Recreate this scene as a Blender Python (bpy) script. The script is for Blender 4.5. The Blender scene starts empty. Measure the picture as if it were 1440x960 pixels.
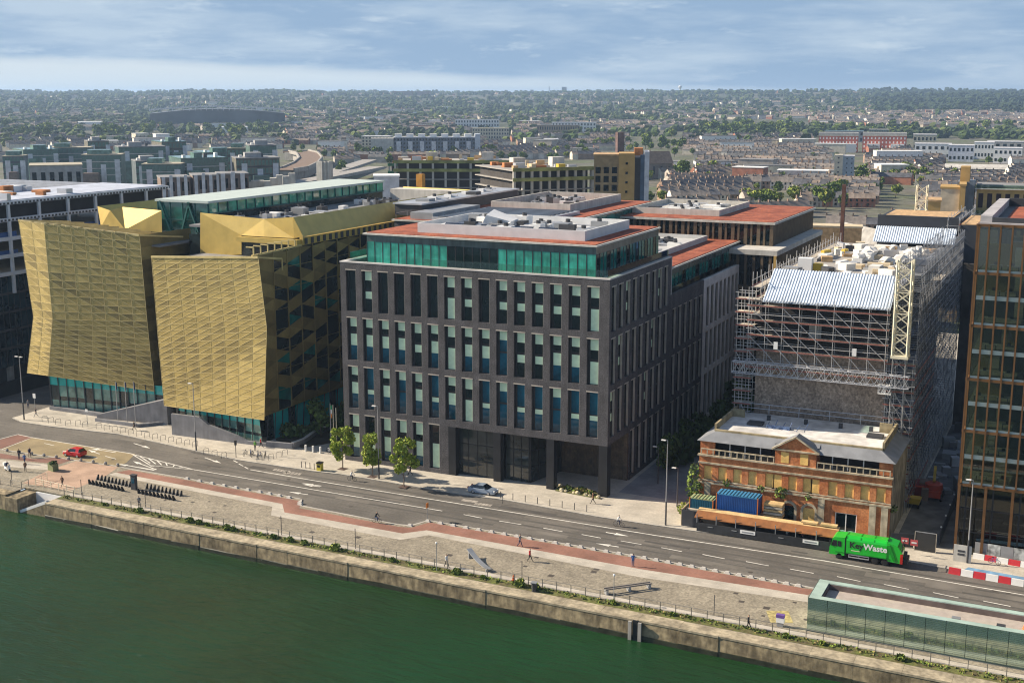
import bpy, math, random
from mathutils import Vector, Matrix
R = math.radians
rnd = random.Random(11)
U = rnd.uniform
S = bpy.context.scene
COL = S.collection
# ------------------------------------------------------------------ camera
EYE = 60.0
PITCH = math.atan(348/1750); YAW = R(25.4)
cam = bpy.data.objects.new('camera', bpy.data.cameras.new('camera'))
COL.objects.link(cam)
cam.data.sensor_width = 36; cam.data.lens = 43.75
cam.data.clip_start = 1; cam.data.clip_end = 40000
cam.location = (0, 0, EYE); cam.rotation_euler = (math.pi/2 - PITCH, 0, YAW)
S.camera = cam
# ------------------------------------------------------------------ sky and sun
SUN_EL = R(30); SHADOW_AZ = R(11)          # shadows run to +X, a little towards +Y
sx, sy = -math.cos(SHADOW_AZ), -math.sin(SHADOW_AZ)
sun = bpy.data.objects.new('sun', bpy.data.lights.new('sun', 'SUN'))
COL.objects.link(sun)
sun.data.energy = 5.0; sun.data.angle = R(.55); sun.data.color = (1, .86, .68)
sun.rotation_euler = Vector((sx*math.cos(SUN_EL), sy*math.cos(SUN_EL), math.sin(SUN_EL))).to_track_quat('Z', 'Y').to_euler()
W = bpy.data.worlds.new('World'); S.world = W; W.use_nodes = True
nt = W.node_tree; N = nt.nodes; L = nt.links
bg = N['Background']; bg.inputs[1].default_value = .072
sky = N.new('ShaderNodeTexSky'); sky.sky_type = 'NISHITA'; sky.sun_disc = False
sky.sun_elevation = SUN_EL; sky.sun_rotation = math.atan2(sx, sy)
sky.air_density = 1.0; sky.dust_density = .6; sky.ozone_density = 2.5
tc = N.new('ShaderNodeTexCoord'); sep = N.new('ShaderNodeSeparateXYZ'); L.new(tc.outputs['Generated'], sep.inputs[0])
def wnoise(scale, sc, det, rough=.6):
    mp = N.new('ShaderNodeMapping'); mp.inputs['Scale'].default_value = sc; L.new(tc.outputs['Generated'], mp.inputs[0])
    nz = N.new('ShaderNodeTexNoise'); nz.inputs['Scale'].default_value = scale; nz.inputs['Detail'].default_value = det
    nz.inputs['Roughness'].default_value = rough; L.new(mp.outputs[0], nz.inputs[0]); return nz.outputs[0]
def wramp(src, a, b, ca=(0, 0, 0, 1), cb=(1, 1, 1, 1)):
    r = N.new('ShaderNodeValToRGB'); e = r.color_ramp.elements
    e[0].position = a; e[0].color = ca; e[1].position = b; e[1].color = cb; L.new(src, r.inputs[0]); return r.outputs[0]
def wmix(f, a, b):
    m = N.new('ShaderNodeMixRGB')
    if isinstance(f, float): m.inputs[0].default_value = f
    else: L.new(f, m.inputs[0])
    for i, s in ((1, a), (2, b)):
        if isinstance(s, tuple): m.inputs[i].default_value = s
        else: L.new(s, m.inputs[i])
    return m.outputs[0]
def wmath(op, a, b):
    m = N.new('ShaderNodeMath'); m.operation = op
    for i, s in ((0, a), (1, b)):
        if isinstance(s, float): m.inputs[i].default_value = s
        else: L.new(s, m.inputs[i])
    return m.outputs[0]
# broken cloud layers: a blue-grey sheet, streaks and small bright puffs, and a clear pale strip low in the north-west
n1 = wnoise(5, (1, 1, 7), 8); n2 = wnoise(16, (1, 1, 5), 6, .65)
sheet = wmix(wramp(n1, .42, .62), (2.35, 3.45, 4.9, 1), (3.8, 4.75, 5.8, 1))
puff = wramp(n2, .56, .78)
clouds = wmix(wmath('MULTIPLY', puff, .8), sheet, (5.0, 5.8, 6.5, 1))
edge = wmath('ADD', wmath('MULTIPLY', sep.outputs[0], -.05), wmath('MULTIPLY', wnoise(9, (1, 1, 3), 4), .012))
low = wramp(wmath('SUBTRACT', wmath('ADD', edge, -.013), sep.outputs[2]), .0, .006)
low_col = wmix(wramp(sep.outputs[2], .0, .03), (5.2, 6.0, 6.6, 1), (5.3, 5.9, 6.3, 1))
vis = wmix(low, clouds, low_col)
high = wramp(sep.outputs[2], .12, .4)
skyc = wmix(high, vis, wmix(wramp(n1, .5, .72), sky.outputs[0], (4, 4.3, 4.6, 1)))
L.new(skyc, bg.inputs[0])
S.view_settings.view_transform = 'Standard'; S.view_settings.look = 'None'
S.view_settings.exposure = .88; S.view_settings.gamma = 1
S.cycles.pixel_filter_type = 'BLACKMAN_HARRIS'; S.cycles.filter_width = 1.15; S.cycles.max_bounces = 6; S.cycles.diffuse_bounces = 3; S.cycles.glossy_bounces = 3
S.cycles.transparent_max_bounces = 12; S.cycles.volume_bounces = 0
# ------------------------------------------------------------------ helpers
_cp, _sp, _cy, _sy = math.cos(PITCH), math.sin(PITCH), math.cos(YAW), math.sin(YAW)
def _ray(x, y):
    x -= 720; y -= 480
    f = 1750*_cp - y*_sp; u = -1750*_sp - y*_cp
    return Vector((x*_cy - f*_sy, x*_sy + f*_cy, u))
def at(x, y, z=0.0):
    """photo position -> point of the horizontal plane at height z"""
    d = _ray(x, y); return Vector((0, 0, EYE)) + d*((z - EYE)/d.z)
def atY(x, y, Y):
    d = _ray(x, y); return Vector((0, 0, EYE)) + d*(Y/d.y)
def px(p):
    d = Vector(p) - Vector((0, 0, EYE))
    r = d.x*_cy + d.y*_sy; h = -d.x*_sy + d.y*_cy
    w = h*_cp - d.z*_sp; v = h*_sp + d.z*_cp
    return 720 + 1750*r/w, 480 - 1750*v/w, w
class MB:
    def __init__(s): s.v = []; s.f = []; s.m = []
    def add(s, vs, fs, mi=0):
        b = len(s.v); s.v += [tuple(p) for p in vs]
        for f in fs: s.f.append([b+i for i in f]); s.m.append(mi)
        return s
    def poly(s, pts, mi=0): return s.add(pts, [range(len(pts))], mi)
    def box(s, x0, x1, y0, y1, z0, z1, mi=0):
        return s.add([(x, y, z) for z in (z0, z1) for x, y in ((x0, y0), (x1, y0), (x1, y1), (x0, y1))],
                     [(3, 2, 1, 0), (4, 5, 6, 7), (0, 1, 5, 4), (1, 2, 6, 5), (2, 3, 7, 6), (3, 0, 4, 7)], mi)
    def hexa(s, p, mi=0):
        return s.add(p, [(3, 2, 1, 0), (4, 5, 6, 7), (0, 1, 5, 4), (1, 2, 6, 5), (2, 3, 7, 6), (3, 0, 4, 7)], mi)
    def prism(s, pts, z0, z1, mi=0, top=None):
        n = len(pts)
        a = sum(pts[i][0]*pts[(i+1) % n][1] - pts[(i+1) % n][0]*pts[i][1] for i in range(n))
        if a < 0: pts = list(pts)[::-1]
        vs = [(p[0], p[1], z0) for p in pts] + [(p[0], p[1], z1) for p in pts]
        s.add(vs, [range(n-1, -1, -1)] + [(i, (i+1) % n, n+(i+1) % n, n+i) for i in range(n)], mi)
        return s.add(vs[n:], [range(n)], mi if top is None else top)
    def tube(s, p, q, r, n=6, mi=0, r2=None):
        p, q = Vector(p), Vector(q); d = (q-p)
        if d.length < 1e-6: return s
        d.normalize(); a = d.orthogonal().normalized(); b = d.cross(a); r2 = r if r2 is None else r2
        vs = [p + (a*math.cos(t) + b*math.sin(t))*r for t in [2*math.pi*i/n for i in range(n)]]
        vs += [q + (a*math.cos(t) + b*math.sin(t))*r2 for t in [2*math.pi*i/n for i in range(n)]]
        return s.add(vs, [(i, (i+1) % n, n+(i+1) % n, n+i) for i in range(n)] + [range(n-1, -1, -1), range(n, 2*n)], mi)
    def path(s, pts, r, n=6, mi=0):
        for a, b in zip(pts, pts[1:]): s.tube(a, b, r, n, mi)
        return s
    def bar(s, p, q, w, h, mi=0):
        """rectangular bar from p to q; w sideways, h upwards, centred"""
        p, q = Vector(p), Vector(q); d = (q-p).normalized()
        sd = d.cross(Vector((0, 0, 1)))
        if sd.length < 1e-4: sd = Vector((1, 0, 0))
        sd.normalize(); up = sd.cross(d); sd *= w/2; up *= h/2
        return s.hexa([p-sd-up, p+sd-up, q+sd-up, q-sd-up, p-sd+up, p+sd+up, q+sd+up, q-sd+up], mi)
    def lathe(s, prof, n=10, c=(0, 0, 0), mi=0, axis='z'):
        vs = []
        for r, z in prof:
            for i in range(n):
                t = 2*math.pi*i/n; x, y = r*math.cos(t), r*math.sin(t)
                vs.append((c[0]+x, c[1]+y, c[2]+z) if axis == 'z' else (c[0]+x, c[1]-z, c[2]+y))
        fs = [(k*n+i, k*n+(i+1) % n, (k+1)*n+(i+1) % n, (k+1)*n+i) for k in range(len(prof)-1) for i in range(n)]
        return s.add(vs, fs + [range(n-1, -1, -1), range((len(prof)-1)*n, len(prof)*n)], mi)
    def blob(s, c, r, n=6, k=4, mi=0, j=.2, zs=1):
        vs = [(c[0], c[1], c[2]-r*zs)]
        for a in range(1, k):
            t = math.pi*a/k
            for i in range(n):
                q = r*(1+U(-j, j)); f = 2*math.pi*(i + .5*(a % 2))/n
                vs.append((c[0]+q*math.sin(t)*math.cos(f), c[1]+q*math.sin(t)*math.sin(f), c[2]-q*zs*math.cos(t)))
        vs.append((c[0], c[1], c[2]+r*zs)); e = len(vs)-1
        fs = [(0, 1+(i+1) % n, 1+i) for i in range(n)] + [(e, 1+(k-2)*n+i, 1+(k-2)*n+(i+1) % n) for i in range(n)]
        for a in range(k-2):
            fs += [(1+a*n+i, 1+a*n+(i+1) % n, 1+(a+1)*n+(i+1) % n, 1+(a+1)*n+i) for i in range(n)]
        return s.add(vs, fs, mi)
    def leaves(s, c, rad, n, size, mis=(0,), zs=1, hollow=.35):
        """n small leaf clumps through an ellipsoid"""
        for _ in range(n):
            while 1:
                d = Vector((U(-1, 1), U(-1, 1), U(-1, 1)))
                if hollow < d.length < 1: break
            p = Vector(c) + Vector((d.x*rad, d.y*rad, d.z*rad*zs))
            q = Vector((U(-1, 1), U(-1, 1), U(-.3, 1))).normalized(); a = q.orthogonal().normalized(); b = q.cross(a)
            t = U(0, 6.3); a, b = a*math.cos(t)+b*math.sin(t), b*math.cos(t)-a*math.sin(t)
            k = size*U(.6, 1.25)
            s.add([p-a*k*.5-b*k*.5, p+a*k*.6-b*k*.35, p+a*k*.4+b*k*.55, p-a*k*.55+b*k*.4], [(0, 1, 2, 3)], rnd.choice(mis))
        return s
    def mesh(s, name, mats, smooth=False):
        me = bpy.data.meshes.new(name); me.from_pydata(s.v, [], s.f)
        for m in (mats if isinstance(mats, (list, tuple)) else [mats]): me.materials.append(m)
        me.polygons.foreach_set('material_index', s.m)
        if smooth: me.polygons.foreach_set('use_smooth', [True]*len(s.f))
        me.update(); return me
    def build(s, name, mats, parent=None, smooth=False, loc=(0, 0, 0), rz=0):
        return inst(name, s.mesh(name, mats, smooth), parent, loc, rz)
def inst(name, me, parent=None, loc=(0, 0, 0), rz=0):
    o = bpy.data.objects.new(name, me); COL.objects.link(o)
    o.location = loc; o.rotation_euler = (0, 0, rz); o.parent = parent; return o
def tag(o, label, cat, group=None):
    o['label'] = label; o['category'] = cat
    if group: o['group'] = group
    return o
def thing(name, label, cat, loc=(0, 0, 0), rz=0, group=None):
    return tag(inst(name, None, None, loc, rz), label, cat, group)
def struct(o, kind='structure'): o['kind'] = kind; return o
def kids(o): return [c for c in ALLKIDS.get(o.name, [])]
def dup(o, loc, rz=0, label=None, group=None, parent=None):
    c = o.copy(); COL.objects.link(c)
    if parent is None:
        c.location = loc; c.rotation_euler = (0, 0, rz)
        if label: c['label'] = label
        if group: c['group'] = group
    else: c.parent = parent
    for ch in list(o.children): dup(ch, None, 0, parent=c)
    return c
# ------------------------------------------------------------------ materials
def mat(name, c, rough=.75, metal=0, var=.15, sc=.5, fine=.0, fs=6, bump=0, spec=.4, c2=None, stain=0, coat=0, emit=0, rand=0, st=(1, 1, .12)):
    m = bpy.data.materials.new(name); m.use_nodes = True; t = m.node_tree; n = t.nodes; l = t.links
    b = n['Principled BSDF']; b.inputs['Roughness'].default_value = rough; b.inputs['Metallic'].default_value = metal
    b.inputs['Specular IOR Level'].default_value = spec; b.inputs['Coat Weight'].default_value = coat
    tc = n.new('ShaderNodeTexCoord').outputs['Object']
    def noise(scale, det=4, v=(1, 1, 1)):
        mp = n.new('ShaderNodeMapping'); mp.inputs['Scale'].default_value = v; l.new(tc, mp.inputs[0])
        z = n.new('ShaderNodeTexNoise'); z.inputs['Scale'].default_value = scale; z.inputs['Detail'].default_value = det
        l.new(mp.outputs[0], z.inputs[0]); return z.outputs[0]
    def mixc(f, a, bb, mode='MIX'):
        x = n.new('ShaderNodeMixRGB'); x.blend_type = mode
        for i, q in enumerate((f, a, bb)):
            if isinstance(q, (float, int)): x.inputs[i].default_value = q
            elif isinstance(q, tuple): x.inputs[i].default_value = (*q[:3], 1)
            else: l.new(q, x.inputs[i])
        return x.outputs[0]
    def rampc(f, a, bb):
        r = n.new('ShaderNodeValToRGB'); r.color_ramp.elements[0].position = a; r.color_ramp.elements[1].position = bb
        l.new(f, r.inputs[0]); return r.outputs[0]
    lo = tuple(x*(1-var) for x in c); hi = c2 or tuple(min(1, x*(1+var)) for x in c)
    col = mixc(rampc(noise(sc, 5), .35, .65), lo, hi)
    if fine: col = mixc(1.0, col, mixc(rampc(noise(fs, 3), .3, .7), (1-fine,)*3, (1+fine,)*3), 'MULTIPLY')
    if stain: col = mixc(1.0, col, mixc(rampc(noise(1.6, 5, st), .35, .62), (1-stain,)*3, (1., 1., 1.)), 'MULTIPLY')
    if rand:
        oi = n.new('ShaderNodeObjectInfo'); mr = n.new('ShaderNodeMapRange'); l.new(oi.outputs['Random'], mr.inputs[0])
        mr.inputs[3].default_value = 1-rand; mr.inputs[4].default_value = 1+rand
        hs = n.new('ShaderNodeHueSaturation'); l.new(mr.outputs[0], hs.inputs['Value']); l.new(col, hs.inputs['Color']); col = hs.outputs[0]
    l.new(col, b.inputs['Base Color'])
    if bump:
        bp = n.new('ShaderNodeBump'); bp.inputs['Strength'].default_value = bump; bp.inputs['Distance'].default_value = .05
        l.new(noise(fs, 4), bp.inputs['Height']); l.new(bp.outputs[0], b.inputs['Normal'])
    if emit: b.inputs['Emission Color'].default_value = (*c, 1); b.inputs['Emission Strength'].default_value = emit
    return m
def cells(m, scale, amount, edge=0):
    """setts: every stone its own tone, dark joints"""
    t = m.node_tree; n = t.nodes; l = t.links; b = n['Principled BSDF']; src = b.inputs['Base Color'].links[0].from_socket
    tc = n.new('ShaderNodeTexCoord')
    v = n.new('ShaderNodeTexVoronoi'); v.inputs['Scale'].default_value = scale; l.new(tc.outputs['Object'], v.inputs[0])
    bw = n.new('ShaderNodeRGBToBW'); l.new(v.outputs['Color'], bw.inputs[0])
    mr = n.new('ShaderNodeMapRange'); l.new(bw.outputs[0], mr.inputs[0]); mr.inputs[1].default_value = .2; mr.inputs[2].default_value = .8
    mr.inputs[3].default_value = 1-amount; mr.inputs[4].default_value = 1+amount
    x = n.new('ShaderNodeVectorMath'); x.operation = 'SCALE'; l.new(src, x.inputs[0]); l.new(mr.outputs[0], x.inputs['Scale'])
    l.new(x.outputs[0], b.inputs['Base Color']); return m
def slabs(m, w, h, dark=.8):
    """rectangular paving joints"""
    t = m.node_tree; n = t.nodes; l = t.links; b = n['Principled BSDF']; src = b.inputs['Base Color'].links[0].from_socket
    tc = n.new('ShaderNodeTexCoord'); br = n.new('ShaderNodeTexBrick'); l.new(tc.outputs['Object'], br.inputs[0])
    br.inputs['Scale'].default_value = 1; br.inputs['Brick Width'].default_value = w; br.inputs['Row Height'].default_value = h
    br.inputs['Mortar Size'].default_value = .03; br.inputs['Color1'].default_value = (1, 1, 1, 1); br.inputs['Color2'].default_value = (.86, .86, .86, 1)
    br.inputs['Mortar'].default_value = (dark, dark, dark, 1)
    x = n.new('ShaderNodeMixRGB'); x.blend_type = 'MULTIPLY'; x.inputs[0].default_value = 1; l.new(src, x.inputs[1]); l.new(br.outputs[0], x.inputs[2])
    l.new(x.outputs[0], b.inputs['Base Color']); return m
def clear(name, tint, amount):
    """see-through glazing: tinted transmission under a glossy skin"""
    m = bpy.data.materials.new(name); m.use_nodes = True; t = m.node_tree; n = t.nodes; l = t.links
    n.remove(n['Principled BSDF']); o = n['Material Output']
    tr = n.new('ShaderNodeBsdfTransparent'); tr.inputs[0].default_value = (*tint, 1)
    gl = n.new('ShaderNodeBsdfGlossy'); gl.inputs['Roughness'].default_value = .03
    fr = n.new('ShaderNodeFresnel'); fr.inputs[0].default_value = 1.6
    ad = n.new('ShaderNodeMath'); ad.operation = 'ADD'; ad.inputs[1].default_value = amount; l.new(fr.outputs[0], ad.inputs[0])
    mx = n.new('ShaderNodeMixShader'); l.new(ad.outputs[0], mx.inputs[0]); l.new(tr.outputs[0], mx.inputs[1]); l.new(gl.outputs[0], mx.inputs[2])
    l.new(mx.outputs[0], o.inputs[0]); return m
asphalt = mat('asphalt', (.135, .124, .108), .85, var=.22, sc=.12, fine=.15, fs=2.5, stain=.18, st=(.06, 1.4, 1))
side_asphalt = mat('side_asphalt', (.12, .115, .11), .85, var=.2, sc=.15)
paving = slabs(mat('pale_paving', (.5, .46, .385), .8, var=.12, sc=.25, fine=.08, fs=3), 1.2, .6, .82)
shade_paving = slabs(mat('shaded_paving', (.3, .3, .3), .8, var=.12, sc=.3), 1.2, .6, .8)  # darker copy of the paving, with the passage shade in its colour
cobble = cells(mat('cobbles', (.255, .225, .17), .9, var=.16, sc=.14, fine=.12, fs=.6), 4.2, .22)
redpath = mat('red_path_surface', (.25, .125, .09), .85, var=.2, sc=.2, fine=.1, fs=3)
pink = slabs(mat('pink_paving', (.44, .3, .215), .85, var=.14, sc=.3, fine=.08), .9, .45, .85)
buff = mat('buff_surface', (.27, .215, .12), .85, var=.22, sc=.2, fine=.12)
maroon = mat('maroon_surface', (.2, .1, .075), .85, var=.2, sc=.3)
granite = slabs(mat('granite_paving', (.48, .44, .37), .8, var=.12, sc=.4, fine=.08), 1.6, .5, .85)
kerbstone = mat('kerb_stone', (.42, .4, .36), .8)
white_line = mat('line_paint', (.68, .66, .6), .7, var=.2, sc=.9, fine=.15, fs=5)
concrete = mat('concrete', (.36, .34, .31), .85, var=.16, sc=.4, stain=.2)
pale_concrete = mat('pale_concrete', (.55, .53, .48), .85, var=.12, sc=.4, stain=.15)
quaystone = mat('quay_stone', (.28, .225, .135), .9, var=.35, sc=.35, fine=.3, fs=1.5, stain=.5, st=(1, 1, .3), bump=.6)
wet = mat('wet_stone', (.03, .033, .02), .4, var=.4, sc=1)
weeds = mat('weedy_soil', (.2, .16, .075), .95, var=.5, sc=.7, fine=.4, fs=2.5, c2=(.12, .14, .03))
coping_m = mat('quay_coping', (.34, .29, .2), .9, var=.3, sc=.5, fine=.2, fs=2)
brick = mat('dark_brick', (.087, .083, .087), .9, var=.2, sc=.5, fine=.4, fs=5, stain=.18)
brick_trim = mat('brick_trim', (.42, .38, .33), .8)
black = mat('black_metal', (.018, .019, .022), .45, var=.2)
dark = mat('dark_grey', (.05, .052, .058), .6)
grey = mat('grey_metal', (.3, .31, .32), .5, metal=.3)
steel = mat('galvanised_steel', (.5, .51, .53), .45, metal=.5, var=.1)
white = mat('white_paint', (.78, .78, .76), .55, var=.06)
cream = mat('cream_paint', (.72, .67, .5), .6, var=.1)
membrane = mat('white_roof_membrane', (.7, .7, .69), .8, var=.12, sc=.3, stain=.1)
redroof = mat('red_sedum_roof', (.29, .07, .036), .95, var=.3, sc=.35, fine=.3, fs=2.2, c2=(.36, .105, .05))
grey_roof = mat('grey_roof_felt', (.22, .22, .22), .85, var=.2, sc=.3)
blind = mat('pale_green_blind', (.62, .82, .6), .25, var=.1, sc=.8, spec=.5)
glass_d = mat('dark_glass', (.006, .014, .016), .04, var=.5, sc=.35, spec=.5)
glass_b = mat('blue_glass', (.006, .075, .125), .04, var=.5, sc=.4, spec=.5)
glass_t = mat('teal_glass', (.01, .14, .12), .06, var=.35, sc=.5, spec=.8)
glass_g = mat('green_glass', (.04, .31, .24), .12, var=.3, sc=.6, spec=.6, stain=.3)
glass_c = clear('clear_glazing', (.5, .62, .58), .03)
balu = clear('balustrade_glass', (.72, .86, .8), .06)
# ------------------------------------------------------------------ ground, river, road
def rail_y(x): return 134.4 - .021*(x+139)
def wall_y(x): return rail_y(x) - 3.8
WATER = -2.3
def smooth(a, b, x):
    t = min(1, max(0, (x-a)/(b-a))); return t*t*(3-2*t)
def wob(x, y):
    return math.sin(x*.0021+1.3)*math.cos(y*.0017-.4) + .6*math.sin(x*.0053-y*.0031) + .35*math.sin(x*.011+y*.009+2)
def terrain(x, y):
    r = math.hypot(x, y)
    return -.6 + smooth(2200, 6800, r)*(60 + 7*wob(x, y)) + smooth(1800, 3000, r)*2.5*(1+wob(x*2, y*2))
town_ground = mat('town_ground', (.2, .18, .15), .95, var=.35, sc=.02, fine=.4, fs=.15, c2=(.09, .11, .05))
hill_m = mat('hill_cover', (.05, .075, .03), .95, var=.4, sc=.006, fine=.5, fs=.03, c2=(.12, .115, .08))
b = MB(); xs = [-9000, -3000, -1200, -600, -300, -147.5, -139.5, 0, 60, 300, 1000, 4000]
def edge_y(x):
    if x <= -147.5: return wall_y(-147.5)
    return wall_y(min(x, 60)) if x > -139.5 else rail_y(-143)
b.poly([(x, wall_y(max(min(x, 60), -150))+3.8, -.03) for x in xs] + [(4000, 2600, -.03), (-9000, 2600, -.03)])
struct(b.build('ground', town_ground))
b = MB(); na, nr = 90, 46; rows = []
for i in range(nr+1):
    r = 1750*(13000/1750)**(i/nr)
    for j in range(na+1):
        a = R(25.4-62) + R(124)*j/na
        x, y = -r*math.sin(a), r*math.cos(a); b.v.append((x, y, terrain(x, y)))
for i in range(nr):
    for j in range(na):
        k = i*(na+1)+j; b.f.append((k, k+na+1, k+na+2, k+1)); b.m.append(0)
struct(b.build('hills', hill_m, smooth=True))
wm = mat('river_water', (.017, .044, .009), .13, var=.3, sc=.03, spec=.26, c2=(.009, .047, .013))
_t = wm.node_tree; _n = _t.nodes; _tc = _n.new('ShaderNodeTexCoord'); _mp = _n.new('ShaderNodeMapping'); _mp.inputs['Rotation'].default_value = (0, 0, R(24)); _mp.inputs['Scale'].default_value = (.35, 1.2, 1)
_t.links.new(_tc.outputs['Object'], _mp.inputs[0]); _nz = _n.new('ShaderNodeTexNoise'); _nz.inputs['Scale'].default_value = .75; _nz.inputs['Detail'].default_value = 7; _nz.inputs['Roughness'].default_value = .6
_t.links.new(_mp.outputs[0], _nz.inputs[0]); _b = _n.new('ShaderNodeBump'); _b.inputs['Strength'].default_value = .8; _b.inputs['Distance'].default_value = .6
_t.links.new(_nz.outputs[0], _b.inputs['Height']); _t.links.new(_b.outputs[0], _n['Principled BSDF'].inputs['Normal'])
b = MB().box(-900, 500, -150, 136, WATER-3, WATER); struct(b.build('river_water', wm))
# road: one asphalt sheet, pavement and quay laid beside it as kerbed slabs
b = MB().poly([(-420, 139, 0), (80, 139, 0), (80, 167, 0), (-110, 167, 0), (-176, 176, 0), (-186, 420, 0), (-199, 420, 0), (-200, 176, 0), (-420, 176, 0)])
struct(b.build('road', asphalt))
KN = [(17, 588), (30, 594), (70, 600), (167, 611), (277, 635), (333, 647), (440, 663), (477, 667), (573, 683), (647, 696), (707, 703), (840, 727), (920, 739), (975, 747), (1159, 770), (1275, 790), (1342, 802), (1440, 818)]
KS = [(0, 632), (168, 656), (180, 659), (265, 673), (300, 680), (367, 692), (400, 697), (425, 702), (424, 711), (560, 737.5), (577, 739), (603, 731.5), (616, 734), (907, 784), (1130, 824), (1160, 830)]
def xy(p, z=.0): q = at(p[0], p[1], z); return (q.x, q.y)
kn = [xy(p) for p in KN] + [(60, 161.5)]
ks = [(-330, 150.5)] + [xy(p) for p in KS] + [(60, 147)]
pav = kn + [(60, 330), (-182, 330)]
def kerb(name, line, inward, label=None):
    m = MB()
    for a, c in zip(line, line[1:]):
        d = (Vector(c)-Vector(a)).normalized(); nrm = Vector((-d.y, d.x))*inward*.3
        m.hexa([(*a, 0), (*c, 0), (c[0]+nrm.x, c[1]+nrm.y, 0), (a[0]+nrm.x, a[1]+nrm.y, 0), (*a, .125), (*c, .125), (c[0]+nrm.x, c[1]+nrm.y, .125), (a[0]+nrm.x, a[1]+nrm.y, .125)])
    return struct(m.build(name, kerbstone))
struct(MB().prism(pav, -.02, .12).build('pavement', paving))
kerb('kerb', kn, 1)
quay = ks + [(60, wall_y(60)+2), (-139.3, wall_y(-139.3)+2), (-139.3, rail_y(-139)+.2), (-147.6, rail_y(-147)+.2), (-147.6, wall_y(-147.6)+2), (-330, wall_y(-150)+2)]
struct(MB().prism(quay, -.02, .12).build('quay_paving', cobble))
kerb('kerb', ks, -1)
def sheet(name, pts, m, z, kind='structure'):
    q = [xy(p, z) for p in pts]; return struct(MB().poly([(*p, z) for p in (q if sum(q[i][0]*q[(i+1) % len(q)][1]-q[(i+1) % len(q)][0]*q[i][1] for i in range(len(q))) > 0 else q[::-1])]).build(name, m), kind)
sheet('cycle_path', [(181, 660.5), (265, 675), (300, 682), (367, 694), (398, 699.5), (423, 704), (421, 714), (560, 740), (578, 741.5), (604, 734), (907, 786.5), (1130, 826.5), (1148, 829), (1136, 836), (900, 799.5), (600, 745), (566, 749.5), (480, 734), (400, 720), (397, 708), (163, 664)], redpath, .124)
sheet('granite_strip', [(163, 664), (397, 708), (400, 720), (480, 734), (566, 749.5), (600, 745), (900, 799.5), (1136, 836), (1136, 846), (900, 811), (603, 752), (563, 758.5), (480, 743), (396, 727), (381, 724), (383, 712), (152, 667)], granite, .128)
sheet('pink_paving', [(107, 648), (166, 656.5), (150, 668), (118, 682), (99, 690), (32, 679), (70, 660)], pink, .126)
sheet('maroon_strip', [(0, 637), (47, 645), (83, 642.5), (100, 647), (83, 652.5), (0, 644)], maroon, .124)
sheet('granite_strip', [(0, 646), (83, 654), (72, 661), (0, 655)], granite, .128)
sheet('buff_surface', [(45, 615), (190, 638), (178, 650), (166, 655.5), (0, 631.5)], buff, .004)
sheet('maroon_surface', [(0, 618), (25, 611), (45, 615), (0, 631)], maroon, .008)
# walkway behind the railing and the weedy strip and coping in front of it
b = MB(); w = MB(); c = MB(); xl = [-139.2] + list(range(-136, 61, 4))
for i in range(len(xl)-1):
    x0, x1 = xl[i], xl[i+1]
    for m, d0, d1, z in ((b, .15, 1.35, .125), (w, -1.7, .15, .13)):
        m.poly([(x0, rail_y(x0)+d0, z), (x1, rail_y(x1)+d0, z), (x1, rail_y(x1)+d1, z), (x0, rail_y(x0)+d1, z)])
struct(b.build('granite_strip', granite)); struct(w.build('weed_strip', weeds))
# paved square in front of the offices shadowed side passage
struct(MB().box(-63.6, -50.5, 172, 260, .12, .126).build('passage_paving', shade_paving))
# ---- repairs and covers in the road
pa = mat('asphalt_patch', (.075, .07, .064), .9, var=.2, sc=.5); pb_ = mat('asphalt_worn', (.15, .137, .118), .9, var=.2, sc=.3)
pr_ = random.Random(8); m1 = MB(); m2 = MB(); m3 = MB()
for k in range(46):
    x = pr_.uniform(-165, 20); y = pr_.uniform(148.5, 158.8) if x > -125 else pr_.uniform(153, 163); l, w_ = pr_.uniform(1.5, 12), pr_.uniform(.5, 1.6)
    m = pr_.choice((m1, m2, m2)); m.poly([(x, y, .002+k*2e-5), (x+l, y-.02*l, .002+k*2e-5), (x+l, y-.02*l+w_, .002+k*2e-5), (x, y+w_, .002+k*2e-5)])
for k in range(22):
    x = pr_.uniform(-150, 15); y = pr_.choice((149, 152.5, 156, 159)); m3.poly([(x+.35*math.cos(a*math.pi/4), y+.35*math.sin(a*math.pi/4), .0045) for a in range(8)])
for k in range(30):
    x = pr_.uniform(-140, 10); y = pr_.uniform(rail_y(x)+3, 143); l = pr_.uniform(.4, .8); m3.poly([(x, y, .1225), (x+l, y, .1225), (x+l, y+l, .1225), (x, y+l, .1225)])
struct(m1.build('road_patches', pa)); struct(m2.build('road_wear', pb_)); struct(m3.build('manhole_covers', mat('iron_cover', (.07, .06, .05), .8)))
lw = MB()
for y in (149.2, 151.0, 152.9, 154.7, 156.6): lw.poly([(-128, y+2.2, .0012), (25, y, .0012), (25, y+.55, .0012), (-128, y+2.75, .0012)])
struct(lw.build('tyre_tracks', mat('tyre_track', (.088, .082, .073), .8, var=.15, sc=.3)))
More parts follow.
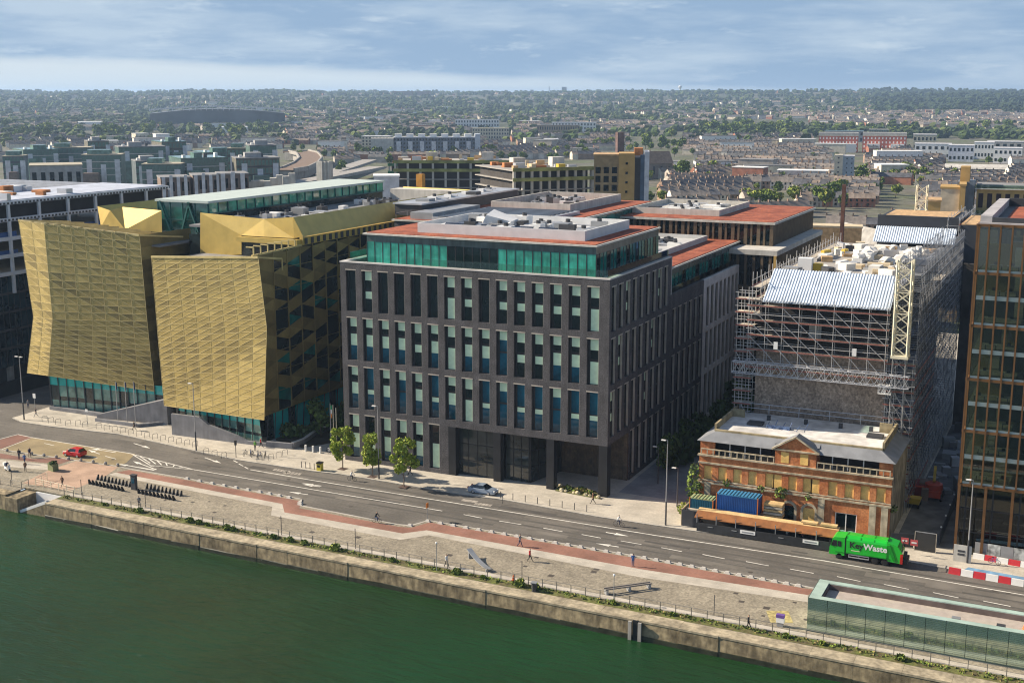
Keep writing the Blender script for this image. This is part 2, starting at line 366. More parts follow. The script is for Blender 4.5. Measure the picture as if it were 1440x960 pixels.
# ---- painted markings
mk = MB()
def seg(p, q, wd, z=.006, both=None):
    a, c = at(*p, 0), at(*q, 0); d = (c-a); d.z = 0; d.normalize(); n = Vector((-d.y, d.x, 0))*wd/2
    mk.poly([(v.x, v.y, z) for v in (a-n, c-n, c+n, a+n)])
for line, wd in (([(352, 660), (440, 675), (622, 704), (920, 752), (1159, 788), (1440, 836)], .2), ([(185, 638), (273, 660), (440, 688), (622, 718)], .2),
                 ([(43, 614.5), (185, 637.5)], .2), ([(187, 639), (213, 655), (217, 655.5)], .2), ([(0, 632.5), (45, 615)], .15), ([(0, 617), (25, 610.5), (43, 614.5)], .2),
                 ([(170, 652.5), (217, 661)], .25), ([(213, 654), (273, 660)], .15)):
    for p, q in zip(line, line[1:]): seg(p, q, wd)
for p in [(652, 723, 678, 728), (702, 732, 733, 737), (764, 742, 791, 747), (818, 751, 845, 756), (873, 760, 902, 765), (930, 769.5, 959, 775), (988, 779, 1019, 785), (1049, 789, 1081, 795), (1111, 799.5, 1144, 805.5),
          (1177, 810, 1210, 817), (1243, 821, 1278, 828), (1312, 832.5, 1348, 840), (1383, 844.5, 1421, 852), (62, 623, 76, 626), (110, 639, 122, 641), (148, 641, 163, 645), (328, 647, 334, 650), (336, 652, 342, 655), (344, 656, 349, 659), (120, 640, 137, 643.5)]:
    seg(p[:2], p[2:], .18)
for k in range(6):
    t = .12+k*.145; a = Vector((187, 639)).lerp(Vector((270, 659.5)), t); c = Vector((206, 650)).lerp(Vector((262, 659)), max(0, t-.03)); seg(tuple(a), tuple(c), .2)
wk = MB()
def wseg(*a):
    global mk
    keep, mk = mk, wk; seg(*a); mk = keep
def arrow(p, q, hl=2.0, wd=.22):
    a, c = at(*p, 0), at(*q, 0); d = (c-a); d.z = 0; ln = d.length; d.normalize(); n = Vector((-d.y, d.x, 0)); e = c-d*hl
    mk.poly([(v.x, v.y, .0062) for v in (a-n*wd/2, e-n*wd/2, e+n*wd/2, a+n*wd/2)])
    mk.poly([(v.x, v.y, .0062) for v in (e-n*.42, c, e+n*.42)])
for p in [(188, 623, 211, 630), (288, 643, 311, 651), (452, 683, 424, 679), (433, 695, 406, 691), (852, 748, 884, 753.5), (870, 768.5, 838, 763.5), (220, 660, 187, 648), (216, 660, 165, 652), (163, 636, 126, 630), (450, 684, 425, 680.5), (140, 638, 124, 632)]:
    arrow(p[:2], p[2:])
for (x0, y0, x1, y1) in ((385, 660, 408, 664), (400, 664, 424, 667), (650, 703, 672, 706), (668, 708, 692, 711)):
    for k in range(5): wseg((x0+(x1-x0)*k/5, y0+(y1-y0)*k/5+1.2), (x0+(x1-x0)*(k+.75)/5, y0+(y1-y0)*k/5-1.6), .5, .0065)
struct(mk.build('road_markings', white_line)); struct(wk.build('worn_markings', mat('worn_paint', (.33, .3, .26), .8, var=.3, sc=1.5)))
# ------------------------------------------------------------------ quay wall, railing
t = thing('quay_wall', 'long stained stone river wall rising from the green water', 'quay wall', (0, 0, 0))
b = MB(); cp = MB(); w2 = MB(); fd = MB()
xl = [-139.3] + [x+U(-.3, .3) for x in range(-135, 60, 5)] + [62]
for x0, x1 in zip(xl, xl[1:]):
    j = U(-.05, .05); y0, y1 = wall_y(x0)+j, wall_y(x1)+j
    b.hexa([(x0, y0-.25, WATER-2), (x1, y1-.25, WATER-2), (x1, y1+2.2, WATER-2), (x0, y0+2.2, WATER-2), (x0, y0, -.12), (x1, y1, -.12), (x1, y1+2.2, -.12), (x0, y0+2.2, -.12)])
    cp.hexa([(x0+.01, y0-.06, -.12), (x1-.01, y1-.06, -.12), (x1-.01, y1+2.15, -.12), (x0+.01, y0+2.15, -.12), (x0+.01, y0-.06, .12), (x1-.01, y1-.06, .12), (x1-.01, y1+2.15, .12+U(-.01, .01)), (x0+.01, y0+2.15, .12)])
    w2.hexa([(x0, y0-.33, WATER-2), (x1, y1-.33, WATER-2), (x1, y1, WATER-2), (x0, y0, WATER-2), (x0, y0-.2, WATER+.5+U(-.1, .15)), (x1, y1-.2, WATER+.5+U(-.1, .15)), (x1, y1, WATER+.6), (x0, y0, WATER+.6)])
b.build('stone_face', quaystone, t); cp.build('coping', coping_m, t); w2.build('weed_line', wet, t)
# the white posts either side of a dark ladder slot
p0 = at(903, 872, -1)
for dx in (-.5, .7): MB().box(p0.x+dx-.2, p0.x+dx+.2, wall_y(p0.x)-.5, wall_y(p0.x)-.27, WATER-.5, -.02).build('fender', concrete, t)
MB().box(p0.x-.2, p0.x+.4, wall_y(p0.x)-.34, wall_y(p0.x)-.02, WATER-.5, .1).build('ladder', black, t)
# left part of the river wall with the boat steps
t = thing('quay_steps', 'old stone boat steps with white painted flank beside the river', 'steps', (-147.6, wall_y(-147.6), 0))
b = MB(); b.box(-150, 0, 0, 3, WATER-2, .1); b.box(0, 8.3, 3.9, 5, WATER-2, .1); b.box(0, 2.6, -.2, 3.9, WATER-2, -.15)
b.build('stone_face', quaystone, t)
b = MB(); b.box(2.6, 8.3, 3.55, 3.9, WATER-1, -.1); b.build('white_flank', white, t)
b = MB()
for k in range(12): b.box(2.7+k*.47, 3.17+k*.47, .6, 3.55, WATER-1, WATER+.1+k*.19)
b.build('stair', concrete, t)
MB().bar((2.7, .35, WATER+.1), (8.3, .35, .1), .5, .45).build('white_stringer', white, t)
MB().hexa([(2.7, .1, WATER-1), (8.3, .1, WATER-1), (8.3, .6, WATER-1), (2.7, .6, WATER-1), (2.7, .1, WATER-.1), (8.3, .1, -.12), (8.3, .6, -.12), (2.7, .6, WATER-.1)]).build('flank_wall', quaystone, t)
rail_m = mat('railing_steel', (.2, .19, .17), .55, metal=.3)
def railing(pts, name, label, step=1.75, h=1.1, m=rail_m, rails=(1.08, .62), z0=.12):
    o = thing(name, label, 'railing', (*pts[0][:2], z0)); o0 = Vector((*pts[0][:2], 0)); pm = None
    for z in rails:
        r = MB()
        for a, c in zip(pts, pts[1:]): r.tube(Vector((*a[:2], z))-o0, Vector((*c[:2], z))-o0, .035 if z > 1 else .022, 5)
        r.build('rail', m, o)
    pm = MB().box(-.04, .04, -.04, .04, 0, h).mesh('post', m); n = 0
    for a, c in zip(pts, pts[1:]):
        d = Vector(c)-Vector(a); k = max(1, round(d.length/step))
        for i in range(k):
            q = Vector(a)+d*i/k; inst('post', pm, o, (q.x-o0.x, q.y-o0.y, 0))
    q = Vector(pts[-1]); inst('post', pm, o, (q.x-o0.x, q.y-o0.y, 0)); return o
railing([(-139.2, rail_y(-139.2)), (-80, rail_y(-80)), (-30, rail_y(-30)), (14, rail_y(14))], 'quay_railing', 'long low steel railing along the top of the quay wall', 1.9)
railing([(-175, 134.2), (-147.8, 134.2), (-147.8, 135.6)], 'quay_railing', 'railing left of the boat steps beside the scooter rider', 2.2)
railing([(-147.4, 139.0), (-146.9, 136.2), (-138.2, 135.5)], 'step_railing', 'pale double railing around the head of the boat steps', 1.6, 1.2, cream, (1.12, .75, .4))
# ------------------------------------------------------------------ offices
def frame_local(ang, ox=0, oy=0):
    """(u along the wall, d inwards, z) -> local metres"""
    ca, sa = math.cos(ang), math.sin(ang)
    return lambda u, d, z: (ox+u*ca-d*sa, oy+u*sa+d*ca, z)
class WB(MB):
    """boxes given in wall coordinates"""
    def __init__(s, T): super().__init__(); s.T = T
    def wb(s, u0, u1, d0, d1, z0, z1, mi=0):
        T = s.T
        return s.hexa([T(u0, d0, z0), T(u1, d0, z0), T(u1, d1, z0), T(u0, d1, z0), T(u0, d0, z1), T(u1, d0, z1), T(u1, d1, z1), T(u0, d1, z1)], mi)
def wall_grid(w, U0, U1, cuts, rows, Z0, Z1, dep=.6, mi=0):
    """solid wall between openings: cuts = [(u0,u1)], rows = [(z0,z1)]"""
    z = Z0
    for r0, r1 in rows:
        if r0 > z+.001: w.wb(U0, U1, 0, dep, z, r0, mi)
        u = U0
        for a, c in cuts:
            if a > u+.001: w.wb(u, a, 0, dep, r0, r1, mi)
            u = c
        if U1 > u+.001: w.wb(u, U1, 0, dep, r0, r1, mi)
        z = r1
    if Z1 > z: w.wb(U0, U1, 0, dep, z, Z1, mi)
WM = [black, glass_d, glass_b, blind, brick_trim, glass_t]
def tall_window(w, h, kind):
    """narrow double-storey window in a dark frame, local: x across, y inwards, z up"""
    b = MB(); f = .1; y = .42
    b.box(0, f, y-.08, y+.05, 0, h); b.box(w-f, w, y-.08, y+.05, 0, h); b.box(f, w-f, y-.08, y+.05, 0, f); b.box(f, w-f, y-.08, y+.05, h-f, h)
    b.box(f, f+.32, y-.05, y+.05, f, h-f, 0)                 # dark side panel
    x0, x1 = f+.32, w-f
    if kind == 'dark': seq = [(0, 1, 1)]
    elif kind == 'low': seq = [(0, .36, 2), (.36, .47, 3), (.47, .5, 0), (.5, 1, 2)]
    elif kind == 'lowb': seq = [(0, .5, 2), (.5, .54, 0), (.54, .8, 2), (.8, 1, 3)]
    elif kind == 'mid': seq = [(0, .34, 2), (.34, .62, 3), (.62, .68, 0), (.68, .8, 1), (.8, 1, 3)]
    elif kind == 'top': seq = [(0, .32, 1), (.32, .5, 3), (.5, .56, 0), (.56, .78, 1), (.78, 1, 3)]
    elif kind == 'full': seq = [(0, .5, 3), (.5, .56, 0), (.56, .76, 1), (.76, 1, 3)]
    elif kind == 'gr': seq = [(0, .22, 2), (.22, .56, 3), (.56, .61, 0), (.61, .72, 1), (.72, 1, 3)]
    elif kind == 'gl': seq = [(0, .56, 3), (.56, .62, 0), (.62, 1, 1)]
    elif kind == 'side': seq = [(0, .5, 1), (.5, .53, 0), (.53, 1, 1)]
    for a, c, m in seq: b.box(x0, x1, y, y+.04, f+(h-2*f)*a, f+(h-2*f)*c, m)
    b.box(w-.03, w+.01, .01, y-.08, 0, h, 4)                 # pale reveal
    b.box(-.04, w+.04, -.03, .1, h, h+.16, 4)                 # pale lintel strip
    return b.mesh('window', WM)
KINDS = ('dark', 'low', 'lowb', 'mid', 'top', 'full', 'gr', 'gl', 'side')
def place_windows(parent, T, ang, cuts, rows, pick, limit=100, made=None):
    cache = {}
    for ri, (z0, z1) in enumerate(rows):
        for ci, (a, c) in enumerate(cuts):
            k = pick(ri, ci)
            if not k: continue
            key = (k, round(c-a, 2), round(z1-z0, 2))
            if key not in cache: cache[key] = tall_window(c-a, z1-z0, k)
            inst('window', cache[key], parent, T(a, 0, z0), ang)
solar_m = mat('solar_panel', (.02, .025, .04), .2)
# ---- the dark brick office on stilts
X0, Y0 = -111.0, 168.8
off = thing('office_building', 'large dark brick office with tall narrow windows and a green glass rooftop storey', 'office building', (X0, Y0, 0))
F = frame_local(0); G = frame_local(math.pi/2, 46.7, 0)
ROWS = [(9.2, 16.2), (17.3, 24.3), (25.4, 32.1)]
cf = [(2.0+3.01*i-.95, 2.0+3.01*i+.95) for i in range(15)]
cs = [(1.75+3.02*i-.85, 1.75+3.02*i+.95) for i in range(9)]
w = WB(F); wall_grid(w, 0, 46.7, cf, ROWS, 8.1, 33.3)
wall_grid(w, 0, 19.6, cf[:6], [(.8, 8.1)], .12, 8.1)
g2 = WB(G); wall_grid(g2, .6, 28.8, cs, ROWS, 8.1, 33.3); wall_grid(g2, 9.7, 28.8, cs[3:], [(.8, 8.1)], .12, 8.1)
w.add(g2.v, g2.f); w.box(0, .6, .6, 60, .12, 33.3); w.box(.6, 46.1, 28.2, 28.8, 8, 33.3)
w.build('brick_wall', brick, off)
WB(F).wb(19.6, 46.1, .6, 28, 8.1, 8.4).build('soffit', dark, off)
pk = ['dark', 'top', 'dark', 'dark', 'dark', 'dark', 'full', 'top', 'dark', 'top', 'top', 'top', 'top', 'top', 'full']
def pick(r, c):
    if r == 2: return pk[c]
    if r == 1: return ['mid', 'mid', 'mid', 'mid', 'top', 'mid', 'full', 'mid', 'mid', 'lowb', 'top', 'top', 'mid', 'mid', 'full'][c]
    return ['mid', 'low', 'mid', 'lowb', 'mid', 'low', 'mid', 'full', 'low', 'lowb', 'low', 'low', 'lowb', 'low', 'low'][c]
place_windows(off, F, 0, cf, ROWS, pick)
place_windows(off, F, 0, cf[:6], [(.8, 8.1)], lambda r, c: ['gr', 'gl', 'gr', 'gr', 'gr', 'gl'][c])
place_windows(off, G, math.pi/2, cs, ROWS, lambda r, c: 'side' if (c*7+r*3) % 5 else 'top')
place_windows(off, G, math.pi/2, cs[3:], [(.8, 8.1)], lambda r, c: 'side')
# loggia: columns, glazed lobby, timber wall
for u in (27.6, 36.7): MB().box(u, u+1.25, 0, 1.3, .12, 8.1).build('column', black, off)
MB().box(45.3, 46.7, 0, 1.5, .12, 8.1).build('column', black, off)
MB().box(19.6, 20.9, .0, 1.2, .12, 8.1).build('column', black, off)
tim = mat('dark_timber', (.1, .075, .055), .6, var=.25, sc=1.2, fine=.3, fs=4, c2=(.15, .105, .065), stain=.2)
b = MB(); b.box(33, 46.0, 9.4, 9.9, .12, 8.1)
for k in range(44): b.box(33+k*.295, 33.08+k*.295, 9.33, 9.4, .12, 8.1)
b.box(45.9, 46.5, 9.3, 9.9, .12, 8.1); b.build('timber_wall', tim, off)
lob = mat('lobby_glass', (.035, .045, .045), .05, var=.4, sc=.3, spec=.9)
b = MB(); b.box(20.9, 27.4, 1.3, 1.5, .12, 8.1, 1); b.box(28.9, 33, 1.8, 2, .12, 7.9, 1); b.hexa([(33, 1.8, .12), (33.2, 1.8, .12), (35.2, 9.4, .12), (35, 9.4, .12), (33, 1.8, 7.9), (33.2, 1.8, 7.9), (35.2, 9.4, 7.9), (35, 9.4, 7.9)], 1)
for k in range(5): b.box(20.9+k*1.62, 21.0+k*1.62, 1.24, 1.3, .12, 8.1)
for z in (.12, 2.5, 5.2, 7.9): b.box(20.9, 27.4, 1.22, 1.3, z, z+.1)
for k in range(4): b.box(28.9+k*1.33, 29.0+k*1.33, 1.72, 1.8, .12, 7.9)
for z in (2.6, 5.2): b.box(28.9, 33, 1.7, 1.8, z, z+.1); b.bar((33.12, 1.75, z), (35.1, 9.3, z), .3, .12)
for k in range(5): q = k/4.; b.box(33.05+2*q, 33.25+2*q, 1.75+7.4*q, 1.95+7.4*q, .12, 7.9)
b.build('lobby_glazing', [black, lob], off)
# parapet, terrace, rooftop storey
b = MB(); b.box(-.05, 46.75, -.05, .7, 33.3, 33.5); b.box(-.05, .7, .7, 28.8, 33.3, 33.5); b.box(46.0, 46.75, .7, 28.8, 33.3, 33.5); b.box(46.0, 46.75, 28.6, 28.8, 27, 33.3); b.build('coping', mat('coping', (.5, .48, .46), .7), off)
b = MB(); b.box(.6, 46.1, .6, 28.2, 32.3, 32.6); b.build('terrace', membrane, off)
PX0, PX1, PY0, PY1, PZ0, PZ1 = 2.6, 42.8, 4.2, 33, 32.6, 37.55
b = MB(); b.box(PX0, PX1, PY0, PY1, PZ0, 36.6, 2); b.box(PX0-.02, PX1+.02, PY0-.02, PY1+.02, 36.35, 37.5, 3)
n = 27
for k in range(n):
    u0 = PX0+(PX1-PX0)*k/n; u1 = u0+(PX1-PX0)/n
    open_ = 10 <= k < 16
    b.box(u0+.08, u1-.02, PY0-.06, PY0, PZ0+.25, 36.35, 1 if open_ else 2)
    b.box(u0-.05, u0+.08, PY0-.1, PY0, PZ0, 36.35, 0)
n = 20
for k in range(n):
    v0 = PY0+(PY1-PY0)*k/n; v1 = v0+(PY1-PY0)/n
    b.box(PX1, PX1+.06, v0+.08, v1-.02, PZ0+.2, 36.35, 4 if k % 3 else 1); b.box(PX1, PX1+.12, v0-.05, v0+.08, PZ0, 36.35, 0)
pg = mat('soffit_shade_spandrel', (.075, .105, .105), .25, var=.25, sc=.5, stain=.3)  # spandrel band coloured dark to carry the soffit shadow above the glass
b.build('rooftop_glazing', [black, glass_d, glass_g, pg, glass_t], off)
b = MB(); b.box(PX0-.5, PX1+.35, PY0-.5, PY1+.3, 37.5, 37.75, 0); b.box(PX0+.0, PX1-.1, PY0, PY1, 37.75, 37.86, 1); b.build('rooftop_roof', [pale_concrete, redroof], off)
b = MB(); sx0, sx1, sy0, sy1 = 10.2, 39.6, 7.6, 27
for q in ((sx0, sx1, sy0, sy0+.3), (sx0, sx1, sy1, sy1+.3), (sx0, sx0+.3, sy0+.3, sy1), (sx1-.3, sx1, sy0+.3, sy1)): b.box(*q, 37.86, 39.4)
b.box(sx0+.3, sx1-.3, sy0+.3, sy1, 37.86, 38.3); b.build('plant_screen', mat('screen_grey', (.6, .61, .61), .6, var=.08), off)
def roof_clutter(parent, x0, x1, y0, y1, z, n, seed=1, solar=0, zmax=1.6):
    """air handling units, fans and ducts, each a part"""
    r = random.Random(seed); um = [MB().box(0, 1, 0, 1, 0, 1).mesh('plant_unit', m) for m in (white, white, steel, grey, dark)]
    fm = MB().lathe([(.4, 0), (.4, .5), (.3, .5), (.3, .3)], 10).mesh('roof_fan', dark); dm = MB().tube((0, 0, 0), (1, 0, 0), .18, 7).mesh('duct', steel)
    for k in range(n):
        x, y = r.uniform(x0, x1-2), r.uniform(y0, y1-2); lx, ly, h = r.uniform(.8, 3.2), r.uniform(.8, 2.6), r.uniform(.5, zmax)
        o = inst('plant_unit', r.choice(um), parent, (x, y, z)); o.scale = (min(lx, x1-x), min(ly, y1-y), h)
        if r.random() < .4: inst('roof_fan', fm, parent, (x+lx/2, y+ly/2, z+h))
        if r.random() < .35: o = inst('duct', dm, parent, (x, y+.3, z+.45)); o.scale = (r.uniform(2, 5) if x < (x0+x1)/2 else -r.uniform(2, 5), 1, 1)
    sm = MB().hexa([(0, 0, .25), (3.3, 0, .25), (3.3, 2, .9), (0, 2, .9), (0, 0, .31), (3.3, 0, .31), (3.3, 2, .96), (0, 2, .96)]).mesh('solar_panel', solar_m)
    for k in range(solar): inst('solar_panel', sm, parent, (x0+2+k*4.2, y0+.8, z))
roof_clutter(off, 11.5, 39, 8.5, 26.5, 38.3, 34, 3, 5)
b = MB(); b.hexa([(18, 15, 38.3), (23, 15, 38.3), (23, 19, 38.3), (18, 19, 38.3), (19, 15, 40.4), (23, 16, 39.4), (23, 19, 39.6), (18.5, 19, 41)]); b.build('plant_cover', white, off)
b = MB(); b.box(15, 46.1, .55, .6, 33.5, 34.6); b.box(46.1, 46.15, .6, 28.5, 33.5, 34.6); b.box(-.6+.6, .05, 3, 20, 33.5, 34.6); b.build('glass_balustrade', balu, off)
b = MB()
for k in range(3): b.blob((29+k*5.5+U(-1, 1), 1.6, 33.0), .7, zs=.6)
b.build('terrace_planter', mat('terrace_plants', (.16, .11, .06), .9, var=.4, sc=2), off)
# ---- lower wing and pale stone block behind, one roofscape
stone = mat('pale_stone', (.6, .585, .57), .85, var=.12, sc=.5, fine=.12, fs=5)
wing = thing('office_wing', 'lower office wing half dark brick half pale stone with a red roof on green glass', 'office building', (-94, 197.6, 0))
G = frame_local(math.pi/2, 29.7, 0)
WR = [(.8, 8.1), (9.2, 16.2), (17.3, 24.3)]
c1 = [(1.9+3.05*i-.85, 1.9+3.05*i+.85) for i in range(6)]; c2 = [(20.9+2.78*i, 22.5+2.78*i) for i in range(14)]
w = WB(G); wall_grid(w, .02, 18.9, c1, WR, .12, 27); w.build('brick_wall', brick, wing)
w = WB(G); w2 = WB(G); wall_grid(w, 18.9, 60, c2, [(.8, 9.0), (10, 17), (18, 25.3)], .12, 26.9); w.box(0, 29.1, 59.4, 60, .12, 26.9); w.box(12, 29.6, 18.9, 19.5, 20, 26.9); w.build('stone_wall', stone, wing)
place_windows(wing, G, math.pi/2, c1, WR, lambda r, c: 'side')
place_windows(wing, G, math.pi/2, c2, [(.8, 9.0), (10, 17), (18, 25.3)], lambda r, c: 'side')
b = MB(); b.box(0, 29.1, .05, 59.4, 25.6, 26.1); b.build('terrace', membrane, wing)
b = MB(); b.box(10, 27.6, 4, 52.5, 26.1, 30.5, 2); n = 24
for k in range(n):
    v0 = 4+48.5*k/n; b.box(27.6, 27.66, v0+.1, v0+2.0, 26.3, 29.4, 4 if k % 4 else 1); b.box(27.6, 27.72, v0-.05, v0+.1, 26.1, 29.4, 0)
b.box(27.6, 27.7, 4, 52.5, 29.42, 30.5, 3); b.box(9.9, 27.7, 3.9, 4, 29.4, 30.5, 3)
b.build('rooftop_glazing', [black, glass_d, glass_g, pg, glass_t], wing)
b = MB(); b.box(9.6, 28, 3.6, 52.9, 30.5, 30.75, 0); b.box(10, 27.6, 4, 52.5, 30.75, 30.86, 1); b.build('rooftop_roof', [pale_concrete, redroof], wing)
b = MB(); b.box(10.5, 22, 8, 8.3, 30.86, 31.9); b.box(21.7, 22, 8.3, 46, 30.86, 31.9); b.box(10.5, 22, 46, 46.3, 30.86, 31.9); b.box(10.5, 21.7, 8.3, 46, 30.86, 31.1); b.build('plant_screen', mat('pale_screen', (.5, .5, .49), .6, var=.08), wing)
roof_clutter(wing, 11, 21, 9, 45, 31.1, 16, 5, 0, 1.2)
b = MB(); b.box(29.2, 29.25, .5, 59, 26.9, 28); b.build('glass_balustrade', balu, wing)
# ---- rear office (red roof and solar roof behind the first)
rear = thing('rear_office', 'office with dark louvred boxes, solar roof and red roof edge behind the dark brick office', 'office building', (-128, 205, 0))
b = MB(); b.box(4, 36, 3, 62, 0, 35.9, 0); b.box(36, 36.1, 3, 62, 30, 35.8, 1); b.build('wall', [brick, glass_t], rear)
b = MB(); b.box(3.6, 36.5, 2.6, 62.4, 35.9, 36.2, 0); b.box(4, 36, 3, 62, 36.2, 36.3, 1); b.build('roof', [pale_concrete, redroof], rear)
b = MB()
for q in ((12, 30, 29, 29.4), (12, 30, 58, 58.4), (12, 12.4, 29.4, 58), (29.6, 30, 29.4, 58)): b.box(*q, 36.3, 38.0)
b.build('plant_screen', pale_concrete, rear)
b = MB(); b.box(12, 33, 3.5, 27, 36.3, 36.9, 0)
for k in range(10): b.box(13, 32, 4.2+k*2.25, 5.7+k*2.25, 36.9, 37.1, 1)
b.build('solar_roof', [steel, mat('slate_panel', (.05, .06, .08), .35)], rear)
roof_clutter(rear, 13, 29, 30, 57, 36.3, 26, 8, 0)
b = MB(); b.box(0, 6, 10, 55, 36.3, 38.4, 0); b.box(-.3, 6.3, 9.7, 55.3, 38.4, 38.7, 1); b.box(7, 12, 4, 24, 36.3, 37.6, 2); b.build('louvre_box', [dark, steel, grey], rear)
roof_clutter(rear, 0, 6, 11, 54, 38.7, 9, 12, 0, .7)
b = MB()
for k in range(14): b.tube((3.8, 4+k*4.3, 36.2), (3.8, 4+k*4.3, 37.3), .03, 4)
b.tube((3.8, 4, 37.3), (3.8, 60, 37.3), .03, 4); b.build('guard_rail', steel, rear)
# ---- bronze finned office
fin = mat('bronze_fin', (.13, .095, .06), .55, metal=.2, var=.2, sc=.7); fin2 = mat('dark_bronze', (.07, .055, .042), .6, metal=.1, var=.2)
bz = thing('finned_office', 'low dark bronze office of close vertical fins under a broad red roof', 'office building', (-94.6, 240, 0))
b = MB(); b.box(-1, 37.4, .3, 42, 0, 29.4, 1); b.box(.3, 34.9, 7.3, 44.7, 30, 34.3, 2)
b.build('wall', [fin2, glass_d, glass_d], bz)
b = MB()
for k in range(27): b.box(.2+k*1.32, (.62 if k % 2 else .9)+k*1.32, 6.9, 7.3, 30, 34.3)
for k in range(60): b.box(34.9, 35.2, 7.0+k*.63, 7.32+k*.63, 30, 34.3)
for k in range(24): b.box(-1+k*1.62, -.5+k*1.62, -.1, .3, 0, 29.0)
for k in range(46): b.box(37.4, 37.75, 0+k*.92, .45+k*.92, 0, 29.0)
for z in (9, 15.5, 22.2): b.box(37.4, 37.6, 0, 42, z, z+.7); b.box(-1, 37.4, .0, .3, z, z+.7)
b.build('fins', fin, bz)
b = MB(); b.box(-1.4, 37.9, -.3, 42.3, 29.0, 30.0); b.build('podium_edge', pale_concrete, bz)
b = MB(); b.box(-.2, 35.6, 6.6, 45.2, 34.3, 34.75, 0); b.box(.1, 35.3, 6.9, 44.9, 34.75, 34.85, 1); b.build('roof', [pale_concrete, redroof], bz)
b = MB()
for q in ((2.5, 22, 14, 14.3), (2.5, 22, 38, 38.3), (2.5, 2.8, 14.3, 38), (21.7, 22, 14.3, 38)): b.box(*q, 34.85, 36.1)
b.box(2.8, 21.7, 14.3, 38, 34.85, 35.1); b.build('plant_screen', pale_concrete, bz); roof_clutter(bz, 3.5, 21, 15, 37, 35.1, 24, 21, 0, 1.0)
MB().box(37.3, 37.8, -.5, 0, 0, 29.0).build('corner_post', mat('yellow_timber', (.5, .33, .1), .7), bz)
# ---- glazed office at the right edge
br = mat('bronze_mullion', (.17, .085, .032), .5, metal=.35, var=.15)
rb = thing('glazed_office', 'tall glazed office with bronze mullions at the right beside the site road', 'office building', (-14.2, 167, 0))
BZ = [9.8, 17.1, 24, 31, 37.8, 43.9]
b = MB(); b.box(.35, 26, .5, 30, 0, .3)
for z in [9.6, 13.3, 16.9, 20.4, 23.8, 27.3, 30.8, 34.3, 37.6]: b.box(.4, 26, .42, 30, z-.15, z+.2, 0); b.box(.4, 25.9, .2, .28, z-.05, z+.5, 1)
b.box(.4, 26, .42, 30, 43.2, 43.7, 0); b.build('floor_slab', [pale_concrete, mat('spandrel_pale', (.5, .58, .52), .4)], rb)
r = random.Random(4)
yel = mat('warm_interior', (.5, .4, .16), .8, var=.2); wal = mat('dim_interior', (.12, .13, .12), .8, var=.3)
um_p = [MB().box(0, 1, 0, 1, 0, 1).mesh('partition', m) for m in (yel, wal)] + [MB().box(0, 1.5, 0, .8, .7, .76, 0).box(.5, .9, .2, .26, .76, 1.15, 1).box(.1, .16, .1, .7, 0, .7, 1).box(1.34, 1.4, .1, .7, 0, .7, 1).mesh('desk', [white, dark])]
for z in [0.3, 13.5, 17.1, 20.6, 24.0, 27.5, 31.0, 34.5, 37.8, 9.8]:
    x = .8
    while x < 25:
        l = r.uniform(1.2, 4); o = inst('partition', r.choice((um_p[0], um_p[1], um_p[1], um_p[1])), rb, (x, 6+r.random(), z)); o.scale = (l-.1, .5, 3.0); x += l+r.uniform(.0, 1.5)
    for k in range(9): x = .8+k*2.8+r.uniform(0, 1); o = inst('desk', um_p[2], rb, (x, 1.6+r.random()*.5, z))
b = MB(); b.box(.3, 26, .3, .35, .3, 43.4); b.box(.3, .35, .35, 30, .3, 43.4); b.build('glass', clear('office_glazing', (.46, .5, .46), .015), rb)
b = MB()
for k in range(19):
    u = -.1+k*1.39; b.box(u, u+.2, -.12, .3, 9.8, 43.9)
for k in range(8): u = -.1+k*3.3; b.box(u, u+.35, -.1, .3, 0, 9.8)
for z in BZ: b.box(-.15, 26, -.05, .28, z-.32, z+.02)
for k in range(12): b.box(-.12, .3, 2+k*2.4, 2.2+k*2.4, 9.8, 43.9)
for z in BZ: b.box(-.06, .28, .31, 30, z-.32, z+.02)
b.build('mullions', br, rb)
b = MB(); b.box(.2, 26, .1, .7, 43.9, 44.1, 1); b.box(.2, 1.6, .7, 30, 43.9, 44.9, 1); b.box(1.6, 26, .7, 1.2, 43.9, 44.7, 0); b.box(1.6, 26, 1.2, 30, 43.6, 43.9, 0); b.box(2.8, 24, 3, 27, 43.9, 44.0, 2); b.box(1.6, 26, 29.5, 30, 43.9, 45, 0); b.build('roof', [dark, mat('roof_edge', (.42, .4, .4), .6), redroof], rb)
b = MB(); b.box(.5, 25, .42, .5, .3, 9.5, 0)
for k in range(7): b.box(.9+k*3.3, 1.1+k*3.3, .2, .3, .3, 9.5, 1)
for z in (3.2, 6.4): b.box(.3, 26, .22, .3, z, z+.12, 1)
b.build('ground_glazing', [lob, black], rb)
for k in range(6): b = MB(); b.tube((6+k*.0, 9, 44), (6, 9, 46), .03)
b = MB(); [b.tube((9.5+k*1.2, 5, 43.9), (9.5+k*1.2, 5, 46), .04, 4) for k in range(5)]; [b.tube((9.5, 5, z), (14.3, 5, z), .04, 4) for z in (44.6, 45.3, 46)]; b.build('roof_frame', steel, rb)
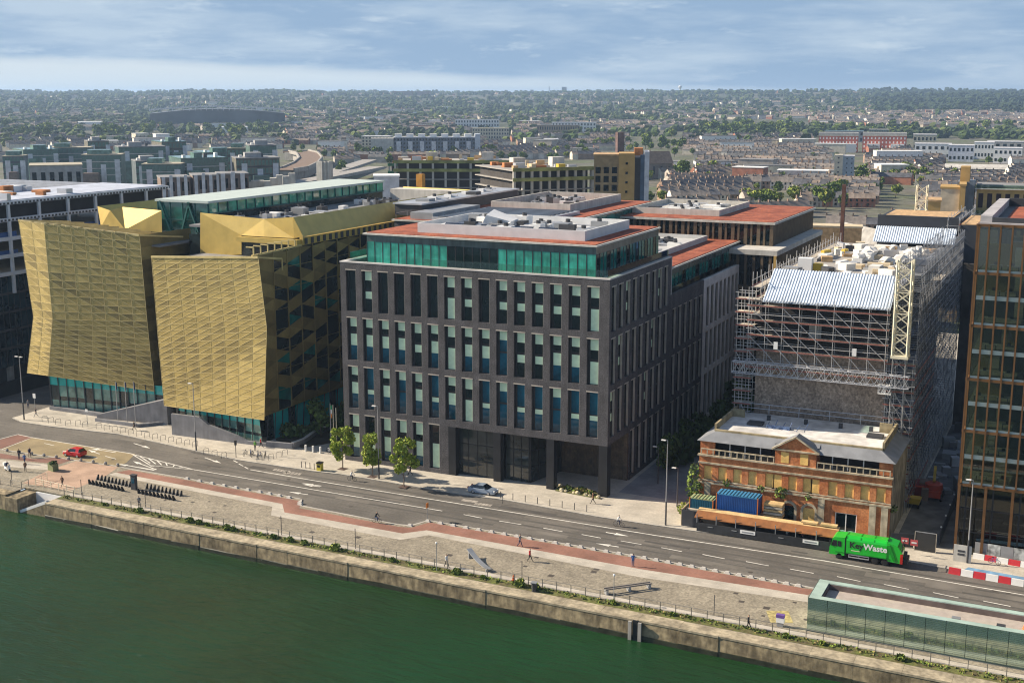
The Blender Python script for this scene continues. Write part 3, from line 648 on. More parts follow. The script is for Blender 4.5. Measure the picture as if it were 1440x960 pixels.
# ------------------------------------------------------------------ the gold bank building
GP = (-184, 171, 0); GL = (184, -171, 0)
gold = thing('bank_building', 'gold mesh clad bank headquarters of faceted panels above a teal glass base', 'office building', GP)
gm = [mat('gold_mesh_'+k, c, .5, metal=.35, var=.12, sc=.6, fine=.12, fs=9, spec=.5) for k, c in (('pale', (.55, .425, .155)), ('mid', (.47, .36, .125)), ('deep', (.39, .3, .105)), ('open', (.29, .225, .085)))]
gframe = mat('gold_frame', (.62, .5, .23), .45, metal=.35)
gsmooth = mat('gold_sheet', (.55, .4, .115), .45, metal=.3, var=.1, sc=.4)
def gold_face(cols, nx, ny, slope, seed, us, fold=0, bars=True, mats=gm, name='gold_panels'):
    """cols: list of (top, mid, bottom) points from left to right"""
    r = random.Random(seed)
    def P(u, v):
        i = max(k for k in range(len(us)-1) if u >= us[k]-1e-6); f = (u-us[i])/(us[i+1]-us[i])
        def vv(c):
            a, m, b = c
            return a.lerp(m, v*2) if v < .5 else m.lerp(b, v*2-1)
        q = vv(cols[i]).lerp(vv(cols[i+1]), f); k = max(0, v-(1-.47*u))*fold; return Vector((q.x, q.y-k, q.z))
    m = MB(); fr = MB(); nrm = (P(1, .5)-P(0, .5)).cross(P(.5, 0)-P(.5, 1)).normalized()
    if nrm.y > 0: nrm = -nrm
    tone = {}
    for j in range(ny):
        for i in range(nx):
            a, b_, c, d = P(i/nx, j/ny), P((i+1)/nx, j/ny), P((i+1)/nx, (j+1)/ny), P(i/nx, (j+1)/ny)
            band = (j+i if slope > 0 else j-i)//2; run = tone.setdefault(band, r.random()); low = slope > 0 and j/ny > 1-.47*i/nx
            k1, k2 = (r.choice((1, 1, 2)), r.choice((2, 3, 3))) if run < .45 else (r.choice((1, 1, 0)), r.choice((1, 2, 2)))
            if low: k1, k2 = r.choice((0, 0, 1)), r.choice((0, 1, 1, 2))  # paler golds below the fold: the facet's brighter light put into panel tone
            if slope > 0: m.add([a, b_, d], [(0, 2, 1)], k1); m.add([b_, c, d], [(0, 2, 1)], k2); q = (b_, d)
            else: m.add([a, b_, c], [(0, 2, 1)], k2); m.add([a, c, d], [(0, 2, 1)], k1); q = (a, c)
            if bars: fr.bar(q[0]+nrm*.015, q[1]+nrm*.012, .045, .09)
    if bars:
        for j in range(0, ny+1):
            for i in range(nx): fr.bar(P(i/nx, j/ny)+nrm*.015, P((i+1)/nx, j/ny)+nrm*.012, .045, .09)
        for i in range(nx+1):
            for j in range(0, ny):
                a, c = P(i/nx, j/ny), P(i/nx, (j+1)/ny); t = (P(1, .5)-P(0, .5)).normalized()*.035; o_ = nrm*.03; fr.hexa([c-t-o_, c+t-o_, c+t+o_, c-t+o_, a-t-o_, a+t-o_, a+t+o_, a-t+o_])
    m.build(name, mats, gold, loc=GL)
    if bars: fr.build('panel_frame', gframe, gold, loc=GL)
    return P
A = lambda x, y, Y: atY(x, y, Y)
f1 = gold_face([(A(26, 310, 172.4), A(47, 445, 172.4), A(38, 524, 172.4)), (A(62, 315, 171.2), A(74, 449, 171.2), A(68, 528, 171.2)), (A(196, 331, 174.0), A(207, 452, 174.2), A(217, 550, 174.6))], 9, 24, -1, 5, [0, 2/9, 1])
f2 = gold_face([(A(213, 361, 170.9), A(222, 470, 171.6), A(231, 570, 171.9)), (A(363, 362, 169.3), A(375, 460, 169.0), A(375, 589, 169.6))], 8, 25, 1, 9, [0, 1], 1.5)
# return of the left block (dark slot), bodies
a, c, d = f1(1, 0), f1(1, .5), f1(1, 1); k = Vector((0, 14, .0))
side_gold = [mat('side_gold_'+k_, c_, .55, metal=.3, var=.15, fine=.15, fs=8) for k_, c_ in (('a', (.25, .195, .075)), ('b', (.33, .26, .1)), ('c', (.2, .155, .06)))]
b = MB()
for j in range(14):
    p0, p1 = f1(1, j/14), f1(1, (j+1)/14)
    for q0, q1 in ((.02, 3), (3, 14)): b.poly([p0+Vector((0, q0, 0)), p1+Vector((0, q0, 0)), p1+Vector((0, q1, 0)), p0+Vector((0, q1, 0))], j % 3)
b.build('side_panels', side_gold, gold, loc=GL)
gbody = mat('dark_curtain_wall', (.02, .03, .03), .15, var=.4, spec=.7)
b = MB(); b.box(-180.5, -157.5, 176.5, 252, .1, 32.5); b.box(-151.5, -129.8, 174.5, 184, .1, 30.6); b.box(-154.5, -129.8, 184.2, 252, .1, 34.3); b.build('core', gbody, gold, loc=GL)
# glass base with leaning fins, stone plinth
b = MB(); tb = mat('teal_band', (.025, .42, .4), .12, spec=.7)
def base(x0, y0, x1, y1, z0, z1, n, lean):
    for i in range(n):
        t0, t1 = i/n, (i+1)/n; P = lambda t, z: Vector((x0+(x1-x0)*t, y0+(y1-y0)*t - .13*(z-z0), z))
        for za, zb, m in ((z0, z0+(z1-z0)*.3, 3), (z0+(z1-z0)*.3, z0+(z1-z0)*.42, 1), (z0+(z1-z0)*.42, z0+(z1-z0)*.74, 3 if i % 4 else 1), (z0+(z1-z0)*.74, z1, 2)):
            b.poly([P(t0, za), P(t1, za), P(t1, zb), P(t0, zb)], m)
        b.bar(P(t0, z0)+Vector((lean, -.15, 0)), P(t0, z1)+Vector((-lean, -.15, 0)), .16, .2, 0)
base(-180.4, 173.2, -154.6, 175.7, .1, 7.0, 13, -.35)
BG = [dark, gbody, tb, None]; teal_pale = mat('pale_teal_glass', (.12, .25, .215), .08, var=.4, sc=.5, spec=.8); BG[3] = teal_pale
b.build('glass_base', BG, gold, loc=GL); b = MB(); base(-149.3, 173.0, -129.3, 170.7, .1, 4.7, 11, -.3)
b.build('glass_base', [dark, gbody, tb, teal_pale], gold, loc=GL); b = MB()
for i in range(16):
    y = 172+i*2.2; b.poly([(-129.3, y, .1), (-129.3, y+2.2, .1), (-129.3, y+2.2, 5), (-129.3, y, 5)], 2 if i % 3 else 1); b.bar((-129.25, y, .1), (-129.2, y+.5, 5), .12, .16, 0)
b.build('glass_base', [dark, gbody, tb, teal_pale], gold, loc=GL)
slate = mat('grey_stone_plinth', (.2, .2, .21), .8, var=.15, sc=.6, stain=.15)
b = MB(); b.hexa([(-168, 171.6, .1), (-152.6, 173.4, .1), (-152.4, 175.2, .1), (-168, 174.2, .1), (-168, 171.6, .8), (-152.6, 173.4, 5.0), (-152.4, 175.2, 5.2), (-168, 174.2, .8)])
b.box(-181, -168, 172.6, 173.4, .1, .8); b.build('plinth', slate, gold, loc=GL)
b = MB(); q = [at(242, 611, .12), at(375, 628, .12)]
n = 10
for i in range(n):
    h = lambda t: .7+3.6*(max(0, 1-t*1.25))**.8 if t > .3 else 4.0
    t0, t1 = i/n, (i+1)/n; p0, p1 = q[0].lerp(q[1], t0), q[0].lerp(q[1], t1); h0, h1 = h(t0), h(t1)
    b.hexa([(p0.x, p0.y, .1), (p1.x, p1.y, .1), (p1.x, p1.y+.5, .1), (p0.x, p0.y+.5, .1), (p0.x, p0.y, h0), (p1.x, p1.y, h1), (p1.x, p1.y+.5, h1), (p0.x, p0.y+.5, h0)])
b.build('entrance_wall', slate, gold, loc=GL)
# dark side: gold triangles over dark glass
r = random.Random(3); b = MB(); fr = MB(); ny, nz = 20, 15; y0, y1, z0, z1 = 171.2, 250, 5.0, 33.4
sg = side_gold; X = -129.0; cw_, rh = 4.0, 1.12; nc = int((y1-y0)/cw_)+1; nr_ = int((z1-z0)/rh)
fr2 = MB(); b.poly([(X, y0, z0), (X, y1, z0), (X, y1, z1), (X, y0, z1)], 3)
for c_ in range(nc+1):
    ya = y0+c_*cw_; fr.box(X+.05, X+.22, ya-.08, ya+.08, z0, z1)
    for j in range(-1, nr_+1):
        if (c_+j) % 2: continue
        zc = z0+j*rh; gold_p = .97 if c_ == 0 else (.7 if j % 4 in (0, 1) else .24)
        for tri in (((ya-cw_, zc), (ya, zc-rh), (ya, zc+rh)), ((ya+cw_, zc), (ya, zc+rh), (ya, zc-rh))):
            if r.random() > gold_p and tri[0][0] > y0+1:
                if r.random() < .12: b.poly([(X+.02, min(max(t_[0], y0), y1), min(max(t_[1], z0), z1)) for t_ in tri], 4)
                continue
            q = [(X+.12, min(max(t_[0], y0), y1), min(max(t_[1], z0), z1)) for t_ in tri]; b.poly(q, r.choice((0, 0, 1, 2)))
fr.box(X+.03, X+.1, y0, y0+2.0, z0, z1)
for k in range(8): fr.box(X+.0, X+.06, y0, y1, z0+3.6*k-.04, z0+3.6*k+.04)
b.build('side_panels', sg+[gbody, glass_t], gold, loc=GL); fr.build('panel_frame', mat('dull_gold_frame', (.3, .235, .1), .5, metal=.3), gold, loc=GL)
# trellis behind the free-standing facade tops
b = MB()
for i in range(11): p = f1(i/10, 0); b.bar(p, (p.x+1.5, 184, p.z-1.2), .18, .3)
for i in range(9): p = f2(i/8, 0); b.bar(p, (p.x, 176, p.z-1.0), .16, .3); b.bar((p.x, 176, p.z-1.0), (p.x, 176, 30), .16, .2)
p0, p1 = f1(0, 0), f1(1, 0); b.bar(p0, p1, .3, .35); p0, p1 = f2(0, 0), f2(1, 0); b.bar(p0, p1, .3, .35)
for i in range(7): b.bar((-129, 170+i*2, 33.1), (-129, 170+i*2, 34.6), .2, .2); b.bar((-129, 170+i*2, 34.6), (-130.5, 170+i*2, 34.6), .2, .2)
b.bar((-129, 169.5, 33.2), (-129, 184, 33.5), .3, .3)
b.build('roof_trellis', gframe, gold, loc=GL)
b = MB(); b.box(-181, -155, 177, 190, 32.5, 32.8); b.box(-151.4, -129.9, 174.6, 184, 30.6, 30.9); b.build('terrace', grey_roof, gold, loc=GL)
# folded gold crown
Y = 184; P0, P1, P2, P3, P4, P5, P6, P7 = [A(x, y, yy) for x, y, yy in ((281.5, 299, Y), (281.5, 361, Y), (332.6, 304, Y+.4), (339.6, 331, Y-.5), (339.6, 358, Y-.5), (371, 307.7, Y+.7), (413.4, 305.5, Y), (413.4, 335, Y))]
Qm = A(371, 333, Y-.4)
b = MB()
for f in ((P0, P1, P4, P3), (P0, P3, P2), (P2, P3, P5), (P5, P3, Qm), (P5, Qm, P7), (P5, P7, P6)): b.poly(list(f))
A0, B0, C0, D0, E0, F0, G0 = [A(x, y, yy) for x, y, yy in ((137, 290, 190), (155, 296, 188), (142, 319, 188.6), (172, 291, 189.6), (176, 323, 187.6), (227, 296, 189), (228, 327, 188.6))]
for f in ((A0, C0, B0), (B0, C0, E0), (B0, E0, D0), (D0, E0, F0), (E0, G0, F0)): b.poly(list(f))
b.poly([A0, Vector((A0.x, 240, 38)), Vector((C0.x-.5, 240, 33)), C0])
M1 = [Vector((-130.6, yy, zz)) for yy, zz in ((184, 38.4), (253, 38.6))]; M2 = [Vector((-128.6, 184, 35.0)), Vector((-128.6, 250, 35.2))]
for i in range(14):
    t0, t1 = i/14, (i+1)/14; a0, a1, b0, b1 = M1[0].lerp(M1[1], t0), M1[0].lerp(M1[1], t1), M2[0].lerp(M2[1], t0), M2[0].lerp(M2[1], t1)
    j = Vector((U(.1, .3), 0, 0)); b.poly([a0, b0, b1+j*0]); b.poly([a0, b1, a1])
b.poly([P6, P7, M2[0], M1[0]]); b.poly([M1[1], M2[1], (-150, 253, 35), (-150, 256, 38.5)])
b.build('gold_crown', gsmooth, gold, loc=GL)
b = MB(); b.box(-142.4, -129.1, 182.6, 184, 33.6, 34.5); b.box(-129.4, -128.7, 184, 250, 33.5, 34.9)
for i in range(34): b.box(-128.7, -128.5, 184.5+i*1.95, 185.2+i*1.95, 33.6, 34.7, 1)
b.build('parapet_band', [gsmooth, dark], gold, loc=GL)
b = MB(); b.box(-142.3, -130.2, 183.6, 184, 30.9, 33.6, 1); b.box(-154.4, -131, 184.3, 252, 35.6, 36.0, 0); b.box(-150, -131, 250, 254, 36, 38.4, 2); b.build('roof', [grey_roof, gbody, pale_concrete], gold, loc=GL)
# glass atrium and long rooflight
b = MB(); z0, z1 = 29.2, 39.6
b.box(-166.5, -154.5, 190, 254, 33, 37.5, 1); b.box(-166.6, -154.4, 190.05, 254, 37.5, 39.5, 2); b.box(-166.6, -154.4, 189.9, 190.0, z0, 39.5, 3)
for u in range(5): b.box(-166.6+u*3.03, -166.5+u*3.03, 189.75, 189.9, z0, 39.5, 0)
for z in (z0+3.4, z0+6.9): b.box(-166.6, -154.4, 189.78, 189.9, z, z+.12, 0)
for p, q in (((-165.8, z1), (-161.5, z0)), ((-158.6, z1), (-162.4, z0)), ((-158.9, z1), (-154.8, z0))): b.bar((p[0], 189.6, p[1]), (q[0], 189.6, q[1]), .4, .3, 0)
b.box(-154.4, -154.2, 190, 254, 37.35, 37.6, 0)
for i in range(22): b.box(-154.4, -154.2, 190+i*2.9, 190.15+i*2.9, 37.5, 39.5, 0)
b.build('atrium_glazing', [mat('teal_frame', (.02, .11, .1), .5), gbody, mat('atrium_glass', (.05, .3, .2), .06, var=.5, sc=.4, spec=.8), mat('atrium_front_glass', (.015, .1, .085), .05, var=.6, sc=.3, spec=.8)], gold, loc=GL)
b = MB(); b.box(-167, -154.0, 189.6, 254.4, 39.5, 39.95); b.build('atrium_roof', mat('pale_green_roof', (.48, .55, .51), .6, var=.06), gold, loc=GL)
o = inst('roof_plant', None, gold, (-153, -0, 0)); bpy.data.objects.remove(o)
roof_clutter(gold, 184-153, 184-133, 186-171, 250-171, 36.0, 42, 17, 0, 1.5)
# ------------------------------------------------------------------ white steel frame at the left
sf = thing('steel_frame_building', 'unfinished building with open white steel top floors left of the gold bank', 'building site', (-200, 172, 0))
wsteel = mat('white_steel', (.62, .65, .7), .5, var=.08)
b = MB()
for z in (38.0, 34.6, 30.8, 27.3, 23.7):
    b.box(-.5, .0, 0, 60, z, z+.75); b.box(-60, -.5, 59.5, 60, z, z+.7); b.box(-60, -.5, 0, .5, z, z+.7)
for k in range(8):
    b.box(-.45, .05, k*8.1+3.6, k*8.1+4.2, 20, 38); b.box(-22, -21.4, k*8.1+3.6, k*8.1+4.2, 30, 38); b.box(-44, -43.4, k*8.1+3.6, k*8.1+4.2, 30, 38)
    b.box(-60, -.5, k*8.1+3.7, k*8.1+4.1, 37.9, 38.6)
b.build('steel_frame', wsteel, sf)
b = MB()
for z in (38.1, 34.75):
    b.box(.0, .03, 0, 60, z-.05, z)
    for k in range(62): b.hexa([(.0, k*.97, z-.02), (.06, k*.97, z-.02), (.06, k*.97+.5, z-.02), (0, k*.97+.5, z-.02), (.0, k*.97, z+.38), (.06, k*.97, z+.38), (.06, k*.97+.5, z+.38), (0, k*.97+.5, z+.38)])
b.build('castellated_web', dark, sf)
b = MB()
for z, m in ((34.7, 1), (31.0, 0), (27.5, 0), (23.9, 0)): b.box(-60, -.55, .5, 59.5, z, z+.35, m)
for k in range(7): b.box(-.7, -.62, .5+k*8.1, 6+k*8.1, 31.4, 32.5, 2); b.box(-.7, -.62, .5+k*8.1, 6+k*8.1, 27.9, 28.8, 2)
b.box(-60, -.55, .5, 34, 38.75, 38.9, 3); b.box(-20, -.55, 34, 59.5, 38.75, 38.9, 3)
b.build('floor_slab', [pale_concrete, mat('blue_deck', (.3, .36, .46), .7), mat('blue_sheeting', (.03, .09, .25), .6), mat('grey_blue_deck', (.46, .5, .58), .7)], sf)
b = MB(); b.box(-60, -1.2, 1, 59, 35.1, 37.9, 0); b.build('core', mat('dark_void', (.03, .03, .032), .9), sf)
b = MB(); b.box(-60, -.6, .4, 59.6, 5, 23.6, 0)
for k in range(40): b.box(-.6, -.5, k*1.5, k*1.5+.1, 5, 23.6, 1)
for z in (8.6, 12.3, 16, 19.8): b.box(-.6, -.45, .4, 59.6, z, z+.5, 1)
b.box(-60, -2, 1, 59, .0, 5, 1)
for k in range(8): b.box(-1.6, -.6, k*8.1+1.5, k*8.1+2.5, 0, 5, 2)
b.build('glazing', [mat('navy_glass', (.01, .03, .04), .06, var=.6, sc=.3, spec=.8), dark, concrete], sf)
wood = mat('raw_timber', (.5, .33, .17), .85, var=.25, sc=1); orange = mat('orange_formwork', (.42, .17, .06), .8, var=.3, sc=.6)
um = [MB().box(0, 1, 0, 1, 0, 1).mesh('material_stack', m) for m in (wood, orange, steel, orange, white)]; r = random.Random(6)
for k in range(34):
    o = inst('material_stack', r.choice(um), sf, (r.uniform(-50, -4), r.uniform(4, 32), 38.9)); o.scale = (r.uniform(1, 5), r.uniform(.8, 3), r.uniform(.3, 1.5))
for k in range(10):
    o = inst('material_stack', r.choice(um), sf, (r.uniform(-18, -4), r.uniform(38, 56), 35.05)); o.scale = (r.uniform(1, 4), r.uniform(.8, 3), r.uniform(.5, 2))
tag(MB().box(-.02, .2, 0, 60, 0, 3.0).build('site_hoarding', black, None, loc=(-197.5, 172, 0)), 'black hoarding along the side street left of the gold bank', 'hoarding')
# ------------------------------------------------------------------ scaffolded building with a bare brick gable
rough_brick = cells(mat('rough_brick', (.35, .275, .215), .95, var=.18, sc=.5, fine=.25, fs=4, stain=.15), 3.2, .25)
tin = mat('ribbed_metal_roof', (.56, .65, .76), .5, metal=.15, var=.1, sc=.4, stain=.15)
SP = (-45.6, 182, 0)
sb = thing('scaffolded_building', 'half built block with a bare brick end wall and two ribbed metal roofs', 'building site', SP)
MB().box(0, 19.1, 0, .6, 0, 22.3).build('brick_gable', rough_brick, sb)
b = MB(); b.box(.2, 18.9, .6, 63, 0, 30); b.box(.3, 18.8, .0, .6, 22.3, 30); b.build('core', mat('dark_sheathing', (.028, .028, .03), .8, var=.4), sb)
def ribbed(x0, x1, p0, p1, z0, z1, n, m, parent, name):
    """sloping sheet with standing ribs from (p0,z0) up to (p1,z1)"""
    b = MB(); st = (x1-x0)/n
    for k in range(n):
        x = x0+k*st
        for a, c, h, h2 in ((x, x+st*.28, .0, .08), (x+st*.28, x+st*.5, .08, .08), (x+st*.5, x+st*.72, .08, .0), (x+st*.72, x+st, 0, 0)):
            b.poly([(a, p0, z0+h), (c, p0, z0+h2), (c, p1, z1+h2), (a, p1, z1+h)])
    b.poly([(x0, p1, z1-.1), (x1, p1, z1-.1), (x1, p0, z0-.1), (x0, p0, z0-.1)]); return b.build(name, m, parent)
ribbed(1.2, 19.5, -2.2, 4.2, 30.0, 34.0, 44, tin, sb, 'metal_roof')
ribbed(6.5, 21.2, 60, 63.5, 32.6, 35.2, 34, tin, sb, 'metal_roof')
b = MB(); b.box(.3, 18.8, 4.3, 62, 30, 31.8, 0); b.box(1, 18.5, 4.4, 5, 31.8, 33.3, 1)
for k in range(58): b.box(1+k*.3, 1.1+k*.3, 4.2, 4.4, 31.8, 33.6, 2)
b.box(18.5, 19.4, 3, 63, 31.7, 32, 2); b.build('roof_deck', [concrete, dark, steel], sb)
b = MB(); b.box(6.6, 21.3, 63.6, 64.2, 33, 37.3, 0); b.box(6.6, 21.3, 64.2, 82, 20, 36.8, 0); b.box(7.5, 20, 65, 80, 36.8, 37.0, 1); b.box(22, 30, 62, 80, 20, 36.2, 0); b.box(22, 30, 62, 80, 36.2, 36.4, 1)
b.build('hoarded_storey', [mat('black_hoarding', (.035, .04, .05), .6), wood], sb)
r = random.Random(14)
sack = mat('white_sacks', (.66, .65, .61), .8, var=.12); tan = mat('tan_rolls', (.58, .48, .32), .8); bl = mat('blue_sheet', (.05, .16, .4), .6); ye = mat('yellow_bin', (.6, .42, .05), .5)
bag = [MB().blob((0, 0, .6), 1.0, 7, 5, 0, .25, .75).mesh('bulk_bag', sack) for _ in range(3)]
stk = [MB().box(-.5, .5, -.5, .5, 0, 1).mesh('material_stack', m) for m in (sack, tan, bl, ye, steel, dark, wood, white, grey)]
rol = MB().tube((-1.8, 0, .55), (1.8, 0, .55), .55, 8).mesh('insulation_roll', tan)
for k in range(80):
    o = inst('material_stack', r.choice(stk[:2]*3+stk[4:]*2+stk[:4]), sb, (r.uniform(1.5, 18), r.uniform(6, 57), 31.8), r.uniform(0, 3)); o.scale = (r.uniform(.6, 3.2), r.uniform(.5, 2), r.uniform(.2, 1.5))
for k in range(15): inst('bulk_bag', r.choice(bag), sb, (r.uniform(5, 17.5), r.uniform(28, 50), 31.8), r.uniform(0, 6)).scale = (1.3, 1.3, 1.2)
for p in ((13, 27), (15, 20), (14.4, 22)): inst('insulation_roll', rol, sb, (*p, 31.8), .15)
o = inst('material_stack', stk[3], sb, (5.2, 17, 31.8)); o.scale = (1.4, 1.2, 1.7)
o = inst('material_stack', stk[7], sb, (3.4, 16, 31.8)); o.scale = (2.2, 1.6, 2.6)
# ---- scaffolds
tubem = mat('scaffold_tube', (.5, .5, .5), .5, metal=.4); redt = mat('red_toe_board', (.27, .09, .07), .7); plank = mat('scaffold_plank', (.45, .4, .32), .85, var=.25, sc=1)
_pole = {}
def pole(parent, name, p, q, m=tubem, rad=.05):
    d = Vector(q)-Vector(p); key = (name, m.name, rad)
    if key not in _pole: _pole[key] = MB().tube((0, 0, 0), (0, 0, 1), rad, 5).mesh(name, m)
    o = inst(name, _pole[key], parent, p); o.rotation_euler = d.to_track_quat('Z', 'Y').to_euler(); o.scale = (1, 1, d.length); return o
tube_shaded = mat('shaded_scaffold_tube', (.27, .28, .3), .6, metal=.3)  # darker grey puts the side scaffold's shade into the tube colour
def scaffold(name, label, loc, ang, ln, dp, levels, bay, braces=True, boards=True, full=True, top=1.2, seed=2, sparse=0, tubem=tubem):
    o = thing(name, label, 'scaffold', loc, ang); r = random.Random(seed); n = max(1, round(ln/bay)); extra = MB(); np_ = nl = 0
    for i in range(n+1):
        for y in (0, dp):
            p, q = (ln*i/n, y, levels[0]-(2 if full else .2)), (ln*i/n, y, levels[-1]+top+r.uniform(-.3, .8))
            if np_ < 98: pole(o, 'standard', p, q, tubem); np_ += 1
            else: extra.tube(p, q, .05, 5)
    for z in levels:
        for y in (0, dp):
            for dz in (0, 1.0):
                if nl < 98: pole(o, 'ledger', (-.4, y, z+dz), (ln+.4, y, z+dz), tubem); nl += 1
        for i in range(0, n+1): extra.tube((ln*i/n, -.3, z-.1), (ln*i/n, dp+.3, z-.1), .045, 4)
    if extra.v:
        e = extra.build('transom', tubem, o); e['kind'] = 'stuff'
    if boards:
        for z in levels:
            if sparse:
                for k in range(sparse):
                    u = r.uniform(0, ln-8); MB().box(u, u+r.uniform(3, 8), dp*r.choice((.1, .5)), dp*.5+dp*.4, z, z+.05).build('deck', r.choice((plank, dark, grey)), o)
                if r.random() < .5: MB().box(-.3, ln*.4, -.08, -.03, z, z+.22).build('toe_board', redt, o)
                continue
            MB().box(-.3, ln+.3, .1, dp-.1, z, z+.05).build('deck', plank, o); MB().box(-.3, ln+.3, -.08, -.03, z, z+.17).build('toe_board', redt, o)
    if braces:
        for i in range(n):
            for a, c in zip(levels, levels[1:]):
                if r.random() < braces: pole(o, 'brace', (ln*i/n, -.1, c), (ln*(i+1)/n, -.1, a), tubem)
    return o
s1 = scaffold('gable_scaffold', 'scaffold of diagonal tubes and red boards hung across the upper brick gable', (-46.3, 179.6, 0), 0, 19.9, 1.6, [19.9, 22.6, 24.8, 27.0, 29.2], 2.5, .85, full=False)
for x in (3.9, 15.3): MB().box(x, x+.6, -.2, -.15, 23.0, 24.1).build('notice_board', white, s1)
MB().box(8.6, 10.4, 1.7, 1.75, 24.6, 27).build('opening', mat('grey_sheet', (.3, .3, .28), .7), s1)
scaffold('return_scaffold', 'scaffold tower against the left edge of the brick gable', (-48.2, 180.2, 0), 0, 2.1, 2.2, [2+2*k for k in range(15)], 1.05, .3, True, seed=3)
scaffold('side_scaffold', 'dense tall scaffold along the shaded side of the brick gabled block', (-22.3, 181.0, 0), math.pi/2, 56, 3.6, [2+2.05*k for k in range(17)], 1.8, .55, True, seed=4, sparse=2, tubem=tube_shaded)
scaffold('corner_scaffold', 'front scaffold bay at the right corner of the brick gable', (-26.2, 180.6, 0), 0, 3.6, 1.7, [2+2.0*k for k in range(11)], 1.2, .3, True, seed=7)
scaffold('far_scaffold', 'scaffold round the black hoarded storey behind the gabled block', (-24, 244, 0), math.pi/2, 30, 2, [20+2.0*k for k in range(9)], 2.4, .4, True, seed=5, sparse=1)
scaffold('roof_edge_scaffold', 'guard scaffold along the left roof edge of the gabled block', (-46.5, 242, 0), -math.pi/2, 60, 1.4, [27.5, 29.6, 31.7], 2.4, .1, True, top=1.6, seed=6, full=False)
# blue netting deep in the passage side
tag(MB().box(-.03, .03, 0, 44, 6, 24).build('debris_net', mat('blue_net', (.06, .09, .16), .9, var=.5, sc=.4), None, loc=(-25.6, 188, 0)), 'dark blue debris netting behind the side scaffold', 'netting')
def lattice(parent, name, p, q, w, h, n, m, rad=.07):
    """square lattice boom from p to q"""
    p, q = Vector(p), Vector(q); d = (q-p).normalized(); s = d.cross(Vector((0, 0, 1)))
    if s.length < .01: s = Vector((1, 0, 0))
    s.normalize(); u = s.cross(d); b = MB()
    C = [s*w/2*a+u*h/2*c for a, c in ((-1, -1), (1, -1), (1, 1), (-1, 1))]
    for c in C: b.tube(p+c, q+c, rad, 5)
    for i in range(n):
        a, e = p.lerp(q, i/n), p.lerp(q, (i+1)/n)
        for k in range(4):
            c0, c1 = C[k], C[(k+1) % 4]
            b.tube(a+c0, e+c1 if i % 2 else a+c1, rad*.6, 4); b.tube((a+c0) if not i % 2 else (a+c1), (e+c1) if not i % 2 else (e+c0), rad*.6, 4)
    return b.build(name, m, parent)
o = thing('truss_beam', 'long silver lattice beam spanning the brick gable under the scaffold', 'lattice beam', (-48.4, 179.2, 0)); lattice(o, 'boom', (0, 0, 19.9), (25.6, 0, 19.9), 1.0, 1.7, 26, steel, .07); lattice(o, 'bracket', (21.4, 0, 18.6), (23.2, 0, 18.6), .8, 1.2, 4, white, .06)
o = thing('crane_mast', 'cream lattice mast standing in front of the side scaffold', 'mast', (-24.4, 180.2, 0)); lattice(o, 'lattice', (0, 0, 23.6), (0, 0, 37.2), 2.0, 2.0, 9, cream, .15); MB().box(-1.2, 1.2, -1.2, 1.2, 23.2, 23.6).build('base_plate', cream, o); lattice(o, 'tower', (0, 0, 0), (0, 0, 23.2), 1.8, 1.8, 14, grey, .06)
o = thing('crane_mast', 'short cream lattice mast rising through the far timber deck', 'mast', (-33.2, 262, 20)); lattice(o, 'lattice', (0, 0, 0), (0, 0, 22), 2.0, 2.0, 14, cream, .13)
pr = at(1180, 350, 30); o = thing('piling_rig', 'tall rust red piling rig mast beyond the roof full of bags', 'piling rig', (pr.x, pr.y+2, 0)); MB().box(-.35, .35, -.35, .35, 0, 42.5).build('mast', mat('rusty_mast', (.12, .055, .04), .7, var=.3), o); MB().box(-.5, .5, -.5, .5, 26, 31).build('drive_head', bl, o); MB().box(-2, 2, -1, 4, 0, 3).build('rig_body', ye, o)
# ------------------------------------------------------------------ red brick Victorian building
VX, VY = -49.5, 167.0; VW, VD = 26.8, 14
rbk = mat('red_brick', (.52, .17, .06), .9, var=.25, sc=.6, fine=.25, fs=4, stain=.18, c2=(.62, .25, .1)); ply = mat('plywood_board', (.78, .5, .16), .8, var=.2, sc=.8, fine=.1)
vst = mat('weathered_stone', (.48, .41, .29), .9, var=.25, sc=1, stain=.35); slt = mat('slate', (.2, .21, .225), .7, var=.15, sc=.6)
vic = thing('brick_building', 'derelict red brick building with boarded windows and a small central pediment', 'old building', (VX, VY, 0))
def vx(p): return atY(p, 690, VY).x - VX
wx = [960+x/4.364 for x in (152, 240, 332, 425, 530, 578, 672, 763, 810, 920, 1022, 1120, 1218)]
wu = [vx(p) for p in wx]; ww = .62
b = MB(); w = WB(frame_local(0)); cuts = [(u-ww, u+ww) for u in wu]
arch = [vx(1110), vx(1139)]; shop = (vx(1176), vx(1207))
wall_grid(w, 0, VW, [(arch[0]-1, arch[0]+1), (arch[1]-1, arch[1]+1), shop], [(.1, 3.5)], .1, 5.2, .5)
wall_grid(w, 0, VW, cuts, [(5.75, 7.75)], 5.2, 9.2, .5)
w.box(0, .5, .5, VD, .1, 11.3); w.box(0, VW, VD-.5, VD, .1, 11.4)
mid = (vx(1088), vx(1146))
for a, c in ((0, 2.1), (VW-1.8, VW)): w.box(a, c, .35, .85, 9.2, 11.3)
w.box(mid[0], mid[1], -.12, 3, 9.2, 11.6); w.prism([(0, 0)], 0, 0) if 0 else None
w.poly([(mid[0], -.12, 11.6), (mid[1], -.12, 11.6), ((mid[0]+mid[1])/2, -.12, 13.3)])
w.build('brick_wall', rbk, vic)
MB().box(.5, VW-.5, 2.6, 3, 9.2, 11.4).build('loggia_wall', mat('loggia_dark', (.035, .03, .03), .9), vic)
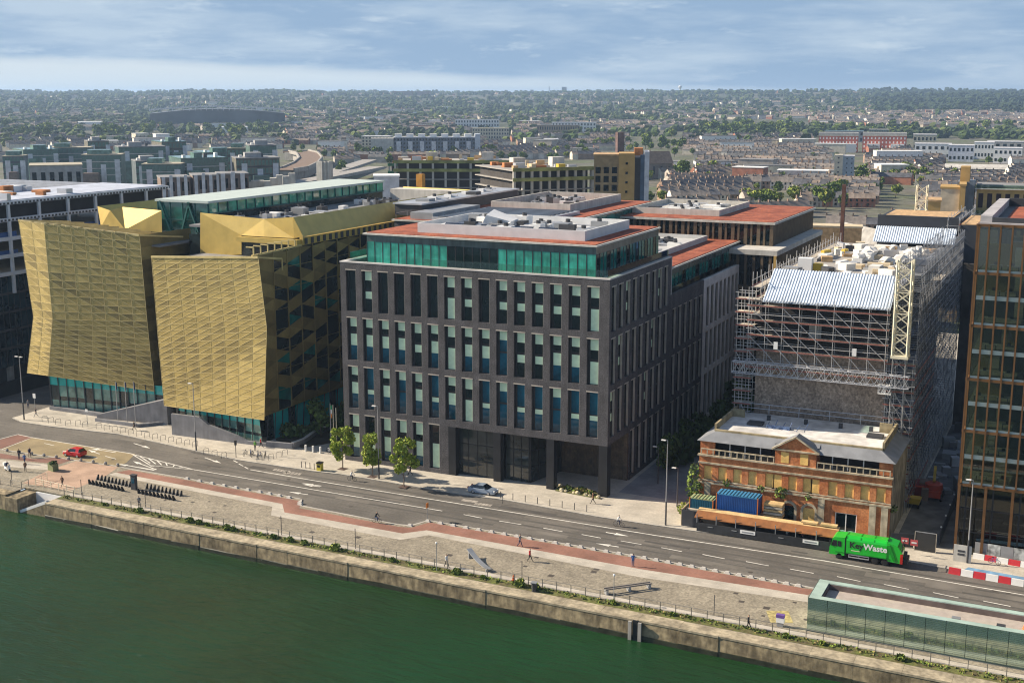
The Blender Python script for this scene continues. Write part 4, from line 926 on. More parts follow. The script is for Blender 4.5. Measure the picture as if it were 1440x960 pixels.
b = MB(); b.box(0, VW, .4, 2.6, 9.05, 9.25); b.box(-.15, VW+.15, -.22, 0, 5.15, 5.4); b.box(-.12, VW+.12, -.15, 0, 8.05, 8.3); b.box(-.2, VW+.2, -.3, .3, 9.2, 9.42); b.box(-.1, VW+.1, -.1, 0, 5.55, 5.68); b.build('cornice', vst, vic)
b = MB()
for a, c in ((.2, mid[0]-.1), (mid[1]+.1, VW-.2)):
    b.box(a, c, -.1, .08, 10.15, 10.3)
    n = int((c-a)/.85)
    for k in range(n+1): b.box(a+(c-a-.14)*k/n, a+(c-a-.14)*k/n+.14, -.08, .06, 9.42, 10.15)
b.build('balustrade', vst, vic)
for k in range(4):
    for a, c in ((2.1, mid[0]), (mid[1], VW-1.8)): MB().box(a+(c-a)*k/4-.07, a+(c-a)*k/4+.07, .4, .55, 9.2, 11.4).build('roof_post', steel, vic) if k else None
for i, (u, (a, c)) in enumerate(zip(wu, cuts)):
    f = MB().box(a, c, .2, .45, 5.75, 7.75).build('boarded_window', ply, vic); MB().box(a-.12, c+.12, -.08, .2, 5.66, 5.75).build('sill', vst, f)
for u in (vx(1102), vx(1129)): MB().box(u-.55, u+.55, -.17, -.12, 9.65, 11.2).build('boarded_window', ply, vic)
def arch_mesh(u, hw, z0, zs, y0, y1, ring, m, name, parent, fill=None):
    b = MB(); n = 10
    for k in range(n):
        t0, t1 = math.pi*k/n, math.pi*(k+1)/n; q = []
        for y in (y0, y1):
            q += [(u+math.cos(t)*rr, y, zs+math.sin(t)*rr) for t, rr in ((t0, hw), (t1, hw), (t1, hw+ring), (t0, hw+ring))]
        b.hexa(q)
    for s in (-1, 1): b.box(*sorted((u+s*hw, u+s*(hw+ring))), y0, y1, z0, zs)
    o = b.build(name, m, parent)
    if fill:
        MB().poly([(u+math.cos(math.pi*k/n)*hw, (y0+y1)/2+.03, zs+math.sin(math.pi*k/n)*hw) for k in range(n+1)] + [(u-hw, (y0+y1)/2+.03, z0), (u+hw, (y0+y1)/2+.03, z0)][:2]).build('door_board', fill, parent)
    return o
arch_mesh(arch[0], .8, .1, 3.1, -.12, .1, .35, vst, 'arch', vic, glass_d); arch_mesh(arch[1], .8, .1, 3.1, -.12, .1, .35, vst, 'arch', vic, ply)
for p in (1156, 1229, 1246, 995): u = vx(p); MB().box(u-.45, u+.45, -.2, .0, .1, 5.1).build('pilaster', vst, vic)
b = MB(); b.box(shop[0], shop[1], .2, .3, .1, 3.4, 1)
for u in (shop[0], (shop[0]+shop[1])/2-.06, shop[1]-.12): b.box(u, u+.12, .1, .2, .1, 3.4, 0)
b.box(shop[0], shop[1], .1, .2, 3.4, 3.5, 0); b.box(shop[0]+.2, shop[1]-.2, .14, .2, .2, 1.0, 2); b.build('shop_window', [white, glass_d, mat('window_display', (.2, .4, .3), .7, var=.6, sc=3)], vic)
# roof: slate skirt, flat deck, parapets, hip end
b = MB(); e = 11.35; z1 = 12.5; y1 = 1.7
b.poly([(-.4, -.1, e), (mid[0]-.2, -.1, e), (mid[0]-.2, y1, z1), (1.8, y1, z1)], 0); b.poly([(mid[1]+.2, -.1, e), (VW+.4, -.1, e), (VW-1.8, y1, z1), (mid[1]+.2, y1, z1)], 0)
b.poly([(mid[0]-.2, y1-1.0, z1-.45), (mid[1]+.2, y1-1.0, z1-.45), (mid[1]+.2, y1, z1), (mid[0]-.2, y1, z1)], 0)
b.poly([(-.4, VD, e), (-.4, -.1, e), (1.8, y1, z1), (1.8, VD, z1)], 0); b.poly([(VW+.4, -.1, e), (VW+.4, VD, e), (VW-1.8, VD, z1), (VW-1.8, y1, z1)], 0)
mm = (mid[0]+mid[1])/2
for s in (0, 1):
    a = mid[s]; o_ = -.35 if s == 0 else .35
    b.poly([(a+o_, -.45, 11.55), (mm, -.45, 13.6), (mm, y1, 13.6), (a+o_, y1, 11.9)][::1 if s == 0 else -1], 0)
b.build('slate_roof', slt, vic)
b = MB()
for s in (0, 1): b.bar((mid[s]+(-.4, .4)[s], -.35, 11.55), (mm, -.35, 13.55), .3, .22)
b.box(mid[0]-.4, mid[1]+.4, -.4, -.1, 11.4, 11.6); b.build('pediment_trim', vst, vic)
flat = mat('flat_roof', (.64, .63, .61), .85, var=.2, sc=.35, stain=.2, st=(.5, .5, .5))
MB().box(1.8, VW-1.8, y1+.4, VD, 12.4, 12.6).build('flat_roof', flat, vic)
b = MB(); b.box(1.7, VW-1.7, y1, y1+.4, 12.3, 12.75); b.box(1.5, 1.8, y1+.4, VD, 12.4, 13.5); b.box(VW-1.8, VW-1.5, y1+.4, VD, 12.4, 13.5);  b.box(VW-3.6, VW-1.8, VD-3.4, VD-3.1, 12.6, 14.0); b.box(1.8, 3.6, VD-3.4, VD-3.1, 12.6, 13.8); b.build('roof_parapet', mat('mossy_stone', (.3, .25, .15), .95, var=.35, sc=.8), vic)
for (x, y) in ((5, 6.6), (22, 7.0)):
    MB().box(x, x+2.2, y, y+1.8, 12.6, 12.95).build('roof_hatch', dark, vic)
for x in (7, 12.5, 17.5, 21.8): MB().box(x, x+.5, 10.4, 10.9, 12.6, 13.3).build('vent', dark, vic)
b = MB(); 
for k in range(6): b.tube((8+k*1.1, 6.0, 12.6), (8.3+k*1.1, 6.8+.3*(k % 3), 13.4+.3*(k % 2)), .05, 5); b.tube((8+k*1.1, 6.0, 13.1), (9.1+k*1.1, 6.2, 13.1), .05, 5)
b.box(8.2, 11.4, 6.2, 6.9, 12.6, 12.9); b.build('pipe_rack', mat('blue_pipes', (.08, .13, .25), .6, var=.5, sc=1.5), vic)
b = MB(); 
for k in range(6): b.tube((2+k*4.5, VD-.2, 12.6), (2+k*4.5, VD-.2, 14.1), .07, 5)
for z in (13.4, 14.1): b.tube((2, VD-.2, z), (24.5, VD-.2, z), .06, 5)
b.build('guard_rail', steel, vic)
MB().box(VW-.06, VW+.02, .5, VD, .1, 11.35).build('rendered_side', mat('stained_render', (.36, .31, .22), .95, var=.35, sc=.5, stain=.6), vic)
gv = [mat('leaf_%s' % k, c, .8, var=.3, sc=2, rand=.15) for k, c in (('light', (.17, .235, .03)), ('mid', (.1, .155, .025)), ('dark', (.05, .085, .02)), ('yellow', (.27, .29, .045)))]
def shrub(loc, rad, n, label, name='shrub', zs=1, size=.3, mis=(0, 1, 2), group=None):
    o = tag(MB().leaves((0, 0, rad*zs*.8), rad, n, size, mis, zs, .2).build(name, gv, None, loc=loc), label, 'shrub', group); return o
shrub((VX-.5, VY-.2, 1), 1.25, 420, 'tall ivy climbing the left corner of the red brick building', 'ivy', 3.2, .3)
shrub((VX+wu[5]+.6, VY-.4, 4.6), .9, 120, 'bushy weed sprouting from the brick front above the arches', size=.25)
shrub((VX+wu[1]+.8, VY-.35, 5.2), .6, 50, 'small weed growing at the second boarded window', size=.25)
shrub((VX+wu[8]-.9, VY-.35, 4.9), .5, 40, 'small weed on the stone ledge above the central arches', size=.22)
shrub((VX+wu[4]-1, VY-.35, 5.1), .5, 40, 'small weed on the ledge above the blue container', size=.22)
shrub((VX+VW+.3, VY+.6, 4.4), .6, 60, 'weed at the right corner of the red brick building', size=.25)
# ---- hoarding with timber walkway roof, containers, gantry
hx0, hx1 = -47.7, -28.4
hd = thing('site_hoarding', 'black street hoarding with a sloping timber walkway roof below the containers', 'hoarding', (hx0, 160.6, 0)); hw_ = hx1-hx0
MB().box(0, hw_, 0, .12, .1, 1.35).build('barrier_panel', mat('hoarding_black', (.03, .032, .035), .6, var=.3), hd)
MB().box(-2.6, -.1, 1.2, 1.35, .1, 2.5).build('end_panel', dark, hd); MB().box(-2.7, -2.55, 1.35, 7, .1, 2.5).build('end_panel', mat('timber_edge', (.4, .32, .2), .8), hd)
MB().box(0, hw_, 2.2, 2.3, .1, 2.4).build('rear_panel', black, hd)
for k in range(8): MB().box(hw_*k/7-.05, hw_*k/7+.05, .02, .14, 1.35, 2.6).build('post', grey, hd)
cw = mat('canopy_timber', (.6, .42, .2), .8, var=.2, sc=.7, fine=.15); of = mat('orange_fascia', (.26, .1, .028), .7, var=.2, sc=1)
MB().hexa([(-.2, 1.0, 2.75), (hw_, 1.0, 2.75), (hw_, 1.9, 2.9), (-.2, 1.9, 2.9), (-.2, 1.0, 2.85), (hw_, 1.0, 2.85), (hw_, 1.9, 3.0), (-.2, 1.9, 3.0)]).build('canopy', cw, hd)
MB().hexa([(-.4, .1, 1.95), (hw_, .1, 1.95), (hw_, .98, 2.72), (-.2, .98, 2.72), (-.4, .1, 2.05), (hw_, .1, 2.05), (hw_, .98, 2.84), (-.2, .98, 2.84)]).build('fascia', of, hd)
for x in (6.2, 14.8): f = MB().box(x, x+2.1, -.05, -.01, .75, 1.25).build('sign', white, hd); MB().box(x+.25, x+1.85, -.07, -.05, .92, 1.08).build('sign_text', grey, f)
for x in (1.6, 5.0, 11.5): MB().box(x, x+.7, -.05, -.01, .9, 1.0).build('sign', grey, hd)
for x, (a, c) in enumerate(((14.2, 16.4), (16.8, 19))): MB().box(a, c, 1.2, 2.0, 3.06+x*.0, 3.3).build('timber_stack', cw, hd)
gt = tag(MB().box(0, 13, 0, 3.0, 2.05, 2.25).build('site_gantry', plank, None, loc=(-50.1, 163.2, 0)), 'timber deck carrying the two site containers', 'platform')
def container(name, label, loc, ln, h, wd, body, roofm, post):
    o = thing(name, label, 'container', loc); b = MB(); n = int(ln/.26)
    for k in range(n):
        x = .12+(ln-.24)*k/n; st = (ln-.24)/n
        for y, s in ((.0, 1), (wd, -1)): b.box(x, x+st*.55, y+(0 if s > 0 else -.06), y+(.06 if s > 0 else 0), .1, h-.1)
    b.box(.1, ln-.1, .06, wd-.06, .05, h-.06); m = int(wd/.26)
    for k in range(m): y = .15+(wd-.3)*k/m; b.box(ln-.1, ln-.03, y, y+.14, .1, h-.1)
    b.build('body', body, o); b = MB(); n = int(ln/.5)
    for k in range(n): b.box(.1+(ln-.2)*k/n, .1+(ln-.2)*(k+.6)/n, .08, wd-.08, h-.06, h-.01)
    b.box(.0, ln, .0, wd, h-.16, h-.06); b.build('roof', roofm, o)
    for x in (0, ln-.12):
        for y in (-.02, wd-.1): MB().box(x, x+.12, y, y+.12, 0, h).build('corner_post', post, o)
    return o
opost = mat('orange_post', (.6, .17, .03), .5); cblue = mat('container_blue', (.015, .09, .32), .45, var=.12, stain=.2)
container('shipping_container', 'large bright blue ribbed container with orange corner posts', (-45.9, 163.6, 2.25), 6.0, 2.75, 2.5, cblue, mat('container_roof', (.06, .26, .48), .5, var=.15), opost)
container('shipping_container', 'small teal container with a striped yellow green roof', (-49.8, 163.7, 1.9), 3.5, 1.9, 2.2, mat('container_teal', (.015, .11, .17), .5), mat('striped_roof', (.45, .42, .2), .7, var=.3, sc=1.2, c2=(.3, .45, .25)), opost)
shrub((-51.0, 165, .8), .9, 110, 'yellow green shrub left of the teal container', mis=(0, 3))
b = MB()
for k in range(5): b.box(0, 2.6, .1, 1.6, k*.42, k*.42+.3, k % 2)
tag(b.build('pallet_stack', [cw, plank], None, loc=(-39.3, 164.3, 2.26)), 'stack of timber pallets right of the blue container', 'pallets')
# ------------------------------------------------------------------ green glass pavilion on the quay
gx, gy, gw, gd, gh = -26.5, 134.1, 40, 6.2, 4.0
pv = thing('glass_pavilion', 'long low pavilion of pale green mirror glass with a sunken roof on the quay', 'pavilion', (gx, gy, .12))
mg = mat('mirror_glass', (.48, .6, .52), .1, metal=.85, var=.08, sc=.3); gj = mat('glass_joint', (.05, .08, .075), .5); gtop = mat('frosted_glass_edge', (.38, .5, .44), .35, var=.15, sc=.5)
for k in range(19):
    MB().box(k*2.12+.03, k*2.12+2.09, 0, .08, .2, gh).build('glass_panel', mg, pv)
b = MB(); b.box(0, gw, .1, .3, .0, gh-.02)
for z in [.2+.2*k for k in range(19)]: b.box(0, gw, -.012, 0, z, z+.018)
b.box(0, gw, -.03, .3, 0, .2); b.build('backing', gj, pv)
MB().box(-.08, .0, .1, gd, .0, gh).build('glass_end', mg, pv); MB().box(0, gw, gd-.1, gd, 0, gh).build('glass_rear', mg, pv)
b = MB()
for q in ((0, gw, .1, 1.0), (0, gw, gd-.9, gd-.1), (0, 1.2, 1.0, gd-.9), (gw-1, gw, 1, gd-.9)): b.box(*q, gh-.12, gh+.0)
b.build('roof_edge', gtop, pv)
b = MB(); b.box(1.2, gw-1, 1.0, 1.1, gh-.85, gh-.12); b.box(1.2, gw-1, gd-1.0, gd-.9, gh-1.2, gh-.12); b.box(1.2, 1.3, 1.1, gd-1, gh-1.2, gh-.12); b.build('well_wall', mat('brown_well', (.13, .1, .09), .8, var=.3), pv)
MB().box(1.2, gw-1, 1.0, gd-.9, gh-.85, gh-.75).build('roof_deck', mat('mauve_roof', (.52, .45, .4), .9, var=.2, sc=.4, stain=.15, c2=(.46, .41, .34)), pv)
for x in (15.2, 19.8): MB().box(x, x+.9, 1.6, 2.3, gh-.75, gh-.2).build('roof_box', dark if x > 16 else grey, pv)
o = thing('traffic_cone', 'orange and white cone lying in the sunken pavilion roof', 'cone', (gx+22.6, gy+3.2, gh-.63)); MB().lathe([(.28, 0), (.26, .1), (.05, .75)], 10).build('cone', mat('cone_orange', (.7, .16, .03), .6), o)
# ------------------------------------------------------------------ the town behind
def pd(x, d):
    """point of the ground at photo column x, d metres away"""
    r = _ray(x, 180); h = math.hypot(r.x, r.y); return Vector((r.x/h*d, r.y/h*d, 0))
def zy(x, y, d):
    r = _ray(x, y); return EYE + d*r.z/math.hypot(r.x, r.y)
def facing(x): r = _ray(x, 180); return math.atan2(-r.x, r.y)
_win = {}
def windows(o, T, W_, z0, z1, floors, bays, m, ang=0, frac=.5, hf=.55, name='window'):
    key = (m.name, name)
    if key not in _win: _win[key] = MB().box(0, 1, -.06, .1, 0, 1).mesh(name, m)
    fh = (z1-z0)/floors; bw = W_/bays
    for f in range(floors):
        for k in range(bays):
            q = inst(name, _win[key], o, T(bw*(k+.5-frac/2), 0, z0+fh*(f+.5-hf/2)), ang); q.scale = (bw*frac, 1, fh*hf)
def block(name, label, cat, x0, x1, ytop, d, dep, wall, roof, floors=4, bays=8, wm=glass_d, zb=0, yaw=0, frac=.5, hf=.55, side=0, par=.5, group=None):
    p, q = pd(x0, d), pd(x1, d); w = (q-p).length; ang = math.atan2(q.y-p.y, q.x-p.x)+yaw; h = zy((x0+x1)/2, ytop, d)
    base = terrain(p.x, p.y) if d > 1800 else 0
    o = thing(name, label, cat, (p.x, p.y, base), ang, group); h -= base
    b = MB().box(0, w, 0, dep, 0, h-par); b.build('wall', wall, o)
    MB().box(-.2, w+.2, -.2, dep+.2, h-par, h).build('roof', roof, o)
    if floors: windows(o, frame_local(0), w, zb, h-par, floors, bays, wm, 0, frac, hf)
    if side: windows(o, frame_local(math.pi/2, w, 0), dep, zb, h-par, floors, side, wm, math.pi/2, frac, hf)
    return o, w, h
tealw = mat('sea_green_cladding', (.1, .16, .14), .4, var=.3, sc=.3); tealg = mat('pale_green_glazing', (.12, .21, .175), .15, var=.35, sc=.4); lilac = mat('white_panel', (.62, .62, .65), .7)
brownw = mat('brown_cladding', (.19, .14, .115), .8, var=.2); tanr = mat('tan_roof', (.4, .36, .27), .85, var=.15); greyt = mat('grey_town_wall', (.34, .34, .34), .85, var=.15)
olivew = mat('olive_cladding', (.13, .125, .095), .7, var=.3, sc=.3); bluew = mat('slate_cladding', (.1, .125, .135), .6, var=.25, sc=.3)
# green glass apartment quarter on the left
G_ = 'green glass apartment blocks left of the rail curve'
TB = [(66, 125, 207, 930, 'stepped'), (122, 152, 198, 960, 'tall corner'), (30, 82, 210, 900, 'long low'), (0, 30, 219, 850, 'brown topped'), (165, 232, 206, 860, 'broad'), (226, 262, 199, 880, 'tall slim'), (112, 168, 217, 800, 'flat roofed'),
      (188, 222, 226, 760, 'dark'), (252, 318, 222, 700, 'glassy'), (318, 352, 208, 800, 'pale topped'), (350, 388, 204, 770, 'high'), (285, 330, 214, 840, 'wide roofed'), (196, 252, 230, 690, 'near'), (330, 392, 222, 690, 'right hand')]
for i, (x0, x1, yt, d, k) in enumerate(TB):
    o, w, h = block('apartment_block', '%s green glass apartment block, %s' % (k, ('behind the white steel frame', 'at the foot of the tree belt', 'beside the rail curve', 'behind the long rooflight of the gold bank')[0 if i < 4 else 1 if i in (4, 5, 6) else 2 if x0 > 300 else 3]), 'apartments', x0, x1, yt, d, 16+6*(i % 3), (tealw, olivew, tealw, bluew)[i % 4], (tanr, grey_roof, tealg)[i % 3], 6, max(4, int((x1-x0)/5)), tealg, yaw=(-.18, .12, .25)[i % 3], frac=.7, hf=.6, group=G_)
    MB().box(w*(.12+.1*(i % 3)), w*(.5+.1*(i % 4)), 3, 11, h, h+2.6).build('penthouse', (tealg, greyt, tealg)[i % 3], o); MB().box(w*(.05+.3*(i % 2)), w*(.45+.3*(i % 2)), -7, -.1, 0, h*(.55+.1*(i % 3))).build('lower_wing', (brownw, tealw, tealg)[i % 3], o)
    for f in range(1, 6): MB().box(-.1, w+.1, -.25, -.07, f*(h-.5)/6-.25, f*(h-.5)/6+.2).build('floor_band', (pale_concrete, dark)[i % 2], o)
    for k in range(2+i % 3): MB().box(w*(.1+.25*k), w*(.1+.25*k)+1.6, 6+k, 9+k, h, h+1.2+k*.3).build('roof_plant', (white, steel, dark)[k % 3], o)
    if 1:
        for k in range(3): MB().box(w*(.12+.36*k), w*(.12+.36*k)+3.0, -.5, -.1, 0, h-3-(k % 2)*3).build('white_panel', lilac, o)
for i, (x0, yt, n) in enumerate(((222, 249, 4), (268, 246, 4), (305, 244, 3))):
    o, w, h = block('apartment_block', ('low brown apartment block with pale vertical panels, left one behind the rooflight', 'low brown apartment block with pale vertical panels, middle one behind the rooflight', 'low brown apartment block with pale vertical panels, right one behind the rooflight')[i], 'apartments', x0, x0+42, yt, 470, 14, brownw, grey_roof, 5, 6, glass_d, yaw=.1, group='low panelled blocks behind the rooflight')
    for k in range(n): MB().box(w*(k+.15)/n, w*(k+.6)/n, -.4, -.08, 0, h+.6*(k % 2)).build('white_panel', lilac, o)
block('warehouse', 'low box with a pale sloping roof among the green apartments', 'warehouse', 37, 112, 232, 640, 22, greyt, tanr, 2, 6)
for i in range(9):
    p = pd(332+i*9, 480+U(-6, 6)); o = thing('stair_core', 'unfinished concrete stair core standing in the row right of the green flats', 'concrete core', (p.x, p.y, 0), facing(350), 'bare concrete cores beside the rooflight'); MB().box(0, 2.4, 0, 3, 0, zy(340, 258-i*1.2+U(-3, 2), 480)).build('wall', pale_concrete, o); MB().box(.6, 1.5, -.05, 0, 8, 19).build('slot', orange, o)
# rail viaduct curve
ctr = [(396, 240), (415, 237), (430, 230), (437, 223), (432, 216), (420, 213), (405, 214)]
pts = [at(*p, 8) for p in ctr]; t = thing('railway_viaduct', 'curved railway viaduct with brown trackbed right of the green flats', 'viaduct', (pts[0].x, pts[0].y, 0)); o0 = Vector((pts[0].x, pts[0].y, 0)); b = MB(); c = MB()
fine = []
for i in range(len(pts)-1):
    for k in range(4): fine.append(pts[i].lerp(pts[i+1], k/4)-o0)
for a, e in zip(fine, fine[1:]):
    b.bar(a, e, 18, 1); n = (e-a).normalized().cross(Vector((0, 0, 1))); c.bar(a+n*9.2+Vector((0, 0, .3)), e+n*9.2+Vector((0, 0, .3)), 1.2, 3); c.bar(a-n*9.2, e-n*9.2, 1, 3); c.bar(a-Vector((0, 0, 4)), e-Vector((0, 0, 4)), 14, 7)
b.build('trackbed', mat('track_ballast', (.2, .14, .1), .95), t); c.build('parapet', concrete, t)
for (p, q, z, l) in (((398, 262), (530, 236), 6, 'grey road bridge deck running behind the gold bank roof'), ((455, 247), (520, 226), 5, 'rail embankment strip behind the concrete cores')):
    a, e = at(*p, z), at(*q, z); tag(MB().bar((0, 0, 0), e-a, 12, 2).build('bridge_deck', concrete, None, loc=a), l, 'bridge')
for k in range(3): p = pd(443+k*5, 560); tag(MB().box(0, 3, 0, 3, 0, zy(445, 227, 560)).build('concrete_core', pale_concrete, None, loc=p), 'slim pale concrete core beside the bridge deck', 'concrete core', 'slim cores by the bridge')
# concrete frames under construction
yedge = mat('yellow_green_edge', (.27, .28, .09), .7, var=.4, sc=.2); void = mat('frame_void', (.05, .045, .042), .9); gedge = mat('green_screen', (.05, .2, .1), .7, var=.3)
def frame_building(name, label, x0, x1, ytop, d, dep, yaw, nf, nb, edge=yedge, slope=0):
    p, q = pd(x0, d), pd(x1, d); w = (q-p).length; ang = math.atan2(q.y-p.y, q.x-p.x)+yaw; w /= math.cos(yaw); h = zy((x0+x1)/2, ytop, d); fh = 3.6
    o = thing(name, label, 'building site', (p.x, p.y, 0), ang)
    for k in range(nf):
        z = h-.35-k*fh
        MB().box(0, w, 0, dep, z, z+.35).build('floor_slab', concrete, o)
        if k < 2: MB().box(-.3, w+.3, -.35, -.2, z-.1, z+1.2).build('edge_screen', edge, o)
    MB().box(0, w, 0, dep, 0, h-.35-(nf-1)*fh).build('lower_floors', brownw, o); MB().box(1.5, w-1.5, 2.5, dep-2, 0, h-.4).build('core', void, o)  # dark inner box gives the shade of the open floors by its colour
    cm = MB().box(-.45, .45, 0, .8, 0, 1).mesh('column', pale_concrete)
    for k in range(nb+1): c = inst('column', cm, o, (.5+(w-1)*k/nb, .1, 0)); c.scale = (1, 1, h-.4)
    for k in range(4): c = inst('column', cm, o, (w-.6, dep*k/4+.9, 0)); c.scale = (1, 1, h-.4)
    r = random.Random(nb); st = [MB().box(0, 1, 0, 1, 0, 1).mesh('material_stack', m) for m in (orange, wood, ye, steel, tan)]
    for k in range(26): c = inst('material_stack', r.choice(st), o, (r.uniform(1, w-5), r.uniform(1, dep-4), h)); c.scale = (r.uniform(1, 5), r.uniform(1, 3), r.uniform(.4, 2.2))
    for k in range(2): MB().box(w*(.25+.5*k), w*(.25+.5*k)+5, dep*.5, dep*.5+4, h, h+3.5).build('lift_core', pale_concrete, o)
    return o
frame_building('unfinished_flats', 'long concrete frame of open floors with a yellow edge left of the yellow tower', 553, 716, 228, 545, 34, -.06, 5, 9)
frame_building('unfinished_flats', 'nearer concrete frame with a bright yellow green band joining the yellow tower', 722, 838, 240, 455, 40, .42, 4, 9)
frame_building('unfinished_flats', 'small frame with a green screen and orange timber behind the gold crown', 545, 600, 232, 600, 16, 0, 3, 4, gedge)
b_, w, h = block('site_building', 'pale box of the building site right behind the gold crown', 'building site', 524, 560, 247, 400, 10, lilac, white, 0)
tag(MB().box(0, 2.2, 0, 2, 0, zy(587, 245, 400)).build('hoist_mast', mat('orange_hoist', (.55, .25, .03), .6), None, loc=pd(584, 400)), 'orange hoist mast in front of the long concrete frame', 'hoist')
# yellow tower
ochre = mat('ochre_brick', (.44, .29, .11), .85, var=.12, sc=.3); d = 440
p, q = pd(836, d), pd(910, d); w = (q-p).length; h = zy(870, 219, d); o = thing('brick_tower', 'yellow brick apartment tower with a white flank behind the red roofs', 'tower block', p, math.atan2(q.y-p.y, q.x-p.x))
MB().box(0, 8.6, 0, 12, 0, h).build('wall', mat('brown_ochre', (.3, .22, .12), .85, var=.2), o); MB().box(8.6, 14.2, -.6, 12, 0, h+.8).build('wall', ochre, o)
MB().box(14.2, 16.2, 1, 12, 0, h-1).build('recess', dark, o); MB().box(16.2, 17.6, .2, 12, 0, h+.3).build('blue_strip', mat('slate_blue', (.06, .1, .16), .6), o); MB().box(17.6, w+1, 0, 12, 0, h+1.4).build('white_flank', mat('pale_blue_white', (.5, .53, .58), .7), o)
windows(o, frame_local(0), 8.6, h-22, h-3.5, 6, 3, glass_d, 0, .62, .7); windows(o, frame_local(0, 10.6, -.6), 1.6, h-24, h-1, 7, 1, glass_d, 0, .5, .25); MB().box(-.3, 8.7, -.3, 12, h, h+.5).build('roof', wood, o); MB().box(1, 8, 2, 10, h-2.9, h-.1).build('top_floor', void, o)
MB().box(14, 17, 2, 9, h, h+2.5).build('roof_plant', orange, o)
# church
o = thing('church', 'brown roofed brick church with a square tower behind the yellow tower', 'church', pd(884, 900), facing(900)+.35)
cb = mat('church_stone', (.24, .2, .17), .9, var=.2, sc=.2); b = MB(); b.box(0, 34, 0, 16, 0, 11); b.poly([(34, 0, 11), (34, 16, 11), (34, 8, 19)]); b.poly([(0, 16, 11), (0, 0, 11), (0, 8, 19)]); b.build('wall', cb, o)
b = MB(); b.poly([(-.5, -.8, 10.8), (34.5, -.8, 10.8), (34.5, 8, 19.3), (-.5, 8, 19.3)]); b.poly([(34.5, 16.8, 10.8), (-.5, 16.8, 10.8), (-.5, 8, 19.3), (34.5, 8, 19.3)]); b.build('roof', mat('brown_roof', (.15, .115, .09), .9, var=.2), o)
MB().box(-7, -2, 3, 8, 0, 33).build('tower', mat('tower_brick', (.13, .08, .07), .9, var=.3), o); MB().box(34.02, 34.1, 6, 10, 4, 13).build('window', lilac, o); windows(o, frame_local(0), 34, 2, 10, 1, 6, dark, 0, .25, .7)
b = MB(); b.box(-18, -10, -2, 6, 0, 12); b.poly([(-18, -2, 12), (-10, -2, 12), (-14, -2, 19)]); b.poly([(-18, -2, 12), (-14, -2, 19), (-14, 6, 19), (-18, 6, 12)]); b.poly([(-14, -2, 19), (-10, -2, 12), (-10, 6, 12), (-14, 6, 19)]); b.build('porch_gable', mat('pale_church_stone', (.42, .36, .27), .9), o)
# white slab with dark bays
o, w, h = block('apartment_block', 'long white apartment slab with dark bays and pale vertical panels', 'apartments', 553, 668, 193, 1230, 16, mat('blue_grey_bay', (.13, .15, .19), .7), lilac, 5, 26, glass_d, frac=.5)
for k in range(7): MB().box(w*(k+.25)/7, w*(k+.62)/7, -1, -.08, 2, h-4).build('white_panel', lilac, o); MB().box(w*(k+.1)/7, w*(k+.7)/7, 2, 12, h, h+3).build('penthouse', white, o)
MB().box(-22, .0, -2, 14, 0, h-1).build('end_block', pale_concrete, o); MB().box(w, w+5, -1, 16, 0, h+3).build('end_block', mat('white_blue', (.5, .54, .6), .7), o)
block('apartment_block', 'cream flats at the left end of the white apartment slab', 'apartments', 508, 548, 191, 1260, 14, mat('cream_render', (.5, .48, .4), .8), lilac, 6, 8, dark, yaw=-.3)
block('terrace_crescent', 'cream crescent terrace above the white slab', 'houses', 664, 716, 180, 1700, 14, mat('cream_render_b', (.58, .52, .4), .85), tanr, 3, 14, dark)
block('apartment_block', 'row of white flats left of the tree clad slope', 'apartments', 640, 702, 168, 2100, 12, white, lilac, 3, 16, dark); block('apartment_block', 'white flats on the slope beside the dark wood', 'apartments', 776, 838, 172, 1950, 12, white, lilac, 3, 14, dark)
block('terrace_row', 'long ochre terrace with dark roof in the middle distance', 'houses', 755, 815, 176, 1800, 12, mat('tan_brick', (.32, .25, .17), .9), grey_roof, 2, 18, dark)
# right hand side
o, w, h = block('tower_block', 'small cream and blue grey tower block among terraced houses', 'tower block', 1176, 1204, 219, 880, 12, mat('blue_grey_render', (.3, .36, .42), .85), lilac, 6, 4, dark, frac=.25, hf=.3); MB().box(-.1, w*.42, -.5, 12.1, 0, h+.5).build('cream_face', mat('cream_face', (.58, .53, .42), .85), o); windows(o, frame_local(0, w*.05, -.5), w*.3, 0, h, 6, 1, dark, 0, .3, .3)
redb = mat('coral_render', (.46, .13, .085), .85, var=.15)
for x0, x1, l in ((1152, 1208, 'left coral red apartment block with cream top floor'), (1214, 1276, 'right coral red apartment block with cream top floor')):
    o, w, h = block('apartment_block', l, 'apartments', x0, x1, 191, 1360, 16, redb, tanr, 4, 12, white, group='coral red apartment blocks', frac=.35, hf=.5); MB().box(0, w, 1, 15, h, h+3.2).build('top_floor', pale_concrete, o)
    for k in range(2): MB().box(w*(.1+.55*k), w*(.4+.55*k), -9, -.1, 0, 9).build('white_wing', white, o)
block('office_block', 'pale green flat office behind the coral apartments', 'office building', 1222, 1250, 182, 1700, 16, tealg, pale_concrete, 3, 8, dark); block('office_block', 'grey low office above the left coral apartments', 'office building', 1160, 1215, 184, 1650, 16, greyt, tealg, 2, 9, dark)
